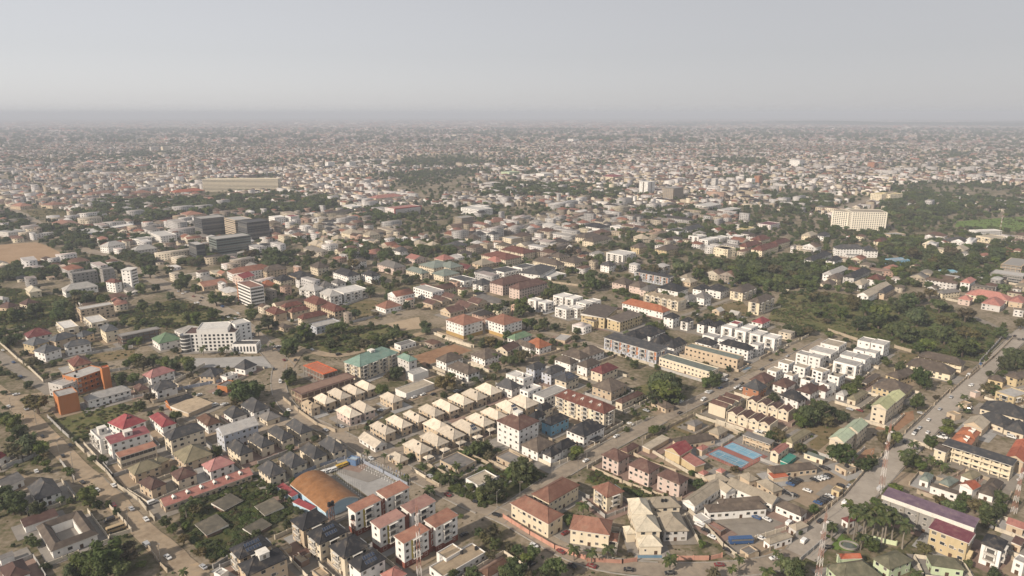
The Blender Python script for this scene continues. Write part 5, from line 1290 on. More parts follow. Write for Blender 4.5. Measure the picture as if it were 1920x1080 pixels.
ROADS = """road sand 10.5 -418.8,502.1 -350.4,446.6 -320.8,420.7 -279.4,383.2 -240.3,348.2 -211.3,323.5 -185.2,299.4 -159.6,278.2 -139.5,262.3 -114.5,239.6
road sand 10 -402.7,470.4 -358.2,457.7 -339.5,467.4
road grit 10 -466.7,571.6 -434.7,547.0 -381.1,502.1 -337.6,467.4
road tar 10 -189.9,525.5 -178.8,485.8 -164.4,454.0 -144.9,427.4 -117.8,406.5 -100.5,391.6 -76.1,367.8 -47.8,343.6 -22.5,320.9 -4.1,309.6 10.5,295.0 25.1,280.2 41.4,270.5 69.6,266.0 106.1,267.5 128.1,274.3 147.8,291.5 181.0,322.5
avenue conc 13 134.3,277.4 152.0,295.0 181.0,322.5 242.9,382.5 328.5,465.4 459.1,590.7 611.1,732.7 878.2,966.7
street tar 10 -8.1,306.3 11.6,331.4 30.8,355.9 63.2,388.1 105.4,429.0 144.1,463.5 181.7,494.4 231.9,538.0 286.6,590.7
avenue tar 15 -183.6,519.5 -236.0,598.3 -291.8,676.2 -341.2,726.0 -389.4,765.5 -455.8,834.5 -516.2,896.0 -612.3,986.1 -702.3,1066.8 -816.5,1188.8 -929.1,1312.8 -1043.5,1431.4 -1254.0,1622.4
street sand 9 -181.4,519.5 -185.3,568.8 -161.3,551.0 -146.2,547.0 -132.3,557.7 -109.5,586.2 -84.8,607.7 -51.9,634.2
street tar 6 -84.7,379.0 -73.5,376.4 -44.5,401.2 -6.2,431.6 27.3,463.5
street grit 6 141.8,642.9 180.2,670.5 214.5,704.5 261.6,748.8
street grit 8 459.1,590.7 466.9,634.2 465.0,680.1
street tar 8 -142.9,420.7 -161.5,412.7 -163.7,390.2
highway tar 24 676.9,1439.5 789.4,1553.5 901.6,1675.4 1004.4,1792.1
street grit 7 -243.7,896.0 -155.2,974.4 -49.6,1040.0 45.3,1145.3
street tar 8 0.0,634.2 49.2,598.3 83.9,564.6"""
PATCHES = """parade_yard concrete -100.9,352.9 -89.2,365.3 -56.8,335.7 -75.7,326.1
overgrown_plot thicket -177.5,320.9 -145.5,349.4 -115.0,328.7 -111.2,315.9 -126.8,290.6 -137.2,272.4 -157.8,290.6
weedy_plot grass -311.0,424.9 -287.9,449.3 -255.7,442.1 -263.8,416.7 -268.1,391.6
playing_field baredirt -842.4,1040.0 -802.4,1053.2 -761.9,1076.1 -648.1,974.4 -651.6,916.2 -706.7,864.2
building_pit redsoil -83.8,547.0 -52.4,578.8 -34.8,561.8 -69.1,519.5
sandy_plot sandlot -125.1,637.7 -94.0,662.9 -86.9,624.0 -106.3,617.4
dry_lawn drygrass -179.9,710.8 -153.4,728.2 -123.4,690.1 -139.1,655.5 -168.4,666.7
car_park dirtyard 144.5,342.4 166.9,357.1 200.9,355.9 179.3,334.1 157.8,314.4 148.5,326.1
bus_yard gravelyard 99.1,310.6 143.1,314.4 137.1,290.6 104.0,282.3
bush_plot grass 255.4,651.9 316.2,768.0 368.7,760.7 426.8,710.8 458.8,670.5 464.5,617.4 392.6,531.7 368.0,541.8 340.9,574.5 293.2,610.9
scrub_plot grass -249.2,620.7 -204.9,625.7 -165.2,630.8 -124.5,634.2 -77.9,592.2 -121.2,564.6 -146.2,552.3 -177.1,564.6
brown_plot redsoil 257.0,429.0 278.6,437.7 272.0,424.9 251.1,406.5 236.8,408.8
brown_plot drygrass 194.8,416.7 214.3,420.7 217.5,405.0 190.9,376.4 184.1,383.2
brown_plot redsoil 203.9,376.4 223.6,383.2 213.4,363.4 197.7,363.4
green_field greengrass 849.2,1292.6 1037.7,1362.3 894.1,1166.7 800.8,1223.6
dry_plot drygrass 101.8,412.7 122.5,424.9 133.4,412.7 113.0,401.2
dry_plot weeds 40.2,342.4 49.5,357.1 83.4,328.7 72.8,326.1
dry_plot drygrass 78.7,373.0 95.8,357.1 99.7,354.1 85.3,351.1
dry_plot drygrass 207.6,700.3 251.5,721.6 251.3,670.5 218.2,651.9
shaded_garden thicket -48.7,351.1 -23.4,390.2 9.4,363.4 21.0,345.3 -16.7,315.9
hotel_forecourt concrete -276.0,541.8 -208.3,547.0 -194.4,519.5 -263.5,519.5
dry_plot drygrass -362.3,551.0 -328.6,564.6 -320.1,544.4 -344.1,531.7
forest_clearing drygrass -1032.3,1447.7 -965.8,1464.4 -882.7,1340.6 -953.3,1340.6
scrub_plot weeds 74.3,465.4 110.8,491.1 127.8,460.6 99.0,433.3
dry_plot drygrass 334.1,557.7 346.4,551.0 332.6,519.5 315.3,519.5
lawn greengrass 151.0,292.8 160.8,297.2 166.1,286.4 160.6,280.2 151.4,282.3
scrub_plot weeds -406.9,670.5 -373.8,732.7 -260.7,651.9 -265.0,609.3 -322.8,625.7 -371.6,630.8
dry_plot weeds -604.3,780.5 -558.0,768.0 -486.5,732.7 -436.3,651.9 -449.9,609.3 -495.5,630.8
yard gravelyard -239.8,342.4 -234.5,351.1 -210.8,331.4 -217.0,326.1 -228.9,334.1
estate_paving paving -116.1,363.4 -102.7,386.6 -67.5,354.1 -80.4,342.4
dirt_yard dirtyard 210.2,357.1 237.5,351.1 224.5,334.1 207.1,345.3"""
BELTS = """9 5 -681.1,886.2 -597.3,923.1 -539.4,974.4 -486.7,923.1 -495.5,858.1 -552.8,828.8 -623.3,806.6
16 8 877.5,1653.8 1018.9,1720.2 1171.2,1544.1 1071.0,1407.6 942.5,1431.4 754.4,1260.3 729.9,1326.6
16 8 630.1,1720.2 774.2,1653.8 673.2,1431.4 565.1,1384.6
15 8 -970.1,1592.2 -730.2,1612.2 -563.1,1720.2 -402.9,1612.2 -391.2,1384.6 -593.0,1399.9 -668.0,1286.1 -847.6,1384.6
12 6 -860.3,1211.8 -713.2,1188.8 -585.0,1085.5 -640.2,1006.2
18 8 -46.2,1984.6 353.9,1897.4 242.1,1632.8 -77.4,1653.8
13 6 -355.2,1415.5 -229.4,1464.4 -189.6,1340.6 -283.4,1286.1
13 6 172.1,1145.3 284.1,1200.2 407.4,1172.1 361.3,1085.5 206.5,1085.5
11 6 594.9,1104.7 696.7,1071.4 758.6,982.1 683.5,879.8 583.6,912.7 541.7,986.1
10 6 265.2,896.0 389.0,937.2 430.1,896.0 347.2,768.0 302.1,780.5 261.4,834.5
24 3.5 297.6,768.0 364.3,751.1 424.4,706.6 458.8,670.5 460.5,617.4 396.9,538.0 357.0,586.2 307.4,625.7
16 3 -249.2,620.7 -204.4,624.0 -123.9,630.8 -82.8,592.2 -122.0,568.8 -165.9,557.7
11 5 -595.2,768.0 -493.6,744.1 -430.8,642.9 -517.5,661.0
13 5.5 -283.1,1048.8 -172.1,1085.5 -50.0,1048.8 -61.6,966.7 -198.8,959.2
14 7 -922.5,1399.9 -748.8,1362.3 -639.7,1229.5 -736.7,1229.5
11 5.5 -528.2,1006.2 -395.2,1014.4 -308.2,966.7 -310.0,879.8 -444.5,896.0
13 7 -1054.3,1399.9 -915.3,1292.6 -833.1,1145.3 -869.3,1145.3
16 6.5 248.2,1439.5 429.2,1481.4 382.0,1312.8 244.1,1292.6
12 5 430.1,896.0 594.1,930.1 630.1,834.5 549.8,755.9 402.9,780.5"""
MASTS = """200.1 331.4 41|red and white lattice mast behind @45@
258.8 312.5 26|red and white lattice mast in front of @31@
-41.4 263.4 35|red and white lattice mast in front of @33@
134.4 258.8 34|red and white lattice mast left of @21@
858.7 1188.8 27|red and white lattice mast right of @51@
206.5 1145.3 26|red and white lattice mast right of @53@"""
POLES = """-274.0 375.2|slim grey utility pole, second nearest left of @20@
-255.7 359.2|slim grey utility pole, nearest left of @20@
-192.3 302.4|slim grey utility pole, nearest right of @60@
-161.6 273.0|slim grey utility pole, second nearest right of @60@
-347.2 437.7|slim grey utility pole, second nearest left of @28@
-315.8 416.7|slim grey utility pole, nearest left of @28@
-103.6 397.5|slim grey utility pole, third nearest right of @59@
-113.7 408.8|slim grey utility pole, second nearest right of @59@
-134.9 426.2|slim grey utility pole, nearest right of @59@
-7.9 316.7|slim grey utility pole left of @18@
4.3 327.0|slim grey utility pole, nearest behind @18@
22.6 347.2|slim grey utility pole, second nearest behind @18@
44.4 367.6|slim grey utility pole, nearest in front of @37@
66.0 390.2|slim grey utility pole right of @37@
37.6 351.1|slim grey utility pole, second nearest in front of @37@
79.2 378.6|slim grey utility pole left of @10@
119.4 431.9|slim grey utility pole left of @6@
163.1 478.8|slim grey utility pole in front of @32@
158.9 305.5|slim grey utility pole right of @38@
151.8 290.6|slim grey utility pole, nearest behind @21@
152.4 292.1|slim grey utility pole, second nearest behind @21@
183.1 335.9|slim grey utility pole left of @45@
208.1 359.2|slim grey utility pole, nearest right of @27@
233.6 385.5|slim grey utility pole, second nearest right of @27@"""
TANK_STANDS = """-90.9 304.7|twin black water tanks on red stand in front of @17@
-76.5 293.5|twin black water tanks on red stand, second nearest left of @33@
-62.0 282.9|twin black water tanks on red stand, nearest left of @33@"""
COURT = "137.2,392.6 116.4,374.1 132.2,355.1 153.7,371.9"
PADS = ["118.8,374.8 133.2,358.2 140.1,364.8 126.6,380.6","130.5,384.1 143.7,368.2 151.3,373.5 138.0,390.0"]
POOL = "58.1,278.0 57.9,274.6 70.1,274.8 70.3,278.0"
POOL_B = "183.2,514.0 185.5,511.0 194.3,520.1 191.5,524.2"
FLAG_ROWS = "-90.7,360.8 -57.9,334.4 -88.7,362.3 -56.3,336.8 -100.8,350.1 -81.3,327.8"
FOUNTAIN = "160.6,284.7"
def full(s):
    """labels in the tables name the nearest landmark by its number in PLACES"""
    p = s.split('@')
    return ''.join(PLACES[int(q)] if i % 2 else q for i, q in enumerate(p))

# ---------------------------------------------------------------- materials
MATS = {}
def nd(nt, t, **k):
    n = nt.nodes.new(t)
    for a, b in k.items(): setattr(n, a, b)
    return n
def base_mat(name, rough=0.85, spec=0.25):
    m = bpy.data.materials.new(name); m.use_nodes = True
    b = m.node_tree.nodes['Principled BSDF']; b.inputs['Roughness'].default_value = rough
    b.inputs['Specular IOR Level'].default_value = spec
    return m, m.node_tree, b
def ramp(nt, stops):
    r = nd(nt, 'ShaderNodeValToRGB'); e = r.color_ramp.elements
    while len(e) < len(stops): e.new(0.5)
    for i, (p, c) in enumerate(stops): e[i].position = p; e[i].color = (*c, 1)
    return r
def mul(c, f): return tuple(min(1, x * f) for x in c)
def mixc(a, b, t): return tuple(x + (y - x) * t for x, y in zip(a, b))
def weathered(name, col, rough=0.85, var=0.25, scale=0.35, rnd=0.16, dust=(0.30, 0.24, 0.17), dustamt=0.35, bump=0.0, metal=0.0, spec=0.25, streak=False):
    """A flat colour with worn blotches, a dusty film and a small per-object difference."""
    if name in MATS: return MATS[name]
    m, nt, b = base_mat(name, rough, spec); L = nt.links.new
    tc = nd(nt, 'ShaderNodeTexCoord'); oi = nd(nt, 'ShaderNodeObjectInfo')
    ad = nd(nt, 'ShaderNodeVectorMath', operation='ADD'); L(tc.outputs['Object'], ad.inputs[0])
    sc_ = nd(nt, 'ShaderNodeVectorMath', operation='SCALE'); sc_.inputs[0].default_value = (31, 17, 5); L(oi.outputs['Random'], sc_.inputs['Scale']); L(sc_.outputs[0], ad.inputs[1])
    src = ad.outputs[0]
    if streak:
        mp = nd(nt, 'ShaderNodeMapping'); mp.inputs['Scale'].default_value = (1, 1, 0.22); L(src, mp.inputs['Vector']); src = mp.outputs[0]
    n1 = nd(nt, 'ShaderNodeTexNoise'); n1.inputs['Scale'].default_value = scale; n1.inputs['Detail'].default_value = 5; n1.inputs['Roughness'].default_value = 0.62; L(src, n1.inputs['Vector'])
    r1 = ramp(nt, [(0.28, mul(col, 1 - var)), (0.52, col), (0.78, mixc(col, dust, dustamt))]); L(n1.outputs['Fac'], r1.inputs['Fac'])
    hv = nd(nt, 'ShaderNodeHueSaturation'); L(r1.outputs['Color'], hv.inputs['Color'])
    mr = nd(nt, 'ShaderNodeMapRange'); mr.inputs['To Min'].default_value = 1 - rnd; mr.inputs['To Max'].default_value = 1 + rnd; L(oi.outputs['Random'], mr.inputs['Value']); L(mr.outputs[0], hv.inputs['Value'])
    L(hv.outputs['Color'], b.inputs['Base Color']); b.inputs['Metallic'].default_value = metal
    if bump:
        n2 = nd(nt, 'ShaderNodeTexNoise'); n2.inputs['Scale'].default_value = 2.5; n2.inputs['Detail'].default_value = 3; L(tc.outputs['Object'], n2.inputs['Vector'])
        bp = nd(nt, 'ShaderNodeBump'); bp.inputs['Strength'].default_value = bump; bp.inputs['Distance'].default_value = 0.2; L(n2.outputs['Fac'], bp.inputs['Height']); L(bp.outputs[0], b.inputs['Normal'])
    MATS[name] = m; return m
ROOFC = dict(dg=(.060,.060,.062), ch=(.026,.026,.029), gy=(.17,.16,.15), lg=(.40,.385,.36), gb=(.105,.083,.066), br=(.105,.056,.036), mb=(.105,.058,.047), rb=(.125,.047,.034), mr=(.13,.036,.036), ma=(.155,.048,.062),
    rd=(.26,.055,.06), rs=(.26,.085,.09), pk=(.37,.18,.165), sa=(.37,.165,.135), tc=(.285,.14,.095), ts=(.30,.17,.14), tb=(.20,.098,.068), cr=(.61,.535,.43), lc=(.60,.54,.42), lt=(.37,.32,.245), tn=(.38,.30,.205), ol=(.205,.18,.115),
    wh=(.62,.60,.56), ob=(.315,.15,.06), os=(.34,.125,.062), oj=(.52,.13,.05), lb=(.30,.38,.44), pu=(.155,.105,.14), gg=(.17,.20,.175), te=(.045,.20,.16), pg=(.40,.47,.335), py=(.47,.48,.265), go=(.115,.11,.072), gn=(.135,.21,.125), gt=(.175,.265,.22), ru=(.105,.095,.072), gs=(.10,.105,.11), bu=(.2,.42,.52), yc=(.58,.51,.36), ye=(.55,.45,.20))
ROOFC['or'] = (.40,.115,.06)
WALLC = dict(cr=(.63,.55,.42), wh=(.74,.72,.68), tn=(.50,.40,.285), pk=(.57,.46,.40), ho=(.72,.67,.56), bg=(.45,.47,.51), lb=(.38,.53,.64), bu=(.10,.17,.30), yc=(.66,.58,.43), ye=(.52,.42,.255), lg=(.52,.50,.47), gy=(.25,.24,.225), bl=(.21,.42,.57), br=(.20,.13,.10), tb=(.34,.16,.09), te=(.04,.24,.2), pg=(.48,.56,.37), mb=(.19,.13,.10), dk=(.07,.075,.08), gz=(.15,.18,.16), wr=(.72,.66,.62))
WALLC['or'] = (.43,.17,.065)
def roofm(k):
    if 'roof_' + k in MATS: return MATS['roof_' + k]
    m = weathered('roof_' + k, ROOFC[k], rough=0.6, var=0.34, scale=0.30, dustamt=0.42, rnd=.2, spec=0.3, bump=0.25); nt = m.node_tree; L = nt.links.new
    b = nt.nodes['Principled BSDF']; src = b.inputs['Base Color'].links[0].from_socket          # sheets laid side by side, each a little different
    tc = nd(nt, 'ShaderNodeTexCoord'); br = nd(nt, 'ShaderNodeTexBrick'); br.inputs['Scale'].default_value = 1.0; br.inputs['Brick Width'].default_value = 4.2; br.inputs['Row Height'].default_value = 1.6; br.inputs['Mortar Size'].default_value = .05
    br.inputs['Color1'].default_value = (1, 1, 1, 1); br.inputs['Color2'].default_value = (.74, .74, .75, 1); br.inputs['Mortar'].default_value = (.62, .60, .58, 1); L(tc.outputs['Object'], br.inputs['Vector'])
    mx = nd(nt, 'ShaderNodeMix', data_type='RGBA', blend_type='MULTIPLY'); mx.inputs['Factor'].default_value = .55; L(src, mx.inputs[6]); L(br.outputs['Color'], mx.inputs[7]); L(mx.outputs[2], b.inputs['Base Color']); return m
def wallm(k): return weathered('wall_' + k, WALLC[k], rough=0.9, var=0.16, scale=0.3, dustamt=0.28, rnd=0.07, streak=True)
GLASS = base_mat('window_glass', 0.12, 0.6)[0]; GLASS.node_tree.nodes['Principled BSDF'].inputs['Base Color'].default_value = (.022, .026, .03, 1)
_nt = GLASS.node_tree; _oi = nd(_nt, 'ShaderNodeObjectInfo'); _rp = ramp(_nt, [(.0, (.016,.019,.022)), (.55, (.03,.035,.04)), (.72, (.10,.10,.095)), (.9, (.17,.155,.13))]); _nt.links.new(_oi.outputs['Random'], _rp.inputs['Fac']); _nt.links.new(_rp.outputs['Color'], _nt.nodes['Principled BSDF'].inputs['Base Color'])   # some panes are curtained
TRIM = weathered('white_trim', (.66, .63, .57), rnd=.05)
DARKTRIM = weathered('brown_trim', (.13, .10, .08), rnd=.05)
CONC = weathered('bare_concrete', (.27, .25, .22), var=.3, dustamt=.2)
BRICK = weathered('red_brick', (.21, .075, .052), var=.3, dustamt=.2)
MUST = weathered('mustard_render', (.42, .29, .12))
ORNG = weathered('orange_panel', (.42, .19, .10))
YELP = weathered('yellow_panel', (.52, .42, .10))
REDP = weathered('red_render', (.42, .07, .06))
TANKM = weathered('black_plastic', (.02, .02, .022), rough=.45, dustamt=.1)
WTANK = weathered('white_plastic', (.68, .67, .62), rough=.5)
SOLAR = base_mat('solar_cells', 0.2, 0.5)[0]; SOLAR.node_tree.nodes['Principled BSDF'].inputs['Base Color'].default_value = (.03, .045, .08, 1)
METAL = weathered('grey_metal', (.33, .32, .31), rough=.5, metal=.3)
REDM = weathered('mast_red', (.29, .155, .12), rough=.6)
WHTM = weathered('mast_white', (.58, .55, .52), rough=.6)
RUBBER = weathered('tyre_rubber', (.02, .02, .02))

def ground_mat(name, stops, s1=0.03, s2=0.3, s3=0.006, rough=0.95, extra=None):
    if name in MATS: return MATS[name]
    m, nt, b = base_mat(name, rough, 0.1); L = nt.links.new
    tc = nd(nt, 'ShaderNodeTexCoord'); fac = None
    for s, w in ((s3, .30), (s1, .36), (s2, .34)):
        n = nd(nt, 'ShaderNodeTexNoise'); n.inputs['Scale'].default_value = s; n.inputs['Detail'].default_value = 4; n.inputs['Roughness'].default_value = .6; L(tc.outputs['Object'], n.inputs['Vector'])
        mm = nd(nt, 'ShaderNodeMath', operation='MULTIPLY_ADD'); mm.inputs[1].default_value = w; L(n.outputs['Fac'], mm.inputs[0])
        if fac is None: mm.inputs[2].default_value = 0
        else: L(fac, mm.inputs[2])
        fac = mm.outputs[0]
    r = ramp(nt, stops); L(fac, r.inputs['Fac']); L(r.outputs['Color'], b.inputs['Base Color'])
    MATS[name] = m; return m
SOIL, DUST, GRASS, DRYG, GREYC = (.20,.145,.092), (.27,.215,.15), (.062,.072,.028), (.155,.128,.062), (.20,.185,.165)
GM = dict(
    ground=ground_mat('town_ground', [(.36, (.050,.058,.025)), (.44, (.10,.095,.050)), (.50, (.18,.148,.102)), (.57, (.265,.222,.168)), (.67, (.20,.16,.112))]),
    sand=ground_mat('sandy_road', [(.38, (.21,.162,.112)), (.5, (.30,.24,.172)), (.62, (.39,.29,.185))], s1=.06),
    grit=ground_mat('grit_road', [(.4, (.17,.15,.125)), (.6, (.27,.24,.20))], s1=.06),
    tar=ground_mat('dusty_tarmac', [(.4, (.20,.168,.134)), (.52, (.275,.232,.182)), (.64, (.35,.28,.20))], s1=.08),
    conc=ground_mat('worn_avenue', [(.4, (.27,.24,.205)), (.6, (.37,.33,.28))], s1=.08),
    concrete=ground_mat('yard_concrete', [(.4, (.25,.245,.235)), (.6, (.34,.33,.315))], s1=.08),
    weeds=ground_mat('weeds_soil', [(.4, (.055,.068,.022)), (.5, (.115,.112,.045)), (.6, (.20,.16,.085))], s1=.08),
    thicket=ground_mat('thicket_soil', [(.4, (.030,.040,.014)), (.5, (.065,.070,.028)), (.62, (.13,.105,.058))], s1=.08),
    grass=ground_mat('rough_grass', [(.4, (.06,.075,.025)), (.5, (.11,.11,.045)), (.62, (.19,.155,.085))], s1=.07),
    baredirt=ground_mat('bare_pitch', [(.4, (.27,.185,.115)), (.6, (.36,.255,.165))], s1=.04),
    redsoil=ground_mat('red_soil', [(.4, (.20,.115,.068)), (.6, (.30,.185,.115))], s1=.08),
    sandlot=ground_mat('pale_sand', [(.4, (.30,.23,.155)), (.6, (.38,.30,.21))], s1=.08),
    drygrass=ground_mat('dry_grass', [(.4, (.09,.085,.038)), (.52, (.165,.13,.07)), (.62, (.22,.165,.10))], s1=.08),
    dirtyard=ground_mat('dirt_yard', [(.4, (.225,.175,.125)), (.6, (.31,.245,.175))], s1=.08),
    gravelyard=ground_mat('gravel_yard', [(.4, (.19,.17,.145)), (.6, (.255,.23,.195))], s1=.08),
    greengrass=ground_mat('green_grass', [(.4, (.085,.14,.035)), (.6, (.15,.20,.055))], s1=.05),
    brickpave=ground_mat('brick_paving', [(.4, (.20,.14,.115)), (.6, (.27,.195,.16))], s1=.1),
    paving=ground_mat('pale_paving', [(.4, (.20,.185,.17)), (.6, (.27,.25,.22))], s1=.1))

# ---------------------------------------------------------------- helpers
def new_obj(name, me, mats=None, parent=None, loc=None, rz=None):
    if mats:
        for m in (mats if isinstance(mats, (list, tuple)) else [mats]): me.materials.append(m)
    o = bpy.data.objects.new(name, me); C.objects.link(o)
    if parent: o.parent = parent
    if loc is not None: o.location = loc
    if rz is not None: o.rotation_euler = (0, 0, rz)
    return o
def inst(name, me, parent=None, loc=(0,0,0), rz=0.0, scl=None):
    o = bpy.data.objects.new(name, me); C.objects.link(o)
    if parent: o.parent = parent
    o.location = loc; o.rotation_euler = (0, 0, rz)
    if scl: o.scale = scl
    return o
def empty(name, loc, rz, label, cat, group=None):
    o = bpy.data.objects.new(name, None); C.objects.link(o); o.location = loc; o.rotation_euler = (0, 0, rz); o.empty_display_size = .5
    o['label'] = full(label); o['category'] = cat
    if group: o['group'] = group
    return o
class MB:
    """collects faces with material slots, then becomes one mesh"""
    def __init__(s): s.v = []; s.f = []; s.m = []
    def face(s, pts, m=0):
        n = len(s.v); s.v += [tuple(p) for p in pts]; s.f.append(list(range(n, n + len(pts)))); s.m.append(m)
    def box(s, x0, x1, y0, y1, z0, z1, m=0, bottom=True):
        n = len(s.v); s.v += [(x0,y0,z0),(x1,y0,z0),(x1,y1,z0),(x0,y1,z0),(x0,y0,z1),(x1,y0,z1),(x1,y1,z1),(x0,y1,z1)]
        fs = [(0,1,5,4),(1,2,6,5),(2,3,7,6),(3,0,4,7),(4,5,6,7)] + ([(3,2,1,0)] if bottom else [])
        for f in fs: s.f.append([n + i for i in f]); s.m.append(m)
    def cyl(s, x, y, z0, z1, r0, r1=None, n=10, m=0, cap=True):
        r1 = r0 if r1 is None else r1; b = len(s.v)
        for z, r in ((z0, r0), (z1, r1)):
            for i in range(n): a = 2 * math.pi * i / n; s.v.append((x + r * math.cos(a), y + r * math.sin(a), z))
        for i in range(n): j = (i + 1) % n; s.f.append([b + i, b + j, b + n + j, b + n + i]); s.m.append(m)
        if cap: s.f.append([b + n + i for i in range(n)]); s.m.append(m)
    def beam(s, p, q, t, m=0):
        p, q = Vector(p), Vector(q); d = (q - p).normalized(); a = d.orthogonal().normalized() * t; b = d.cross(a).normalized() * t
        n = len(s.v)
        for c in (p, q):
            for k in (a + b, a - b, -a - b, b - a): s.v.append(tuple(c + k))
        for i in range(4): j = (i + 1) % 4; s.f.append([n + i, n + j, n + 4 + j, n + 4 + i]); s.m.append(m)
    def mesh(s, name):
        me = bpy.data.meshes.new(name); me.from_pydata(s.v, [], s.f); me.polygons.foreach_set('material_index', s.m); me.update(); return me
def flip_out(me):
    bm = bmesh.new(); bm.from_mesh(me); bmesh.ops.recalc_face_normals(bm, faces=bm.faces); bm.to_mesh(me); bm.free()

# occupancy raster (2 m cells) that keeps scattered houses and trees off what is already there
OX, OY, OW, OHH, CELL = -1700.0, 150.0, 1700, 1075, 2.0
OCC = np.zeros((OHH, OW), bool)
def occ_mark(pts, grow=0.0):
    p = np.array(pts, float); c = p.mean(0)
    if grow:
        d = p - c; n = np.linalg.norm(d, axis=1, keepdims=True) + 1e-6; p = c + d * (n + grow) / n
    x0, y0 = ((p.min(0) - (OX, OY)) / CELL).astype(int); x1, y1 = ((p.max(0) - (OX, OY)) / CELL).astype(int) + 1
    x0, y0 = max(x0, 0), max(y0, 0); x1, y1 = min(x1, OW), min(y1, OHH)
    if x1 <= x0 or y1 <= y0: return
    X, Y = np.meshgrid(OX + (np.arange(x0, x1) + .5) * CELL, OY + (np.arange(y0, y1) + .5) * CELL)
    OCC[y0:y1, x0:x1] |= in_poly(X, Y, p)
def in_poly(X, Y, p):
    ins = np.zeros(np.shape(X), bool); n = len(p)
    for i in range(n):
        (xa, ya), (xb, yb) = p[i], p[(i + 1) % n]
        if ya == yb: continue
        ins ^= ((ya > Y) != (yb > Y)) & (X < (xb - xa) * (Y - ya) / (yb - ya) + xa)
    return ins
def occ_at(x, y):
    i = ((np.asarray(x) - OX) / CELL).astype(int); j = ((np.asarray(y) - OY) / CELL).astype(int)
    ok = (i >= 0) & (i < OW) & (j >= 0) & (j < OHH)
    return np.where(ok, OCC[np.clip(j, 0, OHH - 1), np.clip(i, 0, OW - 1)], False)
def parse_pts(s): return [tuple(float(c) for c in q.split(',')) for q in s.split()]

# ---------------------------------------------------------------- the setting: ground, plots, roads
def sheet(name, pts, z, mat):
    me = bpy.data.meshes.new(name); me.from_pydata([(x, y, z) for x, y in pts], [], [list(range(len(pts)))]); me.update()
    if me.polygons[0].normal.z < 0: me.flip_normals()
    o = new_obj(name, me, mat); o['kind'] = 'structure'; return o
def build_ground():
    # one sheet, finer near the viewer, gently rolling far out
    ys = [-400, 0, 150, 400, 800, 1500, 3000, 5000, 7500, 10000, 13000, 17000, 22000, 27500]
    xs = [-24000, -16000, -9000, -4500, -2000, -800, 0, 800, 2000, 4500, 9000, 16000, 24000]
    v = []; f = []
    for y in ys:
        for x in xs: v.append((x, y, 0.0))
    n = len(xs)
    for j in range(len(ys) - 1):
        for i in range(n - 1): a = j * n + i; f.append((a, a + 1, a + n + 1, a + n))
    me = bpy.data.meshes.new('ground'); me.from_pydata(v, [], f); o = new_obj('ground', me, GM['ground']); o['kind'] = 'structure'
build_ground()
def build_hills():
    # the low wooded rise along the far right skyline
    for name, x0, x1, yb, ht in (('wooded_hills', 1500, 16500, 10500, 70),):
        nx, ny = 60, 10; v = []; f = []
        for j in range(ny):
            for i in range(nx):
                t = i / (nx - 1); u = j / (ny - 1); x = x0 + (x1 - x0) * t; y = yb + u * 5500 + 700 * math.sin(t * 7 + u * 2)
                env = math.sin(math.pi * min(1, max(0, t))) ** .6 * math.sin(math.pi * u) ** .8
                z = -1 + env * ht * (.6 + .25 * math.sin(t * 17 + u * 5) + .15 * math.sin(t * 41 + 2))
                v.append((x, y, z))
        for j in range(ny - 1):
            for i in range(nx - 1): a = j * nx + i; f.append((a, a + 1, a + nx + 1, a + nx))
        me = bpy.data.meshes.new(name); me.from_pydata(v, [], f); o = new_obj(name, me, ground_mat('wooded_slope', [(.4, (.02,.03,.012)), (.6, (.05,.06,.025))])); o['kind'] = 'structure'
build_hills()
WEEDY = []
for k, ln in enumerate(PATCHES.split('\n')):
    n, m, rest = ln.split(' ', 2); pts = parse_pts(rest)
    # uneven outline: split the edges and push the new points in or out a little
    out = []
    for i, a in enumerate(pts):
        b = pts[(i + 1) % len(pts)]; d = math.hypot(b[0] - a[0], b[1] - a[1]); out.append(a)
        for t in (.33, .66): out.append((a[0] + (b[0] - a[0]) * t + random.uniform(-.02, .02) * d, a[1] + (b[1] - a[1]) * t + random.uniform(-.02, .02) * d))
    sheet(n, out, .03 + .006 * k, GM[m]); occ_mark(pts)
    if m in ('weeds', 'thicket', 'grass', 'drygrass', 'greengrass'): WEEDY.append((np.array(pts), {'weeds': 1.0, 'thicket': 1.35, 'grass': .5, 'drygrass': .12, 'greengrass': .1}[m]))
def smooth_line(p, it=2):
    for _ in range(it):
        q = [p[0]]
        for a, b in zip(p, p[1:]): q += [(a[0]*.75+b[0]*.25, a[1]*.75+b[1]*.25), (a[0]*.25+b[0]*.75, a[1]*.25+b[1]*.75)]
        p = q + [p[-1]]
    return p
def offset_line(p, d):
    o = []
    for i, a in enumerate(p):
        b = p[min(i + 1, len(p) - 1)]; c = p[max(i - 1, 0)]; tx, ty = b[0] - c[0], b[1] - c[1]; n = math.hypot(tx, ty) or 1
        o.append((a[0] - ty / n * d, a[1] + tx / n * d))
    return o
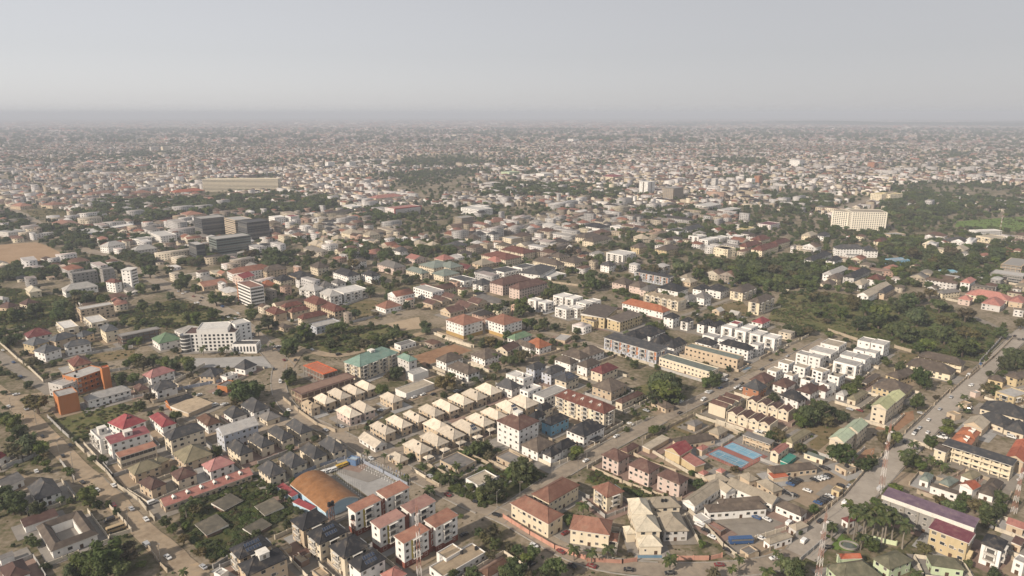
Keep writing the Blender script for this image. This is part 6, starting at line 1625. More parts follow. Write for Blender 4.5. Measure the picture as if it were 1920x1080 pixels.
for k, ln in enumerate(ROADS.split('\n')):
    n, m, w, rest = ln.split(' ', 3); w = float(w); p = smooth_line(parse_pts(rest)); z = .26 + .012 * k
    wl_ = [w / 2 + random.uniform(-.5, .5) for _ in p]
    a = [offset_line(p, d)[i] for i, d in enumerate(wl_)]; b = [offset_line(p, -d)[i] for i, d in enumerate(wl_)]
    v = [(x, y, z) for x, y in a] + [(x, y, z) for x, y in b]; L_ = len(p)
    me = bpy.data.meshes.new(n); me.from_pydata(v, [], [(i + L_, i + 1 + L_, i + 1, i) for i in range(L_ - 1)]); o = new_obj(n, me, GM[m]); o['kind'] = 'structure'
    for i in range(L_ - 1): occ_mark([a[i], a[i+1], b[i+1], b[i]], 1.5)
    if m in ('tar', 'conc') and w >= 9:
        for s in (1, -1):                                   # low kerbs with a strip of drain beside them
            q0, q1 = offset_line(p, s * (w / 2 + .1)), offset_line(p, s * (w / 2 + .75)); mb = MB()
            for i in range(L_ - 1):
                if i % 9 == 8: continue
                c = [q0[i], q0[i+1], q1[i+1], q1[i]]; zt = z + .14
                mb.face([(x, y, zt) for x, y in c]); mb.face([(c[0][0],c[0][1],z-.26),(c[1][0],c[1][1],z-.26),(c[1][0],c[1][1],zt),(c[0][0],c[0][1],zt)]); mb.face([(c[3][0],c[3][1],z-.26),(c[2][0],c[2][1],z-.26),(c[2][0],c[2][1],zt),(c[3][0],c[3][1],zt)])
            me = mb.mesh('kerb'); flip_out(me); new_obj('kerb', me, CONC, o)

# ---------------------------------------------------------------- shared building pieces
def piece(name, fn, mats):
    mb = MB(); fn(mb); me = mb.mesh(name)
    for m in mats: me.materials.append(m)
    return me
def win_fn(w, h):
    def f(mb):   # faces -y, origin at the centre of the opening
        t = .09
        mb.box(-w/2-t, w/2+t, -.10, 0, -h/2-t, -h/2, 0); mb.box(-w/2-t, w/2+t, -.10, 0, h/2, h/2+t, 0)
        mb.box(-w/2-t, -w/2, -.10, 0, -h/2, h/2, 0); mb.box(w/2, w/2+t, -.10, 0, -h/2, h/2, 0)
        mb.face([(-w/2,-.03,-h/2),(w/2,-.03,-h/2),(w/2,-.03,h/2),(-w/2,-.03,h/2)], 1)
    return f
P_WIN = [piece('window', win_fn(1.5, 1.35), [TRIM, GLASS]), piece('window', win_fn(1.9, 1.5), [TRIM, GLASS]), piece('window', win_fn(.8, 1.0), [TRIM, GLASS])]
P_WIN_TALL = piece('window', win_fn(1.3, 4.6), [TRIM, GLASS])
P_WIN_SQ = piece('window', win_fn(1.9, 1.9), [TRIM, GLASS])
P_DOOR = piece('door', win_fn(1.3, 2.1), [DARKTRIM, base_mat('door_panel')[0]]); P_DOOR.materials[1].node_tree.nodes['Principled BSDF'].inputs['Base Color'].default_value = (.09, .055, .035, 1)
def balc_fn(mb):   # 4 m wide balcony on a -y face, slab top at z = 0
    mb.box(-2, 2, -1.4, 0, -.18, 0, 0); mb.box(-2, 2, -1.4, -1.3, .75, .85, 1); mb.box(-2, -1.92, -1.3, 0, .75, .85, 1); mb.box(1.92, 2, -1.3, 0, .75, .85, 1)
    for i in range(9): x = -1.96 + i * .49; mb.box(x - .03, x + .03, -1.38, -1.32, 0, .75, 1)
    mb.box(-2.0, 2.0, -1.4, 0, 2.75, 2.9, 0); mb.box(-2, -1.8, -1.4, -1.2, .85, 2.75, 0); mb.box(1.8, 2, -1.4, -1.2, .85, 2.75, 0)
    mb.face([(-1.3,-.05,0),(1.3,-.05,0),(1.3,-.05,2.2),(-1.3,-.05,2.2)], 2)
P_BALC = piece('balcony', balc_fn, [TRIM, DARKTRIM, GLASS])
def tank_fn(mb): mb.cyl(0, 0, 0, 1.5, .75, .72, 12); mb.cyl(0, 0, 1.5, 1.75, .72, .3, 12)
P_TANK = piece('water_tank', tank_fn, [TANKM]); P_WTANK = piece('water_tank', tank_fn, [WTANK])
def solar_fn(mb): mb.box(-.5, .5, -.85, .85, 0, .06, 0); mb.box(-.46, .46, -.81, .81, .055, .07, 1)
P_SOLAR = piece('solar_panel', solar_fn, [METAL, SOLAR])
def dormer_fn(mb):
    mb.box(-.9, .9, -1.1, 1.4, -.3, 1.1, 0); mb.face([(-1.1,-1.3,1.05),(0,-1.3,1.75),(0,1.5,1.75),(-1.1,1.5,1.05)], 0); mb.face([(1.1,-1.3,1.05),(1.1,1.5,1.05),(0,1.5,1.75),(0,-1.3,1.75)], 0)
    mb.face([(-.9,-1.1,1.1),(.9,-1.1,1.1),(0,-1.1,1.7)], 0); mb.face([(-.55,-1.12,.1),(.55,-1.12,.1),(.55,-1.12,.9),(-.55,-1.12,.9)], 1)
P_DORM = piece('dormer', dormer_fn, [TRIM, GLASS])
def sbox_fn(mb):
    mb.box(-2.2, 2.2, -2.2, 2.2, -1.5, 2.6, 0); mb.box(-2.4, 2.4, -2.4, 2.4, 2.6, 2.85, 0); mb.face([(-.6,-2.22,.2),(.6,-2.22,.2),(.6,-2.22,2.0),(-.6,-2.22,2.0)], 1)
P_SBOX = piece('stair_box', sbox_fn, [TRIM, GLASS])
def acbox_fn(mb): mb.box(-.45, .45, -.42, 0, -.3, .3, 0); mb.box(-.3, .3, -.44, -.41, -.2, .2, 1)
P_AC = piece('air_conditioner', acbox_fn, [TRIM, DARKTRIM])

CATN = dict(h=('house', 'house'), a=('apartment_block', 'apartment block'), o=('office_building', 'office building'))
HALL = {'hall': ('hall', 'hall'), 'shed': ('shed', 'shed')}
def roof_mesh(kind, lx, ly, h, steep=.72):
    """roof over the eave rectangle lx x ly at height h, with a fascia; returns (mesh builder, rise)"""
    mb = MB(); a, b = lx / 2, ly / 2; t = .28
    def fascia():
        for p, q in (((-a,-b),(a,-b)),((a,-b),(a,b)),((a,b),(-a,b)),((-a,b),(-a,-b))):
            mb.face([(*p,h-t),(*q,h-t),(*q,h),(*p,h)], 1)
        mb.face([(-a,b,h-t),(a,b,h-t),(a,-b,h-t),(-a,-b,h-t)], 1)
    if kind == 'hip':
        s = min(a, b); rise = min(s * steep, 5.6)
        if a >= b: r0, r1 = (-(a - s * .98), 0), (a - s * .98, 0)
        else: r0, r1 = (0, -(b - s * .98)), (0, b - s * .98)
        z = h + rise; fascia()
        if a >= b:
            mb.face([(-a,-b,h),(a,-b,h),(*r1,z),(*r0,z)]); mb.face([(a,b,h),(-a,b,h),(*r0,z),(*r1,z)]); mb.face([(a,-b,h),(a,b,h),(*r1,z)]); mb.face([(-a,b,h),(-a,-b,h),(*r0,z)])
        else:
            mb.face([(a,-b,h),(a,b,h),(*r1,z),(*r0,z)]); mb.face([(-a,b,h),(-a,-b,h),(*r0,z),(*r1,z)]); mb.face([(-a,-b,h),(a,-b,h),(*r0,z)]); mb.face([(a,b,h),(-a,b,h),(*r1,z)])
        for c, r in (((-a,-b), r0), ((a,b), r1), ((a,-b), r1 if a >= b else r0), ((-a,b), r0 if a >= b else r1)):   # hip caps
            mb.beam((*c, h + .04), (*r, z + .04), .10)
        mb.beam((*r0, z + .05), (*r1, z + .05), .12)
    elif kind in ('gable', 'strip'):
        rise = min(min(a, b) * .58, 4.2); z = h + rise; fascia()
        if a >= b:
            mb.face([(-a,-b,h),(a,-b,h),(a,0,z),(-a,0,z)]); mb.face([(a,b,h),(-a,b,h),(-a,0,z),(a,0,z)])
            mb.face([(-a+.3,b-.3,h),(-a+.3,-b+.3,h),(-a+.3,0,z-.1)], 2); mb.face([(a-.3,-b+.3,h),(a-.3,b-.3,h),(a-.3,0,z-.1)], 2)
            mb.beam((-a,0,z+.03), (a,0,z+.03), .12)
        else:
            mb.face([(a,-b,h),(a,b,h),(0,b,z),(0,-b,z)]); mb.face([(-a,b,h),(-a,-b,h),(0,-b,z),(0,b,z)])
            mb.face([(-a+.3,-b+.3,h),(a-.3,-b+.3,h),(0,-b+.3,z-.1)], 2); mb.face([(a-.3,b-.3,h),(-a+.3,b-.3,h),(0,b-.3,z-.1)], 2)
            mb.beam((0,-b,z+.03), (0,b,z+.03), .12)
    elif kind == 'mono':
        rise = .07 * ly if ly < lx else .07 * lx; fascia()
        if ly <= lx: c = [(-a,-b,h),(a,-b,h),(a,b,h+rise),(-a,b,h+rise)]
        else: c = [(-a,-b,h),(a,-b,h+rise),(a,b,h+rise),(-a,b,h)]
        mb.face(c)
        for i in range(4):
            p, q = c[i], c[(i+1) % 4]; mb.face([(p[0],p[1],h),(q[0],q[1],h),q,p], 1)
    elif kind == 'barrel':
        n = 18; rise = min(a, b) * .36; ax = b > a; w = a if ax else b; l = b if ax else a; pr_ = []
        for i in range(n + 1):
            u = -1 + 2 * i / n; pr_.append((u * w, h + rise * (1 - u * u)))
        P = (lambda s, k, z: (s, k, z)) if ax else (lambda s, k, z: (k, s, z))
        for i in range(n):
            (s0, z0), (s1, z1) = pr_[i], pr_[i+1]
            mb.face([P(s0,-l,z0),P(s1,-l,z1),P(s1,l,z1),P(s0,l,z0)])
            for e in (-1, 1):
                mb.face([P(s0,e*l,z0),P(s1,e*l,z1),P(s1,e*l,z1-.7),P(s0,e*l,z0-.7)], 1); ee = e * (l - .4)
                mb.face([P(s0,ee,h-.3),P(s1,ee,h-.3),P(s1,ee,z1-.1),P(s0,ee,z0-.1)], 2)
        for e in (-1, 1): mb.face([P(e*w,-l,h-.45),P(e*w,l,h-.45),P(e*w,l,h),P(e*w,-l,h)], 1)
    elif kind == 'court':
        d = min(a, b) * .52; rise = d * .42; ring = [(a, b, h), (a - d/2, b - d/2, h + rise), (a - d, b - d, h)]; fascia_pts = ring
        for (pa, pb, pz), (qa, qb, qz) in zip(ring, ring[1:]):
            P = [(-pa,-pb,pz),(pa,-pb,pz),(pa,pb,pz),(-pa,pb,pz)]; Q = [(-qa,-qb,qz),(qa,-qb,qz),(qa,qb,qz),(-qa,qb,qz)]
            for i in range(4): j = (i + 1) % 4; mb.face([P[i], P[j], Q[j], Q[i]])
        for (pa, pb) in ((a, b), (a - d, b - d)):
            P = [(-pa,-pb),(pa,-pb),(pa,pb),(-pa,pb)]
            for i in range(4): j = (i + 1) % 4; mb.face([(*P[i],h-t),(*P[j],h-t),(*P[j],h),(*P[i],h)], 1)
        i_ = a - d - .3, b - d - .3; P = [(-i_[0],-i_[1]),(i_[0],-i_[1]),(i_[0],i_[1]),(-i_[0],i_[1])]
        for i in range(4): j = (i + 1) % 4; mb.face([(*P[i],0),(*P[j],0),(*P[j],h-.05),(*P[i],h-.05)], 2)
    return mb, rise

NWIN = [0]
def volume(root, rx, ry, rang, spec, dist):
    """one block of a building: walls, roof, openings and fittings, all parts of root"""
    cx, cy, ang, lx, ly, h, rf, rc, wc, op = spec.split(); cx, cy, ang, lx, ly, h = map(float, (cx, cy, ang, lx, ly, h))
    if rc == 'cr': lx, ly = lx * 1.16, ly * 1.08
    if ly > lx * 1.2 and any(k in op for k in 'GOA') or op == 'F2' and ly > lx: ang, lx, ly = ang - 90, ly, lx     # the long side carries the show front
    near = dist < 545
    dx, dy = cx - rx, cy - ry; ca, sa = math.cos(-R(rang)), math.sin(-R(rang))
    ox, oy, orz = dx * ca - dy * sa, dx * sa + dy * ca, R(ang - rang)
    M = Matrix.Translation((ox, oy, 0)) @ Matrix.Rotation(orz, 4, 'Z')
    ROOF = [None]                     # fittings on a roof become its sub-parts
    def add(name, me, x, y, z, rz=0.0, scl=None, par=None):
        o = bpy.data.objects.new(name, me); C.objects.link(o); on_roof = name in ('dormer', 'solar_panel', 'water_tank', 'stair_box', 'parapet_coping') and ROOF[0]; o.parent = ROOF[0] if on_roof else root
        if name == 'roof': ROOF[0] = o
        m = (Matrix() if on_roof else M) @ Matrix.Translation((x, y, z)) @ Matrix.Rotation(rz, 4, 'Z')
        if scl: m = m @ Matrix.Diagonal((*scl, 1))
        o.matrix_local = m; return o
    ca, sa = math.cos(R(ang)), math.sin(R(ang))
    occ_mark([(cx + ca * i * lx/2 - sa * j * ly/2, cy + sa * i * lx/2 + ca * j * ly/2) for i, j in ((-1,-1),(1,-1),(1,1),(-1,1))], 2.0)
    wm, rm = wallm(wc), roofm(rc); flat = rf == 'flat'; ov = 0.0 if flat else min(.6, lx * .06, ly * .06)
    a, b = lx / 2 - ov, ly / 2 - ov
    n = max(1, round(h / 3.4)); st = h / n
    if flat: n = max(1, round((h - .7) / 3.4)); st = (h - .7) / n
    if 'F' in op and op != 'F2':      # bare frame: slabs on columns, some infill
        mb = MB()
        for k in range(1, n + 1): mb.box(-a, a, -b, b, k * st - .35, k * st, 0)
        nx, ny = max(2, round(2 * a / 5)), max(2, round(2 * b / 5))
        for i in range(nx + 1):
            for j in range(ny + 1):
                x, y = -a + .25 + (2 * a - .5) * i / nx, -b + .25 + (2 * b - .5) * j / ny
                if 0 < i < nx and 0 < j < ny: continue
                for k in range(n): mb.box(x - .22, x + .22, y - .22, y + .22, k * st, (k + 1) * st - .35, 0)
        me = mb.mesh('frame'); me.materials.append(wm if wc in ('tn', 'mb') and rc not in ('oj',) else CONC); add('frame', me, 0, 0, 0)
        mb = MB(); mb.box(-a + 1.6, a - 1.6, -b + 1.6, b - 1.6, 0, h - .4); me = mb.mesh('inner_wall'); me.materials.append(wallm('br' if rc in ('oj', 'mb') else 'gy')); add('inner_wall', me, 0, 0, 0)
        mb = MB(); mb.box(-a - .2, a + .2, -b - .2, b + .2, n * st + .005, n * st + .12)
        if rc in ('oj',):
            for i in range(9): x = -a + .4 + (2 * a - .8) * i / 8; mb.box(x - .25, x + .25, -b, b, n * st + .12, n * st + .5)
        me = mb.mesh('roof'); me.materials.append(rm); add('roof', me, 0, 0, 0)
        return
    gal = 'G' in op
    gd = 2.2 if gal else 0.0
    mb = MB()
    if flat:
        p, hp = .25, h - .7
        mb.box(-a, a, -b + gd, b, 0, hp, 0, False)
        for x0, x1, y0, y1 in ((-a, a, -b, -b + p), (-a, a, b - p, b), (-a, -a + p, -b + p, b - p), (a - p, a, -b + p, b - p)): mb.box(x0, x1, y0, y1, hp + .001, h, 0)
        me = mb.mesh('wall'); me.materials.append(wm); add('wall', me, 0, 0, 0)
        mb = MB(); mb.box(-a + p + .002, a - p - .002, -b + p + .002, b - p - .002, hp + .004, hp + .12); me = mb.mesh('roof'); me.materials.append(rm); add('roof', me, 0, 0, 0)
        if gal: mb = MB(); mb.box(-a, a, -b, -b + gd, hp - .3, hp); me = mb.mesh('roof_slab'); me.materials.append(wm); add('roof_slab', me, 0, 0, 0)
        rise = 0
        mb = MB()
        for x0, x1, y0, y1 in ((-a-.06, a+.06, -b-.06, -b+p+.04), (-a-.06, -a+p+.04, -b+p+.045, b+.06)): mb.box(x0, x1, y0, y1, h + .001, h + .10)
        me = mb.mesh('parapet_coping'); me.materials.append(TRIM if wc in ('wh', 'cr', 'yc', 'lg') else CONC); add('parapet_coping', me, 0, 0, 0)
    else:
        if rf == 'court':
            d = min(lx, ly) / 2 * .52
            for x0, x1, y0, y1 in ((-a, a, -b, -b + d - .6), (-a, a, b - d + .6, b), (-a, -a + d - .6, -b + d - .59, b - d + .59), (a - d + .6, a, -b + d - .59, b - d + .59)): mb.box(x0, x1, y0, y1, 0, h - .29, 0, False)
        else: mb.box(-a, a, -b + gd, b, 0, h - .29, 0, False)
        me = mb.mesh('wall'); me.materials.append(wm); add('wall', me, 0, 0, 0)
        if rf == 'strip':             # townhouses: one short roof each, party walls standing up between
            along = lx >= ly; L_ = max(lx, ly); k = max(3, round(L_ / 7.5)); w = L_ / k
            for i in range(k):
                rb, rise = roof_mesh('gable', ly if not along else ly, w, h) if False else roof_mesh('gable', (w - .4) if along else lx, ly if along else (w - .4), h)
                me = rb.mesh('roof')
                for m in (rm, TRIM, wm): me.materials.append(m)
                flip_out(me); c_ = -L_/2 + (i + .5) * w; add('roof', me, c_ if along else 0, 0 if along else c_, 0)
            for i in range(k + 1):
                c_ = -L_/2 + i * w; mb = MB(); s = (ly if along else lx) / 2 + .15
                if along: mb.box(c_ - .19, c_ + .19, -s, s, 0, h + .75)
                else: mb.box(-s, s, c_ - .19, c_ + .19, 0, h + .75)
                me = mb.mesh('party_wall'); me.materials.append(wm); add('party_wall', me, 0, 0, 0)
        else:
            rb, rise = roof_mesh(rf, lx, ly, h, .95 if rc in ('dg', 'ch') and min(lx, ly) < 13 and h < 8 else .76 if rc == 'cr' else .68); me = rb.mesh('roof'); 
            trim = TRIM if rc in ('pu', 'ma', 'ob', 'rs', 'rd', 'tc', 'ts', 'sa') else (rm if rf == 'hip' else TRIM)
            for m in (rm, trim, wm): me.materials.append(m)
            flip_out(me); add('roof', me, 0, 0, 0)
    # ---- openings on the sides a viewer can see: -y (side 0) and -x (side 1), and a few on the others
    wins = []                          # (mesh, x, y, z, rz)
    seed = random.Random(int(cx * 7 + cy * 13))
    def side(k):
        return ((2 * a, lambda s: (s, -b - .004), 0.0), (2 * b, lambda s: (-a - .004, -s), -math.pi / 2), (2 * b, lambda s: (a + .004, s), math.pi / 2))[k]
    if 'Z' in op: sides = []
    else: sides = [0, 1, 2]
    for k in sides:
        if gal and k == 0: continue
        Ls, pos, rz = side(k)
        if 'A' in op and not ('1' in op and k == 1):
            for s in range(n):
                mb = MB(); w = Ls - 1.2; zt = s * st + st * .36; hh = st * .5
                mb.box(-w/2, w/2, -.08, 0, -.08, 0, 0); mb.box(-w/2, w/2, -.08, 0, hh, hh + .08, 0); mb.face([(-w/2,-.03,0),(w/2,-.03,0),(w/2,-.03,hh),(-w/2,-.03,hh)], 1)
                for q in range(int(w / 2.4) + 1): x = -w/2 + q * 2.4; mb.box(x - .05, x + .05, -.08, 0, 0, hh, 0)
                me = mb.mesh('ribbon_window'); me.materials.append(METAL if wc in ('dk', 'gz') else TRIM); me.materials.append(GLASS); x, y = pos(0); add('ribbon_window', me, x, y, zt, rz)
            continue
        if 'W' in op and h > 10:
            sp = 3.6; cnt = max(2, int((Ls - 1.5) / sp)); me_ = P_WIN_SQ
            for s in range(n):
                for i in range(cnt): x, y = pos((i - (cnt - 1) / 2) * sp); wins.append((me_, x, y, s * st + st * .55, rz))
            continue
        if op == 'W':
            cnt = max(2, int((Ls - 1) / 2.7))
            for i in range(cnt): x, y = pos((i - (cnt - 1) / 2) * 2.7); wins.append((P_WIN_TALL, x, y, h * .47, rz))
            continue
        if Ls < 2.5: continue
        kind = seed.choice((0, 0, 1)); sp = seed.choice((3.1, 3.4, 3.8)) if near else 3.8
        cnt = max(1, int((Ls - .8) / sp)); bal = 'B' in op and Ls > 7
        for s in range(n):
            z = s * st + st * .53
            if bal and (s > 0 or n == 1):
                nb = max(1, int(Ls / 8.5)); used = []
                for i in range(nb):
                    c_ = (i - (nb - 1) / 2) * (Ls / nb) + seed.uniform(-.4, .4) * 0; x, y = pos(c_); add('balcony', P_BALC, x, y, s * st + .05, rz, (min(1.25, Ls / nb / 6.5), 1, min(1, st / 3.3))); used.append(c_)
                    if 'O' in op: mb = MB(); mb.box(-1.0, 1.0, -.12, 0, .1, st * .85); me = mb.mesh('orange_panel'); me.materials.append(ORNG); x2, y2 = pos(c_ + 3.2); add('orange_panel', me, x2, y2, s * st, rz)
                for i in range(cnt):
                    c_ = (i - (cnt - 1) / 2) * (Ls / cnt)
                    if all(abs(c_ - u) > 3.0 for u in used): x, y = pos(c_); wins.append((P_WIN[0], x, y, z, rz))
            else:
                for i in range(cnt):
                    if seed.random() < .07: continue
                    x, y = pos((i - (cnt - 1) / 2) * (Ls / cnt)); q = kind if seed.random() > .18 else 2
                    if s == 0 and i == cnt // 2 and near and k < 2: add('door', P_DOOR, x, y, 1.15, rz)
                    else: wins.append((P_WIN[q], x, y, z, rz))
                    if near and seed.random() < .07: add('air_conditioner', P_AC, x + (1.5 if rz == 0 else 0), y - (1.5 if rz != 0 else 0), z - .2, rz) if abs((i - (cnt - 1) / 2) * (Ls / cnt)) + 2 < Ls / 2 else None
    if near:
        for me, x, y, z, rz in wins: add('window', me, x, y, z, rz); NWIN[0] += 1
    elif wins:
        mb = MB()
        for me, x, y, z, rz in wins:
            w, hh = {P_WIN[0]: (1.6, 1.4), P_WIN[1]: (2.0, 1.6), P_WIN[2]: (1.0, 1.1), P_WIN_TALL: (1.4, 4.6), P_WIN_SQ: (1.9, 1.9)}[me]
            if rz == 0: mb.box(x - w/2, x + w/2, y - .05, y, z - hh/2, z + hh/2)
            else: s = -1 if rz < 0 else 1; mb.box(min(x, x + s * .05), max(x, x + s * .05), y - w/2, y + w/2, z - hh/2, z + hh/2)
        me = mb.mesh('windows'); me.materials.append(GLASS); o = add('windows', me, 0, 0, 0); o['kind'] = 'stuff'
    if gal:                            # open galleries: slabs, parapets and columns in front of set-back walls
        for s in range(n + 1):
            mb = MB(); z = s * st
            if s < n or not flat: mb.box(-a, a, -b, -b + gd - .01, z - (.25 if s else 0) , z + (.05 if s else .12))
            if 0 < s < n: mb.box(-a, a, -b, -b + .15, z + .051, z + .95)
            if mb.v: me = mb.mesh('gallery_floor'); me.materials.append(wm); add('gallery_floor', me, 0, 0, -.30 if s == n else 0)
        k = max(2, round(2 * a / 4.5))
        for i in range(k + 1):
            x = -a + .2 + (2 * a - .4) * i / k; mb = MB(); mb.box(x - .2, x + .2, -b + .16, -b + .5, .12, h - .75); me = mb.mesh('column'); me.materials.append(wm); add('column', me, 0, 0, 0)
        if near:
            for s in range(n):
                for i in range(k): add('window', P_WIN[1], -a + (i + .5) * 2 * a / k, -b + gd - .004, s * st + st * .5); NWIN[0] += 1
        if wc == 'wr':
            for x in (-a, a - 1.5): mb = MB(); mb.box(x - .1, x + 1.6, -b - .15, -b + 1.0, 0, h + .6); me = mb.mesh('red_pier'); me.materials.append(REDP); add('red_pier', me, 0, 0, 0)
            mb = MB(); mb.box(-a + 1.6, a - 1.6, -b - .15, -b + .9, h - .9, h + .6); me = mb.mesh('red_band'); me.materials.append(REDP); add('red_band', me, 0, 0, 0)
    # ---- fittings
    if 'K' in op or 'Q' in op:
        mb = MB(); t = .06; mb.box(-a - t, a + t, -b - t, b + t, 0, st * (1.0 if 'K' in op else 1.15) - .25); me = mb.mesh('brick_base' if 'K' in op else 'painted_base'); me.materials.append(BRICK if 'K' in op else MUST); add(me.name.split('.')[0], me, 0, 0, 0)
    if 'Y' in op:
        for x in (-a * .35, ): mb = MB(); mb.box(x - .5, x + .5, -b - .2, -b, st, h - .6); me = mb.mesh('yellow_strip'); me.materials.append(YELP); add('yellow_strip', me, 0, 0, 0)
        mb = MB(); mb.box(a + .05, a + 3.2, -b + .8, b - .8, 0, h - 1.2); me = mb.mesh('brick_stair_tower'); me.materials.append(BRICK); add('brick_stair_tower', me, 0, 0, 0)
    if 'O' in op:
        for i in range(int(2 * a / 7)): mb = MB(); x = -a + 2 + i * 7; mb.box(x - .3, x + .3, -b - .9, -b, 0, h - .3); me = mb.mesh('party_fin'); me.materials.append(wm); add('party_fin', me, 0, 0, 0)
    if 'A1' in op: mb = MB(); mb.box(-a - .1, -a + 2.2, -b - .2, -b + .05, 0, h + .2); me = mb.mesh('orange_strip'); me.materials.append(ORNG if wc == 'wh' and h < 23 else wm); add('orange_strip', me, 0, 0, 0)
    if 'V2' in op: mb = MB(); mb.box(-1.6, 1.6, -b - .3, -b, 1, h - .5); mb.box(-a - .3, -a, -1.6, 1.6, 1, h - .5); me = mb.mesh('glass_strip'); me.materials.append(GLASS); add('glass_strip', me, 0, 0, 0)
    if 'W2' in op:
        mb = MB(); mb.cyl(-a + 1, -b + 1, 0, h - .6, 4.2, 4.2, 20, 0)
        for s in range(1, n): mb.cyl(-a + 1, -b + 1, s * st - .35, s * st + .35, 4.35, 4.35, 20, 1)
        me = mb.mesh('glass_corner'); me.materials.append(GLASS); me.materials.append(wm); add('glass_corner', me, 0, 0, 0)
    if op == 'F2':
        k = round(2 * a / 6)
        for i in range(k): mb = MB(); x = -a + (i + .5) * 2 * a / k; mb.box(x - .5, x + .5, -b - .6, -b, 0, h - 2.2); me = mb.mesh('pier'); me.materials.append(CONC); add('pier', me, 0, 0, 0)
        mb = MB(); mb.box(-a - .65, a + .65, -b - .8, -b - .61, h - 1.9, h + .25); me = mb.mesh('fascia'); me.materials.append(TRIM); add('fascia', me, 0, 0, 0)
    if rc == 'ma' and wc == 'ye':
        mb = MB(); mb.box(-a - .5, a + .5, -b - .8, -b - .61, h - 1.2, h + .2); me = mb.mesh('fascia'); me.materials.append(TRIM); add('fascia', me, 0, 0, 0)
        mb = MB(); mb.box(-3, 3, -b - 1.6, -b, 0, 3.6); mb.face([(-3.4,-b-1.9,3.6),(3.4,-b-1.9,3.6),(0,-b-1.9,5.2)]); mb.face([(-3.4,-b-1.9,3.6),(0,-b-1.9,5.2),(0,-b,5.2),(-3.4,-b,3.6)]); mb.face([(3.4,-b-1.9,3.6),(3.4,-b,3.6),(0,-b,5.2),(0,-b-1.9,5.2)]); me = mb.mesh('entrance_porch'); me.materials.append(wm); add('entrance_porch', me, 0, 0, 0)
    half = min(lx, ly) / 2; slope = rise / half if half else 0
    if 'X' in op: add('stair_box', P_SBOX, 0, 0, h + rise * .6 if not flat else h + .8, 0)
    if 'T' in op:
        for i in range(2): add('water_tank', P_TANK, -1.0 + i * 1.8, -half * .45, h + rise * .55, 0, (.9, .9, .9))
    if flat and near and min(lx, ly) > 6 and 'Z' not in op:
        for i in range(seed.choice((0, 1, 2))): add('water_tank', P_TANK if seed.random() < .8 else P_WTANK, seed.uniform(-a + 1.5, a - 1.5), seed.uniform(-b + 1.5, b - 1.5), h - .58, 0)
    if 'S' in op and rf == 'hip':
        an = math.atan(slope); w = max(lx - ly, 3) + ly * .35
        if lx < ly: w = lx * .4
        for r_ in range(2):
            for i in range(max(3, int(w / 1.25))):
                x = (i - (int(w / 1.25) - 1) / 2) * 1.2; d = half * (.28 + .36 * r_) ; o = add('solar_panel', P_SOLAR, 0, 0, 0)
                o.matrix_local = Matrix.Translation((x, -ly/2 + (half - d) if lx >= ly else -ly/2 + (half - d), h + slope * (half - d) + .16)) @ Matrix.Rotation(an, 4, 'X')
    if 'D' in op:
        k = max(2, int(max(lx, ly) / 7.5)); along = lx >= ly
        for i in range(k):
            c_ = (i - (k - 1) / 2) * (max(lx, ly) - half) / k
            if along: add('dormer', P_DORM, c_, -half * .35, h + rise * .42, 0)
            else: add('dormer', P_DORM, -half * .35, c_, h + rise * .42, -math.pi / 2)
    if 'P' in op:
        w = min(lx, ly) * .28; rb, rs = roof_mesh('hip', w * 2, 4.2, 3.2, .5); me = rb.mesh('porch_roof')
        for m in (rm, TRIM, wm): me.materials.append(m)
        flip_out(me); add('porch_roof', me, 0, -b - 1.9, 0)
        for s in (-1, 1): mb = MB(); mb.cyl(s * (w - .6), -b - 3.4, 0, 2.95, .22, .2, 10); me = mb.mesh('porch_column'); me.materials.append(TRIM); add('porch_column', me, 0, 0, 0)

APRON = [0]
def apron(x, y, ang, lx, ly, rnd):
    g = [rnd.uniform(2.0, 6.5) for _ in range(4)]; k = APRON[0]; APRON[0] += 1; ca, sa = math.cos(R(ang)), math.sin(R(ang))
    q = [(-lx/2 - g[0], -ly/2 - g[1]), (lx/2 + g[2], -ly/2 - g[1]), (lx/2 + g[2], ly/2 + g[3]), (-lx/2 - g[0], ly/2 + g[3])]
    pts = [(x + ca * u - sa * v, y + sa * u + ca * v) for u, v in q]
    sheet('yard_paving', pts, .235 + .00005 * (k % 400), GM[rnd.choice(('paving', 'gravelyard', 'dirtyard', 'concrete', 'paving', 'brickpave', 'gravelyard'))]); occ_mark(pts)
for ln in BUILDINGS.split('\n'):
    code, vols, label = ln.split('|'); vols = vols.split(';'); f = vols[0].split()
    x, y, ang = float(f[0]), float(f[1]), float(f[2])
    if code == 'h' and ' hall' in label.split(',')[0].split(' with ')[0]: nm = ('hall', 'hall')
    else: nm = CATN[code] if code in CATN else ('shed', 'shed')
    if code == 'H': nm = ('hall', 'hall')
    root = empty(nm[0], (x, y, 0), R(ang), label, nm[1], nm[1] + 's of the town')
    if math.hypot(x, y) < 700 and ' ru ' not in vols[0]: apron(x, y, ang, float(f[3]), float(f[4]), random.Random(int(x * 3 + y)))
    for v in vols: volume(root, x, y, ang, v, math.hypot(x, y))

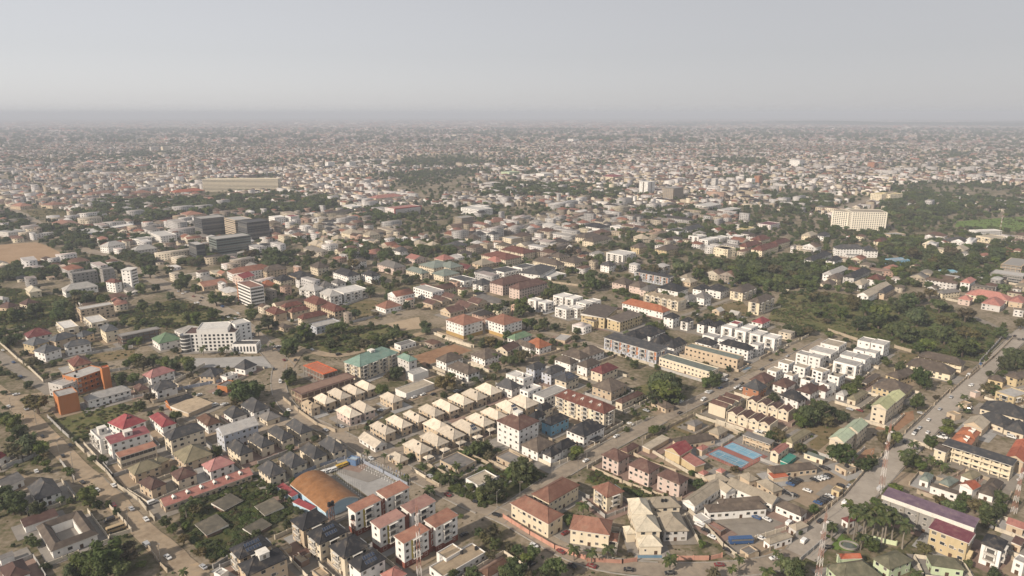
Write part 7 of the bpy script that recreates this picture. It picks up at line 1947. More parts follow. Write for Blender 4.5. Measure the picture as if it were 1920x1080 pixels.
# ---------------------------------------------------------------- boundary walls
WC2 = dict(c=(.56,.50,.40), g=(.38,.37,.35), t=(.42,.35,.26), b=(.27,.30,.36), p=(.44,.24,.18), q=(.48,.54,.35))
for ln in WALLS.split('\n'):
    d, label = ln.split('|'); c_, hh, rest = d.split(' ', 2); hh = float(hh); p = parse_pts(rest)
    m = weathered('boundary_' + c_, WC2[c_], streak=True, var=.3); ox, oy = p[0]
    mb = MB(); pl = MB()
    for (xa, ya), (xb, yb) in zip(p, p[1:]):
        L_ = math.hypot(xb - xa, yb - ya); tx, ty = (xb - xa) / L_, (yb - ya) / L_; nx, ny = -ty * .11, tx * .11
        k = max(1, int(L_ / 6))
        for i in range(k):
            s0, s1 = L_ * i / k, L_ * (i + 1) / k
            if k > 3 and i == k // 2 and random.random() < .35: continue       # a gateway
            q = [(xa + tx*s0 + nx - ox, ya + ty*s0 + ny - oy), (xa + tx*s1 + nx - ox, ya + ty*s1 + ny - oy), (xa + tx*s1 - nx - ox, ya + ty*s1 - ny - oy), (xa + tx*s0 - nx - ox, ya + ty*s0 - ny - oy)]
            h2 = hh + random.uniform(-.08, .08)
            lo = [(x, y, 0) for x, y in q]; hi = [(x, y, h2) for x, y in q]
            mb.face(hi)
            for a_ in range(4): b_ = (a_ + 1) % 4; mb.face([lo[a_], lo[b_], hi[b_], hi[a_]])
        for i in range(k + 1): x, y = xa + tx * L_ * i / k - ox, ya + ty * L_ * i / k - oy; pl.box(x - .24, x + .24, y - .24, y + .24, 0, hh + .3)
    me = mb.mesh('boundary_wall'); flip_out(me); o = new_obj('boundary_wall', me, m, None, (ox, oy, 0)); o['label'] = full(label); o['category'] = 'wall'; o['group'] = 'boundary walls'
    me = pl.mesh('wall_pillars'); po = new_obj('wall_pillars', me, m, o); po['kind'] = 'stuff'

# ---------------------------------------------------------------- tennis courts, pools, flag poles, yard things
def flat_thing(name, pts, z, mat, label, cat):
    ox = sum(p[0] for p in pts) / len(pts); oy = sum(p[1] for p in pts) / len(pts); mb = MB(); n = len(pts)
    top = [(x - ox, y - oy, z) for x, y in pts]; mb.face(top)
    for i in range(n): j = (i + 1) % n; a_, b_ = top[i], top[j]; mb.face([(a_[0],a_[1],0),(b_[0],b_[1],0),b_,a_])
    me = mb.mesh(name); flip_out(me); o = new_obj(name, me, mat, None, (ox, oy, 0))
    if label: o['label'] = label; o['category'] = cat
    return o
court_pts = parse_pts(COURT); occ_mark(court_pts)
court = flat_thing('tennis_court', court_pts, .34, weathered('court_red', (.25, .105, .085), var=.15, scale=.1), 'pair of blue tennis courts on a red surround', 'tennis court')
cl = Vector(court.location)
for k, pd in enumerate(PADS):
    q = parse_pts(pd); mb = MB(); mb.face([(x - cl.x, y - cl.y, .346) for x, y in q]); me = mb.mesh('blue_playing_surface'); flip_out(me)
    pad = new_obj('blue_playing_surface', me, weathered('court_blue', (.14, .285, .385), var=.15, scale=.15, rnd=.15), court)
    A, B_, C_, D_ = [Vector((x - cl.x, y - cl.y, .352)) for x, y in q]
    mb = MB()
    def P(u, v): return A + (B_ - A) * u + (D_ - A) * v
    for (u0, v0, u1, v1) in ((.06,.12,.94,.12),(.06,.88,.94,.88),(.06,.12,.06,.88),(.94,.12,.94,.88),(.06,.24,.94,.24),(.06,.76,.94,.76),(.28,.24,.28,.76),(.72,.24,.72,.76),(.28,.5,.72,.5)):
        p, q2 = P(u0, v0), P(u1, v1); d = (q2 - p).normalized(); nn = Vector((-d.y, d.x, 0)) * .07; mb.face([p + nn, q2 + nn, q2 - nn, p - nn])
    me = mb.mesh('court_lines'); flip_out(me); new_obj('court_lines', me, TRIM, pad)
    mb = MB(); p, q2 = P(.5, .08), P(.5, .92); mb.beam(p + Vector((0,0,1)), q2 + Vector((0,0,1)), .05)
    for e in (p, q2): mb.beam(e, e + Vector((0,0,1.1)), .06)
    new_obj('net', mb.mesh('net'), METAL, pad)
mb = MB()
for i in range(4):
    a_, b_ = court_pts[i], court_pts[(i + 1) % 4]; k = 9
    for j in range(k):
        x, y = a_[0] + (b_[0] - a_[0]) * j / k - cl.x, a_[1] + (b_[1] - a_[1]) * j / k - cl.y; mb.beam((x, y, .3), (x, y, 3.6), .05)
    mb.beam((a_[0] - cl.x, a_[1] - cl.y, 3.55), (b_[0] - cl.x, b_[1] - cl.y, 3.55), .04); mb.beam((a_[0] - cl.x, a_[1] - cl.y, 1.9), (b_[0] - cl.x, b_[1] - cl.y, 1.9), .03)
new_obj('fence_frame', mb.mesh('fence_frame'), METAL, court)
WATER = base_mat('pool_water', .05, .5)[0]; WATER.node_tree.nodes['Principled BSDF'].inputs['Base Color'].default_value = (.10, .19, .27, 1)
for s, lab in ((POOL, 'small blue swimming pool before the cream mansion'), (POOL_B, 'blue swimming pool beside the tan and white terrace')):
    p = parse_pts(s); c0 = Vector((sum(x for x, y in p) / 4, sum(y for x, y in p) / 4)); big = [(c0.x + (x - c0.x) * 1.18, c0.y + (y - c0.y) * 1.45) for x, y in p]
    o = flat_thing('swimming_pool', big, .35, CONC, lab, 'swimming pool'); mb = MB(); mb.face([(c0.x + (x - c0.x) * .92 - o.location.x, c0.y + (y - c0.y) * .6 - o.location.y, .36) for x, y in p]); me = mb.mesh('water'); flip_out(me); new_obj('water', me, WATER, o); occ_mark(big)
fx, fy = parse_pts(FOUNTAIN)[0]; mb = MB(); n = 28
for i in range(n):
    a0, a1 = 2*math.pi*i/n, 2*math.pi*(i+1)/n; P = lambda r, a, z: (r * 1.25 * math.cos(a), r * math.sin(a), z)
    for r0, z0, r1, z1 in ((3.6, 0, 3.6, .8), (3.6, .8, 2.9, .8), (2.9, .8, 2.9, .1)): mb.face([P(r0,a0,z0), P(r0,a1,z0), P(r1,a1,z1), P(r1,a0,z1)])
me = mb.mesh('fountain'); flip_out(me); fo = new_obj('fountain', me, CONC, None, (fx, fy, 0)); fo['label'] = 'oval stone basin on the lawn beside the royal palms'; fo['category'] = 'fountain'
mb = MB(); mb.cyl(0, 0, .1, .3, 2.8, 2.8, 24); me = mb.mesh('water'); new_obj('water', me, weathered('murky_water', (.10, .115, .10), rough=.1, spec=.5), fo)
fr = parse_pts(FLAG_ROWS); FP = piece('flagpole', lambda m: (m.cyl(0, 0, 0, 7.5, .055, .035, 6), m.cyl(0, 0, 0, .3, .3, .3, 8)), [WTANK])
FLG = [piece('flag', lambda m: m.box(0, .5, -.03, .03, 5.9, 7.1), [weathered('flag_' + n_, c_)]) for n_, c_ in (('blue', (.16, .22, .34)), ('white', (.5, .5, .5)), ('pale', (.36, .39, .44)))]
ORDN = 'first second third fourth fifth sixth seventh eighth ninth tenth eleventh twelfth thirteenth fourteenth fifteenth sixteenth seventeenth eighteenth nineteenth twentieth'.split()
for r_ in range(3):
    a_, b_ = fr[2 * r_], fr[2 * r_ + 1]; k = (20, 20, 13)[r_]
    for i in range(k):
        o = inst('flagpole', FP, None, (a_[0] + (b_[0] - a_[0]) * i / (k - 1), a_[1] + (b_[1] - a_[1]) * i / (k - 1), .05), R(random.uniform(-60, 60)))
        o['label'] = ORDN[i] + ' white flagpole from the blue shed in the ' + ('inner street-side row', 'outer street-side row', 'row beside the barrel-roofed hall')[r_]; o['category'] = 'flagpole'; o['group'] = ('inner street-side flagpoles', 'outer street-side flagpoles', 'hall-side flagpoles')[r_]
        if r_ < 2 and random.random() < .7: inst('flag', random.choice(FLG), o)

# lattice masts
for ln in MASTS.split('\n'):
    d, label = ln.split('|'); x, y, h = map(float, d.split()); root = empty('lattice_mast', (x, y, 0), R(20), label, 'mast', 'lattice masts')
    k = 8
    for i in range(k):
        mb = MB(); z0, z1 = h * i / k, h * (i + 1) / k; w0, w1 = .95 - .65 * i / k, .95 - .65 * (i + 1) / k; cr = [(-1,-1),(1,-1),(1,1),(-1,1)]
        for j in range(4):
            p, q = cr[j], cr[(j + 1) % 4]; mb.beam((p[0]*w0, p[1]*w0, z0), (p[0]*w1, p[1]*w1, z1), .075)
            mb.beam((p[0]*w0, p[1]*w0, z0), (q[0]*w1, q[1]*w1, z1), .03); mb.beam((q[0]*w0, q[1]*w0, z0), (p[0]*w1, p[1]*w1, z1), .03); mb.beam((p[0]*w1, p[1]*w1, z1), (q[0]*w1, q[1]*w1, z1), .03)
        new_obj('mast_section', mb.mesh('mast_section'), REDM if i % 2 else WHTM, root)
    for i in range(4):
        mb = MB(); zz = h * (.62 + .09 * i); a_ = i * 1.7; mb.cyl(.9 * math.cos(a_), .9 * math.sin(a_), zz, zz + (.5 if i % 2 else 2.2), .7 if i % 2 else .18, .7 if i % 2 else .18, 10); new_obj('antenna', mb.mesh('antenna'), WHTM, root)
    mb = MB(); mb.cyl(0, 0, h, h + 3, .07, .04, 6); new_obj('spike', mb.mesh('spike'), REDM, root)
# water tanks on stands
STAND = piece('stand', lambda m: ([m.beam((sx * 1.1, sy * 1.1, 0), (sx * .9, sy * .9, 9), .13) for sx in (-1, 1) for sy in (-1, 1)], [m.beam((-1, s, z), (1, s, z + 2.5), .07) for s in (-1, 1) for z in (1, 4)], [m.beam((s, -1, z), (s, 1, z + 2.5), .07) for s in (-1, 1) for z in (1, 4)], m.box(-1.9, 1.9, -1.1, 1.1, 9, 9.15)), [REDM])
for ln in TANK_STANDS.split('\n'):
    d, label = ln.split('|'); x, y = map(float, d.split()); root = empty('tank_stand', (x, y, 0), R(45), label, 'water tank', 'tanks on red stands'); inst('stand', STAND, root)
    for s in (-1, 1): inst('water_tank', P_TANK, root, (s * .95, 0, 9.16), 0, (1.15, 1.15, 1.4))
# utility poles
PM = piece('pole', lambda m: m.cyl(0, 0, 0, 10, .16, .1, 8), [CONC]); PA = piece('cross_arm', lambda m: (m.box(-1.1, 1.1, -.06, .06, 9.1, 9.25), m.box(-.8, .8, -.05, .05, 8.3, 8.42)), [DARKTRIM]); PL = piece('lamp_arm', lambda m: (m.beam((0, 0, 9.6), (1.7, 0, 10.3), .05), m.box(1.5, 2.2, -.14, .14, 10.2, 10.36)), [METAL])
for ln in POLES.split('\n'):
    d, label = ln.split('|'); x, y = map(float, d.split()); root = empty('utility_pole', (x, y, 0), R(random.choice((45, -45))), label, 'pole', 'utility poles'); inst('pole', PM, root); inst('cross_arm', PA, root); inst('lamp_arm', PL, root)

# ---------------------------------------------------------------- vehicles
def car_body(L_, W, H_, kind):
    """side profile lofted across the width, with tumblehome"""
    if kind == 'C': prof = [(-.5,.28),(-.5,.62),(-.47,.72),(-.33,.76),(-.2,1.0),(.12,1.0),(.27,.74),(.46,.66),(.5,.55),(.5,.28)]
    elif kind == 'V': prof = [(-.5,.22),(-.5,.9),(-.47,1.0),(.2,1.0),(.34,.62),(.48,.52),(.5,.42),(.5,.22)]
    else: prof = [(-.5,.14),(-.5,.96),(-.485,1.0),(.46,1.0),(.5,.9),(.5,.14)]
    mb = MB(); n = len(prof)
    def ring(y, s): return [(px * L_, y * (1 - .18 * max(0, pz - .7) / .3 * (kind == 'C')), pz * H_) for px, pz in prof]
    l, r = ring(-W/2, 1), ring(W/2, 1)
    mb.face(l); mb.face(r[::-1])
    for i in range(n): j = (i + 1) % n; mb.face([l[j], l[i], r[i], r[j]])
    return mb
def car_glass(L_, W, H_, kind):
    mb = MB(); e = .012
    if kind == 'C':
        for y in (-1, 1):
            yy = y * (W/2 * (1 - .10) + .03); mb.face([(-.29*L_, y*(W/2*.975+.012), .78*H_), (.22*L_, y*(W/2*.975+.012), .78*H_), (.11*L_, y*(W/2*.83+.012), .97*H_), (-.19*L_, y*(W/2*.83+.012), .97*H_)])
        mb.face([(.265*L_+.015,-W*.44,.765*H_),(.265*L_+.015,W*.44,.765*H_),(.135*L_+.015,W*.37,.985*H_),(.135*L_+.015,-W*.37,.985*H_)]); mb.face([(-.325*L_-.015,-W*.44,.785*H_),(-.325*L_-.015,W*.44,.785*H_),(-.215*L_-.015,W*.37,.985*H_),(-.215*L_-.015,-W*.37,.985*H_)])
    else:
        x0, x1 = (-.46, .2) if kind == 'V' else (-.47, .44)
        k = 3 if kind == 'V' else 8
        for y in (-1, 1):
            for i in range(k): a_ = x0 + (x1 - x0) * i / k; b_ = x0 + (x1 - x0) * (i + .9) / k; mb.face([(a_*L_,y*(W/2+e),.62*H_),(b_*L_,y*(W/2+e),.62*H_),(b_*L_,y*(W/2+e),.9*H_),(a_*L_,y*(W/2+e),.9*H_)])
        if kind == 'V': mb.face([(.335*L_+.02,-W*.42,.64*H_),(.335*L_+.02,W*.42,.64*H_),(.215*L_+.02,W*.4,.97*H_),(.215*L_+.02,-W*.4,.97*H_)])
        else: mb.face([(.5*L_+.02,-W*.44,.5*H_),(.5*L_+.02,W*.44,.5*H_),(.482*L_+.02,W*.42,.93*H_),(.482*L_+.02,-W*.42,.93*H_)])
    return mb
CARC = dict(w=(.66,.66,.64), s=(.36,.37,.38), k=(.018,.018,.02), m=(.16,.03,.03), b=(.035,.085,.20), t=(.40,.30,.17), y=(.50,.33,.06))
DIM = dict(C=(4.6, 1.85, 1.5), V=(5.0, 2.0, 2.1), B=(11.5, 2.6, 3.2), T=(8, 2.4, 2.9))
WHEEL = piece('wheel', lambda m: None, [])
def wheel_mesh(r, w):
    mb = MB(); n = 12
    for i in range(n):
        a0, a1 = 2*math.pi*i/n, 2*math.pi*(i+1)/n; p = [(r*math.cos(t), 0, r*math.sin(t)) for t in (a0, a1)]
        mb.face([(p[0][0],-w/2,p[0][2]),(p[1][0],-w/2,p[1][2]),(p[1][0],w/2,p[1][2]),(p[0][0],w/2,p[0][2])], 0)
        for s in (-1, 1): mb.face([(p[0][0],s*w/2,p[0][2]),(p[1][0],s*w/2,p[1][2]),(0,s*w/2,0)], 0); mb.face([(p[0][0]*.6,s*(w/2+.01),p[0][2]*.6),(p[1][0]*.6,s*(w/2+.01),p[1][2]*.6),(0,s*(w/2+.01),0)], 1)
    me = mb.mesh('wheel'); me.materials.append(RUBBER); me.materials.append(METAL); return me
WH = {k: wheel_mesh(.5 if k in 'BT' else .33, .24) for k in 'CVBT'}
LAMP = piece('headlight', lambda m: m.box(-.02, .03, -.2, .2, -.08, .08), [WTANK]); TAIL = piece('tail_light', lambda m: m.box(-.03, .02, -.16, .16, -.1, .1), [REDM])
GM_ = {}; BM_ = {}
for ln in CARS.split('\n'):
    d, label = ln.split('|'); x, y, a_, c_, k = d.split(); x, y, a_ = float(x), float(y), float(a_); L_, W, H_ = DIM[k]
    if (k, c_) not in BM_:
        me = car_body(L_, W, H_, 'B' if k == 'T' else k).mesh('body'); flip_out(me); me.materials.append(weathered('car_' + c_, CARC[c_], rough=.3, spec=.5, dustamt=.12, var=.06, rnd=.05)); BM_[(k, c_)] = me
    if k not in GM_: me = car_glass(L_, W, H_, 'B' if k == 'T' else k).mesh('glass'); me.materials.append(GLASS); GM_[k] = me
    nm = {'C': 'car', 'V': 'van', 'B': 'bus', 'T': 'truck'}[k]
    root = empty(nm, (x, y, .42), R(a_ + random.choice((0, 180))), label, nm, 'vehicles of the town')
    inst('body', BM_[(k, c_)], root); inst('window_glass', GM_[k], root)
    r_ = .5 if k in 'BT' else .33
    for sx in (-.3, .3):
        for sy in (-1, 1): inst('wheel', WH[k], root, (sx * L_, sy * (W/2 - .1), r_))
    for sy in (-1, 1): inst('headlight', LAMP, root, (L_/2 + .005, sy * W * .34, H_ * .46 if k == 'C' else .9)); inst('tail_light', TAIL, root, (-L_/2 - .005, sy * W * .36, H_ * .5 if k == 'C' else .9))
    occ_mark([(x-2,y-2),(x+2,y-2),(x+2,y+2),(x-2,y+2)], 1)

# ---------------------------------------------------------------- trees
def leaf_mat(name, c0, c1, c2):
    m, nt, b = base_mat(name, .75, .2); L = nt.links.new
    oi = nd(nt, 'ShaderNodeObjectInfo'); tc = nd(nt, 'ShaderNodeTexCoord'); n = nd(nt, 'ShaderNodeTexNoise'); n.inputs['Scale'].default_value = 3.2; n.inputs['Detail'].default_value = 3; L(tc.outputs['Object'], n.inputs['Vector'])
    r = ramp(nt, [(.3, c0), (.52, c1), (.72, c2)]); L(n.outputs['Fac'], r.inputs['Fac'])
    hv = nd(nt, 'ShaderNodeHueSaturation'); L(r.outputs['Color'], hv.inputs['Color'])
    for key, lo, hi, mulk in (('Hue', .475, .515, 1), ('Value', .72, 1.25, 7.31), ('Saturation', .75, 1.05, 3.77)):
        mm = nd(nt, 'ShaderNodeMath', operation='MULTIPLY'); mm.inputs[1].default_value = mulk; L(oi.outputs['Random'], mm.inputs[0]); fr_ = nd(nt, 'ShaderNodeMath', operation='FRACT'); L(mm.outputs[0], fr_.inputs[0])
        mr = nd(nt, 'ShaderNodeMapRange'); mr.inputs['To Min'].default_value = lo; mr.inputs['To Max'].default_value = hi; L(fr_.outputs[0], mr.inputs['Value']); L(mr.outputs[0], hv.inputs[key])
    L(hv.outputs['Color'], b.inputs['Base Color'])
    tr = nd(nt, 'ShaderNodeBsdfTranslucent'); L(hv.outputs['Color'], tr.inputs['Color']); mx = nd(nt, 'ShaderNodeMixShader'); mx.inputs[0].default_value = .32
    L(b.outputs[0], mx.inputs[1]); L(tr.outputs[0], mx.inputs[2]); L(mx.outputs[0], nt.nodes['Material Output'].inputs[0]); return m
LEAF = leaf_mat('leaves_dark', (.042,.062,.020), (.078,.106,.033), (.13,.15,.052))
LEAF2 = leaf_mat('leaves_light', (.058,.088,.022), (.11,.143,.040), (.165,.185,.06))
LEAF3 = leaf_mat('leaves_dry', (.07,.066,.026), (.12,.105,.045), (.17,.14,.07))
PALML = leaf_mat('palm_leaves', (.038,.06,.017), (.075,.10,.03), (.125,.14,.05))
BARK = weathered('bark', (.11, .085, .062), var=.35)
PBARK = weathered('palm_bark', (.20, .175, .145), var=.3)
def crown_mesh(name, seed, squash, n_clump, leaves, spread, lsize, mat):
    """clumps of leaf-sized faces spread through an uneven volume, unit radius, centred on the origin"""
    rg = np.random.default_rng(seed); V = []; 
    k = 0; cl_ = []
    while len(cl_) < n_clump:
        p = rg.uniform(-1, 1, 3); r = np.linalg.norm(p)
        if r > 1 or r < .25: continue
        p *= .62 + .15 * rg.random(); p[2] = p[2] * squash + (.08 if r < .7 else 0); cl_.append((p, rg.uniform(.24, .42) * spread))
    cl_.append((np.array([0, 0, 0.]), .55))
    quads = []
    for p, r in cl_:
        d = rg.normal(size=(leaves, 3)); d /= np.linalg.norm(d, axis=1, keepdims=True); rad = r * rg.uniform(.62, 1.12, (leaves, 1)); c = p + d * rad * (1, 1, .8)
        nrm = d + rg.normal(size=(leaves, 3)) * .45 + (0, 0, .25); nrm /= np.linalg.norm(nrm, axis=1, keepdims=True)
        t = np.cross(nrm, rg.normal(size=(leaves, 3))); t /= np.linalg.norm(t, axis=1, keepdims=True); bt = np.cross(nrm, t)
        s = lsize * rg.uniform(.6, 1.35, (leaves, 1)); q = np.stack([c + t*s, c + bt*s*.7, c - t*s, c - bt*s*.7], 1); quads.append(q)
    q = np.concatenate(quads).reshape(-1, 3); nv = len(q); faces = np.arange(nv).reshape(-1, 4).tolist(); verts = q.tolist()
    for p, r in cl_:                                        # dense heart of each clump
        bm = bmesh.new(); bmesh.ops.create_icosphere(bm, subdivisions=1, radius=r * .72); off = len(verts); bm.verts.index_update()
        for v in bm.verts: j = 1 + rg.uniform(-.22, .22); verts.append((p[0] + v.co.x*j, p[1] + v.co.y*j, p[2] + v.co.z*j*.8))
        for f in bm.faces: faces.append([off + v.index for v in f.verts])
        bm.free()
    me = bpy.data.meshes.new(name); me.from_pydata(verts, [], faces); me.materials.append(mat); return me
CROWNS = [crown_mesh('crown', 11, .72, 17, 70, 1.0, .085, LEAF), crown_mesh('crown', 12, .95, 15, 70, 1.0, .085, LEAF), crown_mesh('crown', 13, .7, 18, 64, .95, .085, LEAF2), crown_mesh('crown', 14, .8, 20, 64, .9, .08, LEAF), crown_mesh('crown', 15, .75, 22, 30, .8, .08, LEAF3), crown_mesh('crown', 16, 1.0, 14, 72, .95, .085, LEAF2)]
def trunk_mesh(seed):
    rg = random.Random(seed); mb = MB(); pts = [(0, 0, 0)]
    for i in range(1, 5): pts.append((rg.uniform(-.04, .04) * i, rg.uniform(-.04, .04) * i, i * .25))
    for i in range(4): mb.beam(pts[i], pts[i+1], .075 - .011 * i)
    for i in range(5):
        a_ = i * 1.26 + rg.uniform(-.3, .3); p = pts[2 + i % 3]; q = (p[0] + .45 * math.cos(a_), p[1] + .45 * math.sin(a_), p[2] + rg.uniform(.3, .5)); mb.beam(p, q, .03)
        mb.beam(q, (q[0] + .25 * math.cos(a_ + .5), q[1] + .25 * math.sin(a_ + .5), q[2] + .22), .018)
    me = mb.mesh('trunk'); me.materials.append(BARK); return me
TRUNKS = [trunk_mesh(s) for s in (1, 2, 3)]
def frond_mesh(L_, droop):
    mb = MB(); n = 7; prev = None
    for i in range(n + 1):
        t = i / n; x = L_ * t * (1 - .18 * t * droop); z = L_ * (.42 * t - .72 * droop * t * t); w = L_ * .17 * math.sin(math.pi * min(1, t * .85 + .12)) + .03
        cur = ((x, -w, z - w * .45), (x, 0, z), (x, w, z - w * .45))
        if prev:
            # leaflets: every other strip set back so the edge is ragged
            mb.face([prev[0], cur[0] if i % 2 else tuple((a + b) / 2 for a, b in zip(cur[0], cur[1])), cur[1], prev[1]]); mb.face([prev[1], cur[1], cur[2] if i % 2 else tuple((a + b) / 2 for a, b in zip(cur[2], cur[1])), prev[2]])
        prev = cur
    me = mb.mesh('frond'); me.materials.append(PALML); return me
FRONDS = [frond_mesh(1.0, d) for d in (.75, 1.05, 1.35)]
def palm_trunk(h, r):
    mb = MB(); n = 8; k = 6; b = []
    for i in range(k + 1):
        z = h * i / k; rr = r * (1.25 - .5 * i / k + (.25 if i == 0 else 0)); b.append([(rr * math.cos(2*math.pi*j/n) + .02 * h * math.sin(i * .5), rr * math.sin(2*math.pi*j/n), z) for j in range(n)])
    for p, q in zip(b, b[1:]):
        for j in range(n): l = (j + 1) % n; mb.face([p[j], p[l], q[l], q[j]])
    me = mb.mesh('trunk'); me.materials.append(PBARK); return me
PT = {'p': palm_trunk(7, .28), 'r': palm_trunk(15, .34)}
TREE_XY = []; CROWN_OBJ = {}
for ln in TREES.split('\n'):
    d, label = ln.split('|'); x, y, r_, v = d.split(); x, y, r_ = float(x), float(y), float(r_)
    if v in 'pr':
        h = 7 if v == 'p' else 15; s = random.uniform(.85, 1.12)
        root = empty('palm_tree', (x, y, 0), R(random.uniform(0, 360)), label, 'palm tree', 'palms'); inst('trunk', PT[v], root, (0,0,0), 0, (1, 1, s))
        fl = max(2.6, min(r_, 5.2)) * random.uniform(.95, 1.15)
        for i in range(13):
            o = inst('frond', FRONDS[i % 3], root, (.02 * h, 0, h * s - .1 + (.35 if i % 3 == 0 else 0)), R(i * 360 / 13 * 3 + random.uniform(-12, 12)), (fl, fl * 1.1, fl)); o.rotation_euler[1] = R(random.uniform(-22, 4) if i % 3 == 0 else random.uniform(-6, 14))
        TREE_XY.append((x, y, 2)); continue
    i = int(v); s = (1, .95, 1, 1, .95, .9)[i]; zc = r_ * .92 + .6
    root = empty('tree', (x, y, 0), R(random.uniform(0, 360)), label, 'tree', 'trees of the town')
    hs_ = random.uniform(.92, 1.12); inst('trunk', random.choice(TRUNKS), root, (0, 0, 0), 0, (r_ * 1.0, r_ * 1.0, zc))
    o = inst('crown', CROWNS[i], root, (0, 0, zc * 1.12), 0, (r_ * 1.1, r_ * 1.1 * random.uniform(.85, 1.15), r_ * hs_)); CROWN_OBJ.setdefault(i, o); TREE_XY.append((x, y, r_))

# ---------------------------------------------------------------- scattered masses: trees, undergrowth
def scatter(name, label, cat, P, S, RZ, VAR, sources, kind='stuff'):
    """one object of points; a node group sets one of the sources on each point"""
    me = bpy.data.meshes.new(name); me.vertices.add(len(P)); me.vertices.foreach_set('co', np.asarray(P, 'f').ravel())
    for an, dt, vals, fld in (('scl', 'FLOAT_VECTOR', np.asarray(S, 'f').ravel(), 'vector'), ('rot', 'FLOAT_VECTOR', np.stack([np.zeros(len(P)), np.zeros(len(P)), RZ], 1).astype('f').ravel(), 'vector'), ('pick', 'INT', np.asarray(VAR, 'i'), 'value')):
        at = me.attributes.new(an, dt, 'POINT'); at.data.foreach_set(fld, vals)
    o = new_obj(name, me); o['label'] = label; o['category'] = cat; o['kind'] = kind
    ng = bpy.data.node_groups.new(name + '_nodes', 'GeometryNodeTree'); ng.interface.new_socket('Geometry', in_out='INPUT', socket_type='NodeSocketGeometry'); ng.interface.new_socket('Geometry', in_out='OUTPUT', socket_type='NodeSocketGeometry')
    gi, go = ng.nodes.new('NodeGroupInput'), ng.nodes.new('NodeGroupOutput'); jn = ng.nodes.new('GeometryNodeJoinGeometry'); L = ng.links.new
    def attr(n, t): a = ng.nodes.new('GeometryNodeInputNamedAttribute'); a.data_type = t; a.inputs['Name'].default_value = n; return [s for s in a.outputs if s.enabled][0]
    sc_, ro, pk = attr('scl', 'FLOAT_VECTOR'), attr('rot', 'FLOAT_VECTOR'), attr('pick', 'INT')
    for k, so in enumerate(sources):
        ip = ng.nodes.new('GeometryNodeInstanceOnPoints'); inf = ng.nodes.new('GeometryNodeObjectInfo'); inf.transform_space = 'ORIGINAL'; inf.inputs['Object'].default_value = so; inf.inputs['As Instance'].default_value = True
        cp = ng.nodes.new('FunctionNodeCompare'); cp.data_type = 'INT'; cp.operation = 'EQUAL'; ins = [s for s in cp.inputs if s.enabled]; L(pk, ins[0]); ins[1].default_value = k
        L(gi.outputs[0], ip.inputs['Points']); L(cp.outputs[0], ip.inputs['Selection']); L(inf.outputs['Geometry'], ip.inputs['Instance']); L(sc_, ip.inputs['Scale']); L(ro, ip.inputs['Rotation']); L(ip.outputs[0], jn.inputs[0])
    L(jn.outputs[0], go.inputs[0]); md = o.modifiers.new('scatter', 'NODES'); md.node_group = ng; return o
def vnoise(x, y, s, seed=0):
    """smooth value noise in 0..1"""
    rg = np.random.default_rng(seed); G = rg.random((256, 256)); u, v = x / s + 1000.0, y / s + 1000.0; i, j = np.floor(u).astype(int), np.floor(v).astype(int); fu, fv = u - i, v - j; fu, fv = fu*fu*(3-2*fu), fv*fv*(3-2*fv)
    g = lambda a, b: G[a % 256, b % 256]
    return (g(i,j)*(1-fu) + g(i+1,j)*fu)*(1-fv) + (g(i,j+1)*(1-fu) + g(i+1,j+1)*fu)*fv
def in_view(x, y, m=1.12): return np.abs(x) < (y * .76 + 60) * m

# ---------------------------------------------------------------- the mass of houses that nobody could count
FARC = np.array([(.15,.105,.08),(.10,.07,.055),(.19,.155,.12),(.24,.215,.185),(.07,.06,.055),(.38,.36,.33),(.27,.125,.085),(.17,.10,.075),(.035,.035,.038),(.58,.56,.53),(.34,.17,.13),(.20,.185,.17),(.34,.29,.22)])
FARP = np.array([.14,.12,.11,.08,.08,.07,.10,.12,.04,.04,.06,.05,.02]); FARP = FARP / FARP.sum()
FWAL = np.array([(.62,.55,.44),(.76,.73,.69),(.48,.41,.31),(.34,.29,.24),(.64,.57,.43),(.42,.40,.38),(.52,.36,.28)]); FWP = np.array([.22,.30,.15,.12,.09,.08,.04])
def grid_points(y0, y1, sp, jit, seed, keep, m=1.1):
    rg = np.random.default_rng(seed); W = (y1 * .80 + 120) * m; c, s = math.cos(R(44.5)), math.sin(R(44.5)); ex = W + y1
    n = int(ex * 1.5 / sp); u, v = np.meshgrid(np.arange(-n, n) * sp, np.arange(-n, n) * sp * .92); u = u.ravel(); v = v.ravel()
    # crooked streets: bend the grid
    yc = (y0 + y1) / 2; bx = 60 * np.sin(v / 210.) + 40 * np.sin(u / 330.); u = u + bx * .3
    x = u * c - v * s; y = u * s + v * c + yc
    k = (y > y0) & (y < y1) & in_view(x, y, m) & (rg.random(len(x)) < keep); x, y = x[k], y[k]
    return x + rg.normal(0, jit, len(x)), y + rg.normal(0, jit, len(x)), rg
HX = []
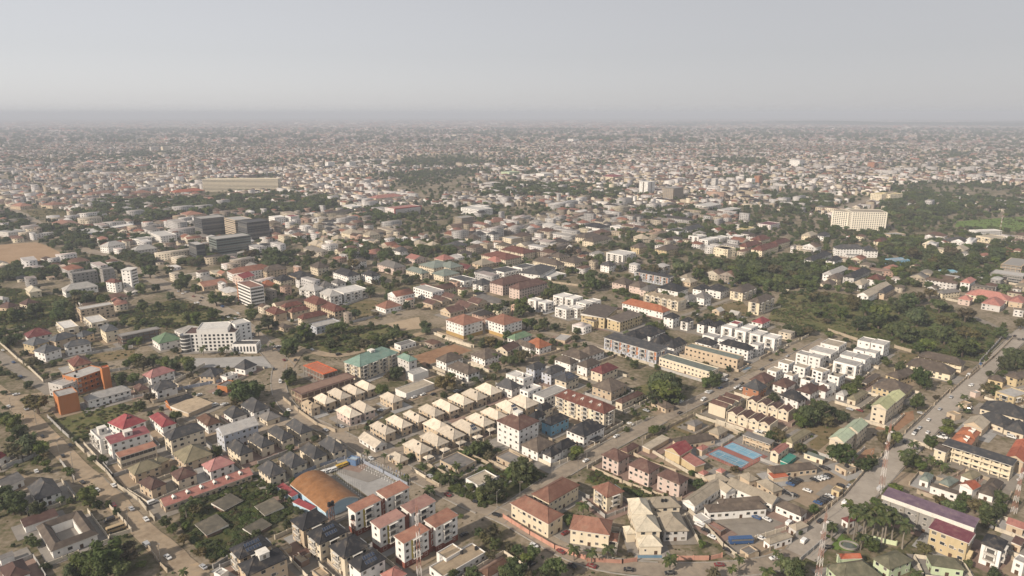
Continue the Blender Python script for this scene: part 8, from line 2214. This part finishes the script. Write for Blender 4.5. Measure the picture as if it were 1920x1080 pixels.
def band(y0, y1, sp, jit, seed, keep, size, hgt, green=.0, gs=170.):
    x, y, rg = grid_points(y0, y1, sp, jit, seed, keep); n = len(x)
    ok = ~occ_at(x, y)
    for dx, dy in ((7,0),(-7,0),(0,7),(0,-7),(5,5),(-5,-5),(5,-5),(-5,5)): ok &= ~occ_at(x + dx, y + dy)
    g = vnoise(x, y, gs, 5) * .65 + vnoise(x, y, gs * .4, 6) * .35; ok &= g > green
    if y0 > 1400:
        st_ = np.abs(((x * .62 + y * .78 + 90 * np.sin(x / 700.)) % 520) - 260) < 9; st2 = np.abs(((x * .75 - y * .66 + 120 * np.sin(y / 900.)) % 430) - 215) < 8; ok &= ~(st_ | st2)                      # streets
        ok &= rg.random(n) < np.clip(.35 + 1.5 * vnoise(x, y, 260., 44), 0, 1)
    x, y = x[ok], y[ok]; n = len(x); a = R(44.5) + rg.normal(0, .06, n) + rg.choice([0, math.pi/2], n) + .5 * (vnoise(x, y, 900., 9) - .5) * (y > 1400)
    lx = rg.uniform(*size, n) * np.clip(rg.lognormal(-.05, .32, n), .55, 2.4); ly = np.minimum(lx, size[1] * 1.2) * rg.uniform(.5, .95, n); h = rg.choice(hgt[0], n, p=hgt[1]) * rg.uniform(.85, 1.12, n)
    big = rg.random(n) < np.where((y > 900) & (y < 2700), .11, .06); h = np.where(big, np.maximum(h * 1.6, 11), h); lx = np.where(big, lx * 1.6, lx); long_ = rg.random(n) < .10; lx = np.where(long_, lx * 2.0, lx)
    typ = rg.choice([0, 1, 2], n, p=[.44, .28, .28]); typ = np.where(big, 2, typ)            # hip, gable, flat
    zone = vnoise(x, y, 420., 21)
    rc = FARC[rg.choice(len(FARC), n, p=FARP)] * rg.uniform(.8, 1.2, (n, 1)) * (.82 + .4 * zone)[:, None]; wc = FWAL[rg.choice(len(FWAL), n, p=FWP / FWP.sum())] * rg.uniform(.85, 1.1, (n, 1))
    wc = np.where((big & (rg.random(n) < .7))[:, None], np.array([.70, .68, .66]) * rg.uniform(.65, 1.05, (n, 1)), wc)
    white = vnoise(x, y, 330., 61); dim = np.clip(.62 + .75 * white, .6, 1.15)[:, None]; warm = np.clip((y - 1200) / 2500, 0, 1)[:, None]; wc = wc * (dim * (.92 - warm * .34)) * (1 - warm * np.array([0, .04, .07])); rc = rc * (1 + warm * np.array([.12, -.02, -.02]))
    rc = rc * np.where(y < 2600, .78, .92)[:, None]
    fl = typ == 2; rc[fl] = rc[fl] * .45 + wc[fl] * .5
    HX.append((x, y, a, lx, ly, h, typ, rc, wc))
H2 = ([3.8, 6.8, 10.], [.28, .50, .22]); H1 = ([4.0, 7.0, 10.5], [.32, .48, .20])
band(560, 980, 25, 2.2, 31, .62, (11, 19), H2, .50)
band(980, 1500, 22, 2.4, 32, .86, (11, 19), H2, .43)
band(1500, 2600, 18, 3, 33, .95, (8, 17), H1, .32, 240.)
band(2600, 4600, 19.5, 4, 34, .95, (8, 18), H1, .31, 330.)
band(4600, 7600, 30, 7, 35, .92, (11, 28), H1, .32, 500.)
band(7600, 12500, 58, 14, 36, .90, (22, 56), H1, .36, 700.)
band(12500, 18500, 98, 28, 37, .9, (36, 90), H1, .36, 900.)
def house_mass():
    cat = [np.concatenate([h[i] for h in HX]) for i in range(9)]; x, y, a, lx, ly, h, typ, rc, wc = cat; n = len(x)
    sw = ly > lx; ca, sa = np.cos(a), np.sin(a); hx, hy = lx / 2, ly / 2; rise = np.where(typ == 2, .02, np.minimum(hx, hy) * .5); ro = np.where(typ == 0, np.maximum(hx - hy * .98, .05), hx)
    ov = np.where(typ == 2, 0.0, .5)
    def V(px, py, pz): return np.stack([x + ca*px - sa*py, y + sa*px + ca*py, np.broadcast_to(pz, x.shape)], 1)
    vs_ = [V(sx * hx, sy * hy, 0) for sx, sy in ((-1,-1),(1,-1),(1,1),(-1,1))] + [V(sx * hx, sy * hy, h) for sx, sy in ((-1,-1),(1,-1),(1,1),(-1,1))] + [V(sx * (hx + ov), sy * (hy + ov), h - .05) for sx, sy in ((-1,-1),(1,-1),(1,1),(-1,1))] + [V(-ro, 0 * x, h + rise), V(ro, 0 * x, h + rise)]
    verts = np.stack(vs_, 1).reshape(-1, 3); base = (np.arange(n) * 14)[:, None]
    F = np.array([0,1,5,4, 1,2,6,5, 2,3,7,6, 3,0,4,7, 8,9,13,12, 10,11,12,13, 9,10,13, 11,8,12]); tot = np.array([4,4,4,4,4,4,3,3]); loops = (base + F).ravel(); totals = np.tile(tot, n)
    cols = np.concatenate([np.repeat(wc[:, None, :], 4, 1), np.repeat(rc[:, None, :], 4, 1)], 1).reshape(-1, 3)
    # gable ends take the wall colour
    g = np.where(typ == 1)[0]; cols = cols.reshape(n, 8, 3); cols[g, 6:8] = wc[g][:, None, :]; cols = cols.reshape(-1, 3)
    # small window slabs on the nearer ones
    wv, wf = [], []; near = np.where(y < 1500)[0]; off = len(verts); 
    for i in near:
        for sd_ in range(2):
            L_ = lx[i] if sd_ == 0 else ly[i]; k = int(L_ / 3.8); st = max(1, int(round(h[i] / 3.3)))
            for s in range(st):
                for j in range(k):
                    c_ = (j - (k - 1) / 2) * 3.8; z = s * 3.2 + 1.7
                    for e in (-1, 1):
                        if sd_ == 0: q = [(c_ - .75, e * (hy[i] + .06)), (c_ + .75, e * (hy[i] + .06))]
                        else: q = [(e * (hx[i] + .06), c_ - .75), (e * (hx[i] + .06), c_ + .75)]
                        w_ = [(x[i] + ca[i]*p - sa[i]*t, y[i] + sa[i]*p + ca[i]*t) for p, t in q]
                        nx_, ny_ = (-sa[i]*e, ca[i]*e) if sd_ == 0 else (ca[i]*e, sa[i]*e)
                        if nx_ * x[i] + ny_ * y[i] > 0: continue
                        wv += [(*w_[0], z - .6), (*w_[1], z - .6), (*w_[1], z + .7), (*w_[0], z + .7)]
    nw = len(wv) // 4
    if nw:
        verts = np.concatenate([verts, np.array(wv)]); loops = np.concatenate([loops, off + np.arange(nw * 4)]); totals = np.concatenate([totals, np.full(nw, 4)]); cols = np.concatenate([cols, np.tile([[.03, .032, .035]], (nw, 1))])
    me = bpy.data.meshes.new('distant_houses'); me.vertices.add(len(verts)); me.vertices.foreach_set('co', verts.astype('f').ravel()); me.loops.add(len(loops)); me.loops.foreach_set('vertex_index', loops.astype('i')); me.polygons.add(len(totals)); me.polygons.foreach_set('loop_start', np.concatenate([[0], np.cumsum(totals)[:-1]]).astype('i')); me.update(calc_edges=True)
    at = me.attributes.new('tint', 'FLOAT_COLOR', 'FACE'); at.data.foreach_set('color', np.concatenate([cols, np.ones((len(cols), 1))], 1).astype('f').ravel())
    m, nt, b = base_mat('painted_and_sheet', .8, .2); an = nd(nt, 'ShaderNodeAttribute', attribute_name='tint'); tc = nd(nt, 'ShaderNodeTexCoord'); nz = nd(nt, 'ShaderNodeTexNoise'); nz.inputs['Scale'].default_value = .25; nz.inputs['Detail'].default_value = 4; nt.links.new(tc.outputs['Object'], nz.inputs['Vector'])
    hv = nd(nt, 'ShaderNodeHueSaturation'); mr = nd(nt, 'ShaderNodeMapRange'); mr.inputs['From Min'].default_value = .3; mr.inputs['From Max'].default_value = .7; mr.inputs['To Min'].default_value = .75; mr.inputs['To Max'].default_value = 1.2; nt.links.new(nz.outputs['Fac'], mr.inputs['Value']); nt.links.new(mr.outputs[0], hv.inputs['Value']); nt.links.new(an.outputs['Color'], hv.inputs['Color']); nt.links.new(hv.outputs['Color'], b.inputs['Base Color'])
    o = new_obj('distant_houses', me, m); o['kind'] = 'stuff'; o['label'] = 'mass of low houses spreading across the town to the horizon'; o['category'] = 'houses'
    me.validate()
    return n, nw
NH = house_mass()
for x, y, a, lx, ly, *_ in HX[:3]:
    for i in range(len(x)):
        if y[i] < 2250 and abs(x[i]) < 1650:
            r_ = max(lx[i], ly[i]) / 2 * .9; j0, i0 = int((y[i] - OY) / CELL), int((x[i] - OX) / CELL); k = int(r_ / CELL); OCC[max(0, j0-k):j0+k+1, max(0, i0-k):i0+k+1] = True

# ---------------------------------------------------------------- trees that read as one mass
TX, TY, TS = [], [], []
def add_trees(x, y, s): TX.append(np.asarray(x)); TY.append(np.asarray(y)); TS.append(np.asarray(s))
mt = [tuple(map(float, q.split(','))) for q in MORE_TREES.split()]; add_trees([q[0] for q in mt], [q[1] for q in mt], [q[2] for q in mt])
rg = np.random.default_rng(77)
for ln in BELTS.split('\n'):
    sp, r_, rest = ln.split(' ', 2); sp, r_ = float(sp), float(r_); p = np.array(parse_pts(rest)); lo, hi = p.min(0), p.max(0); n = int((hi - lo).prod() / (sp * sp) * 1.6); n = min(n, 6000)
    x, y = rg.uniform(lo[0], hi[0], n), rg.uniform(lo[1], hi[1], n); k = in_poly(x, y, p) & (y < 3000)
    x, y = x[k], y[k]; hard = occ_at(x, y) if lo[1] < 900 and r_ > 4.6 else np.zeros(len(x), bool); k = ~hard; add_trees(x[k], y[k], r_ * rg.uniform(.6, 1.3, k.sum()))
def scatter_trees(y0, y1, per_km2, rad, seed, thr, green=True):
    rg = np.random.default_rng(seed); area = (y1 - y0) * (y1 + y0) * .80; n = int(area / 1e6 * per_km2); y = np.sqrt(rg.uniform(y0**2, y1**2, n)); x = rg.uniform(-1, 1, n) * (y * .78 + 40)
    g = vnoise(x, y, 170. if y1 < 1600 else 300., 5) * .65 + vnoise(x, y, 70. if y1 < 1600 else 120., 6) * .35
    pr_ = np.clip((thr - g) * 5 + .42, .22, 1.0); k = (rg.random(n) < pr_) & ~occ_at(x, y); add_trees(x[k], y[k], rg.uniform(*rad, k.sum()))
scatter_trees(250, 560, 8500, (1.0, 3.6), 3, .45)
scatter_trees(560, 980, 7800, (2.2, 5.2), 4, .50)
scatter_trees(980, 1500, 5600, (2.6, 6.0), 5, .46)
scatter_trees(1500, 2600, 4200, (3.0, 7.0), 6, .43)
scatter_trees(2600, 4600, 2100, (4.5, 9.5), 7, .41)
scatter_trees(4600, 9000, 260, (8, 20), 8, .38)
x, y, s = map(np.concatenate, (TX, TY, TS)); n = len(x)
P_ = np.stack([x, y, s * .95], 1); S_ = np.stack([s * 1.1, s * 1.1, s * rg.uniform(.85, 1.1, n)], 1); var = rg.choice(6, n, p=[.20, .17, .20, .17, .10, .16])
scatter('tree_mass', 'green mass of trees between the houses and out across the town', 'trees', P_, S_, rg.uniform(0, 6.28, n), var, [CROWN_OBJ[i] for i in range(6)])
# undergrowth on the weedy plots
bx, by, bs, bd = [], [], [], []
for p, dens in WEEDY:
    lo, hi = p.min(0), p.max(0); n = int((hi - lo).prod() / 3.2 * dens); n = min(n, 26000); x, y = rg.uniform(lo[0], hi[0], n), rg.uniform(lo[1], hi[1], n); k = in_poly(x, y, p) & (vnoise(x, y, 14., 3) * .6 + vnoise(x, y, 5., 4) * .4 > .36); bx.append(x[k]); by.append(y[k]); bs.append(rg.uniform(.5, 1.7, k.sum()) * (.5 + 1.2 * vnoise(x[k], y[k], 18., 8)) * (1.25 if dens > 1.2 else 1)); bd.append(np.full(k.sum(), dens > 1.2))
x, y = rg.uniform(-330, 420, 9000), rg.uniform(235, 640, 9000); k = in_view(x, y) & ~occ_at(x, y) & (vnoise(x, y, 30., 13) > .55); bx.append(x[k]); by.append(y[k]); bs.append(rg.uniform(.3, 1.1, k.sum())); bd.append(np.zeros(k.sum(), bool))
x, y, s, dk = map(np.concatenate, (bx, by, bs, bd)); n = len(x); pick = np.where(dk, rg.choice(4, n, p=[.5, .25, .15, .1]), rg.choice(4, n, p=[.14, .38, .3, .18]))
# keep bushes off buildings, which were marked after the plots
scatter('undergrowth', 'tangled weeds and bushes on the empty plots', 'undergrowth', np.stack([x, y, s * .35], 1), np.stack([s, s, s * .75], 1), rg.uniform(0, 6.28, n), pick, [CROWN_OBJ[i] for i in (0, 2, 4, 5)])

# ---------------------------------------------------------------- the hazy air
mb = MB(); mb.box(-25000, 25000, -800, 28500, -2, 232); me = mb.mesh('haze'); flip_out(me)
m = bpy.data.materials.new('haze_air'); m.use_nodes = True; nt = m.node_tree; nt.nodes.clear()
pv = nd(nt, 'ShaderNodeVolumePrincipled'); pv.inputs['Color'].default_value = (.71, .77, .865, 1); pv.inputs['Density'].default_value = HAZE = 0.000132; pv.inputs['Density Attribute'].default_value = ''; pv.inputs['Temperature Attribute'].default_value = ''; pv.inputs['Anisotropy'].default_value = 0.0
ou = nd(nt, 'ShaderNodeOutputMaterial'); nt.links.new(pv.outputs[0], ou.inputs['Volume'])
hz = new_obj('haze', me, m); hz['kind'] = 'stuff'; hz['label'] = 'dusty haze filling the air over the town'; hz['category'] = 'haze'
print('houses', NH, 'windows', NWIN[0], 'objects', len(scene.objects))
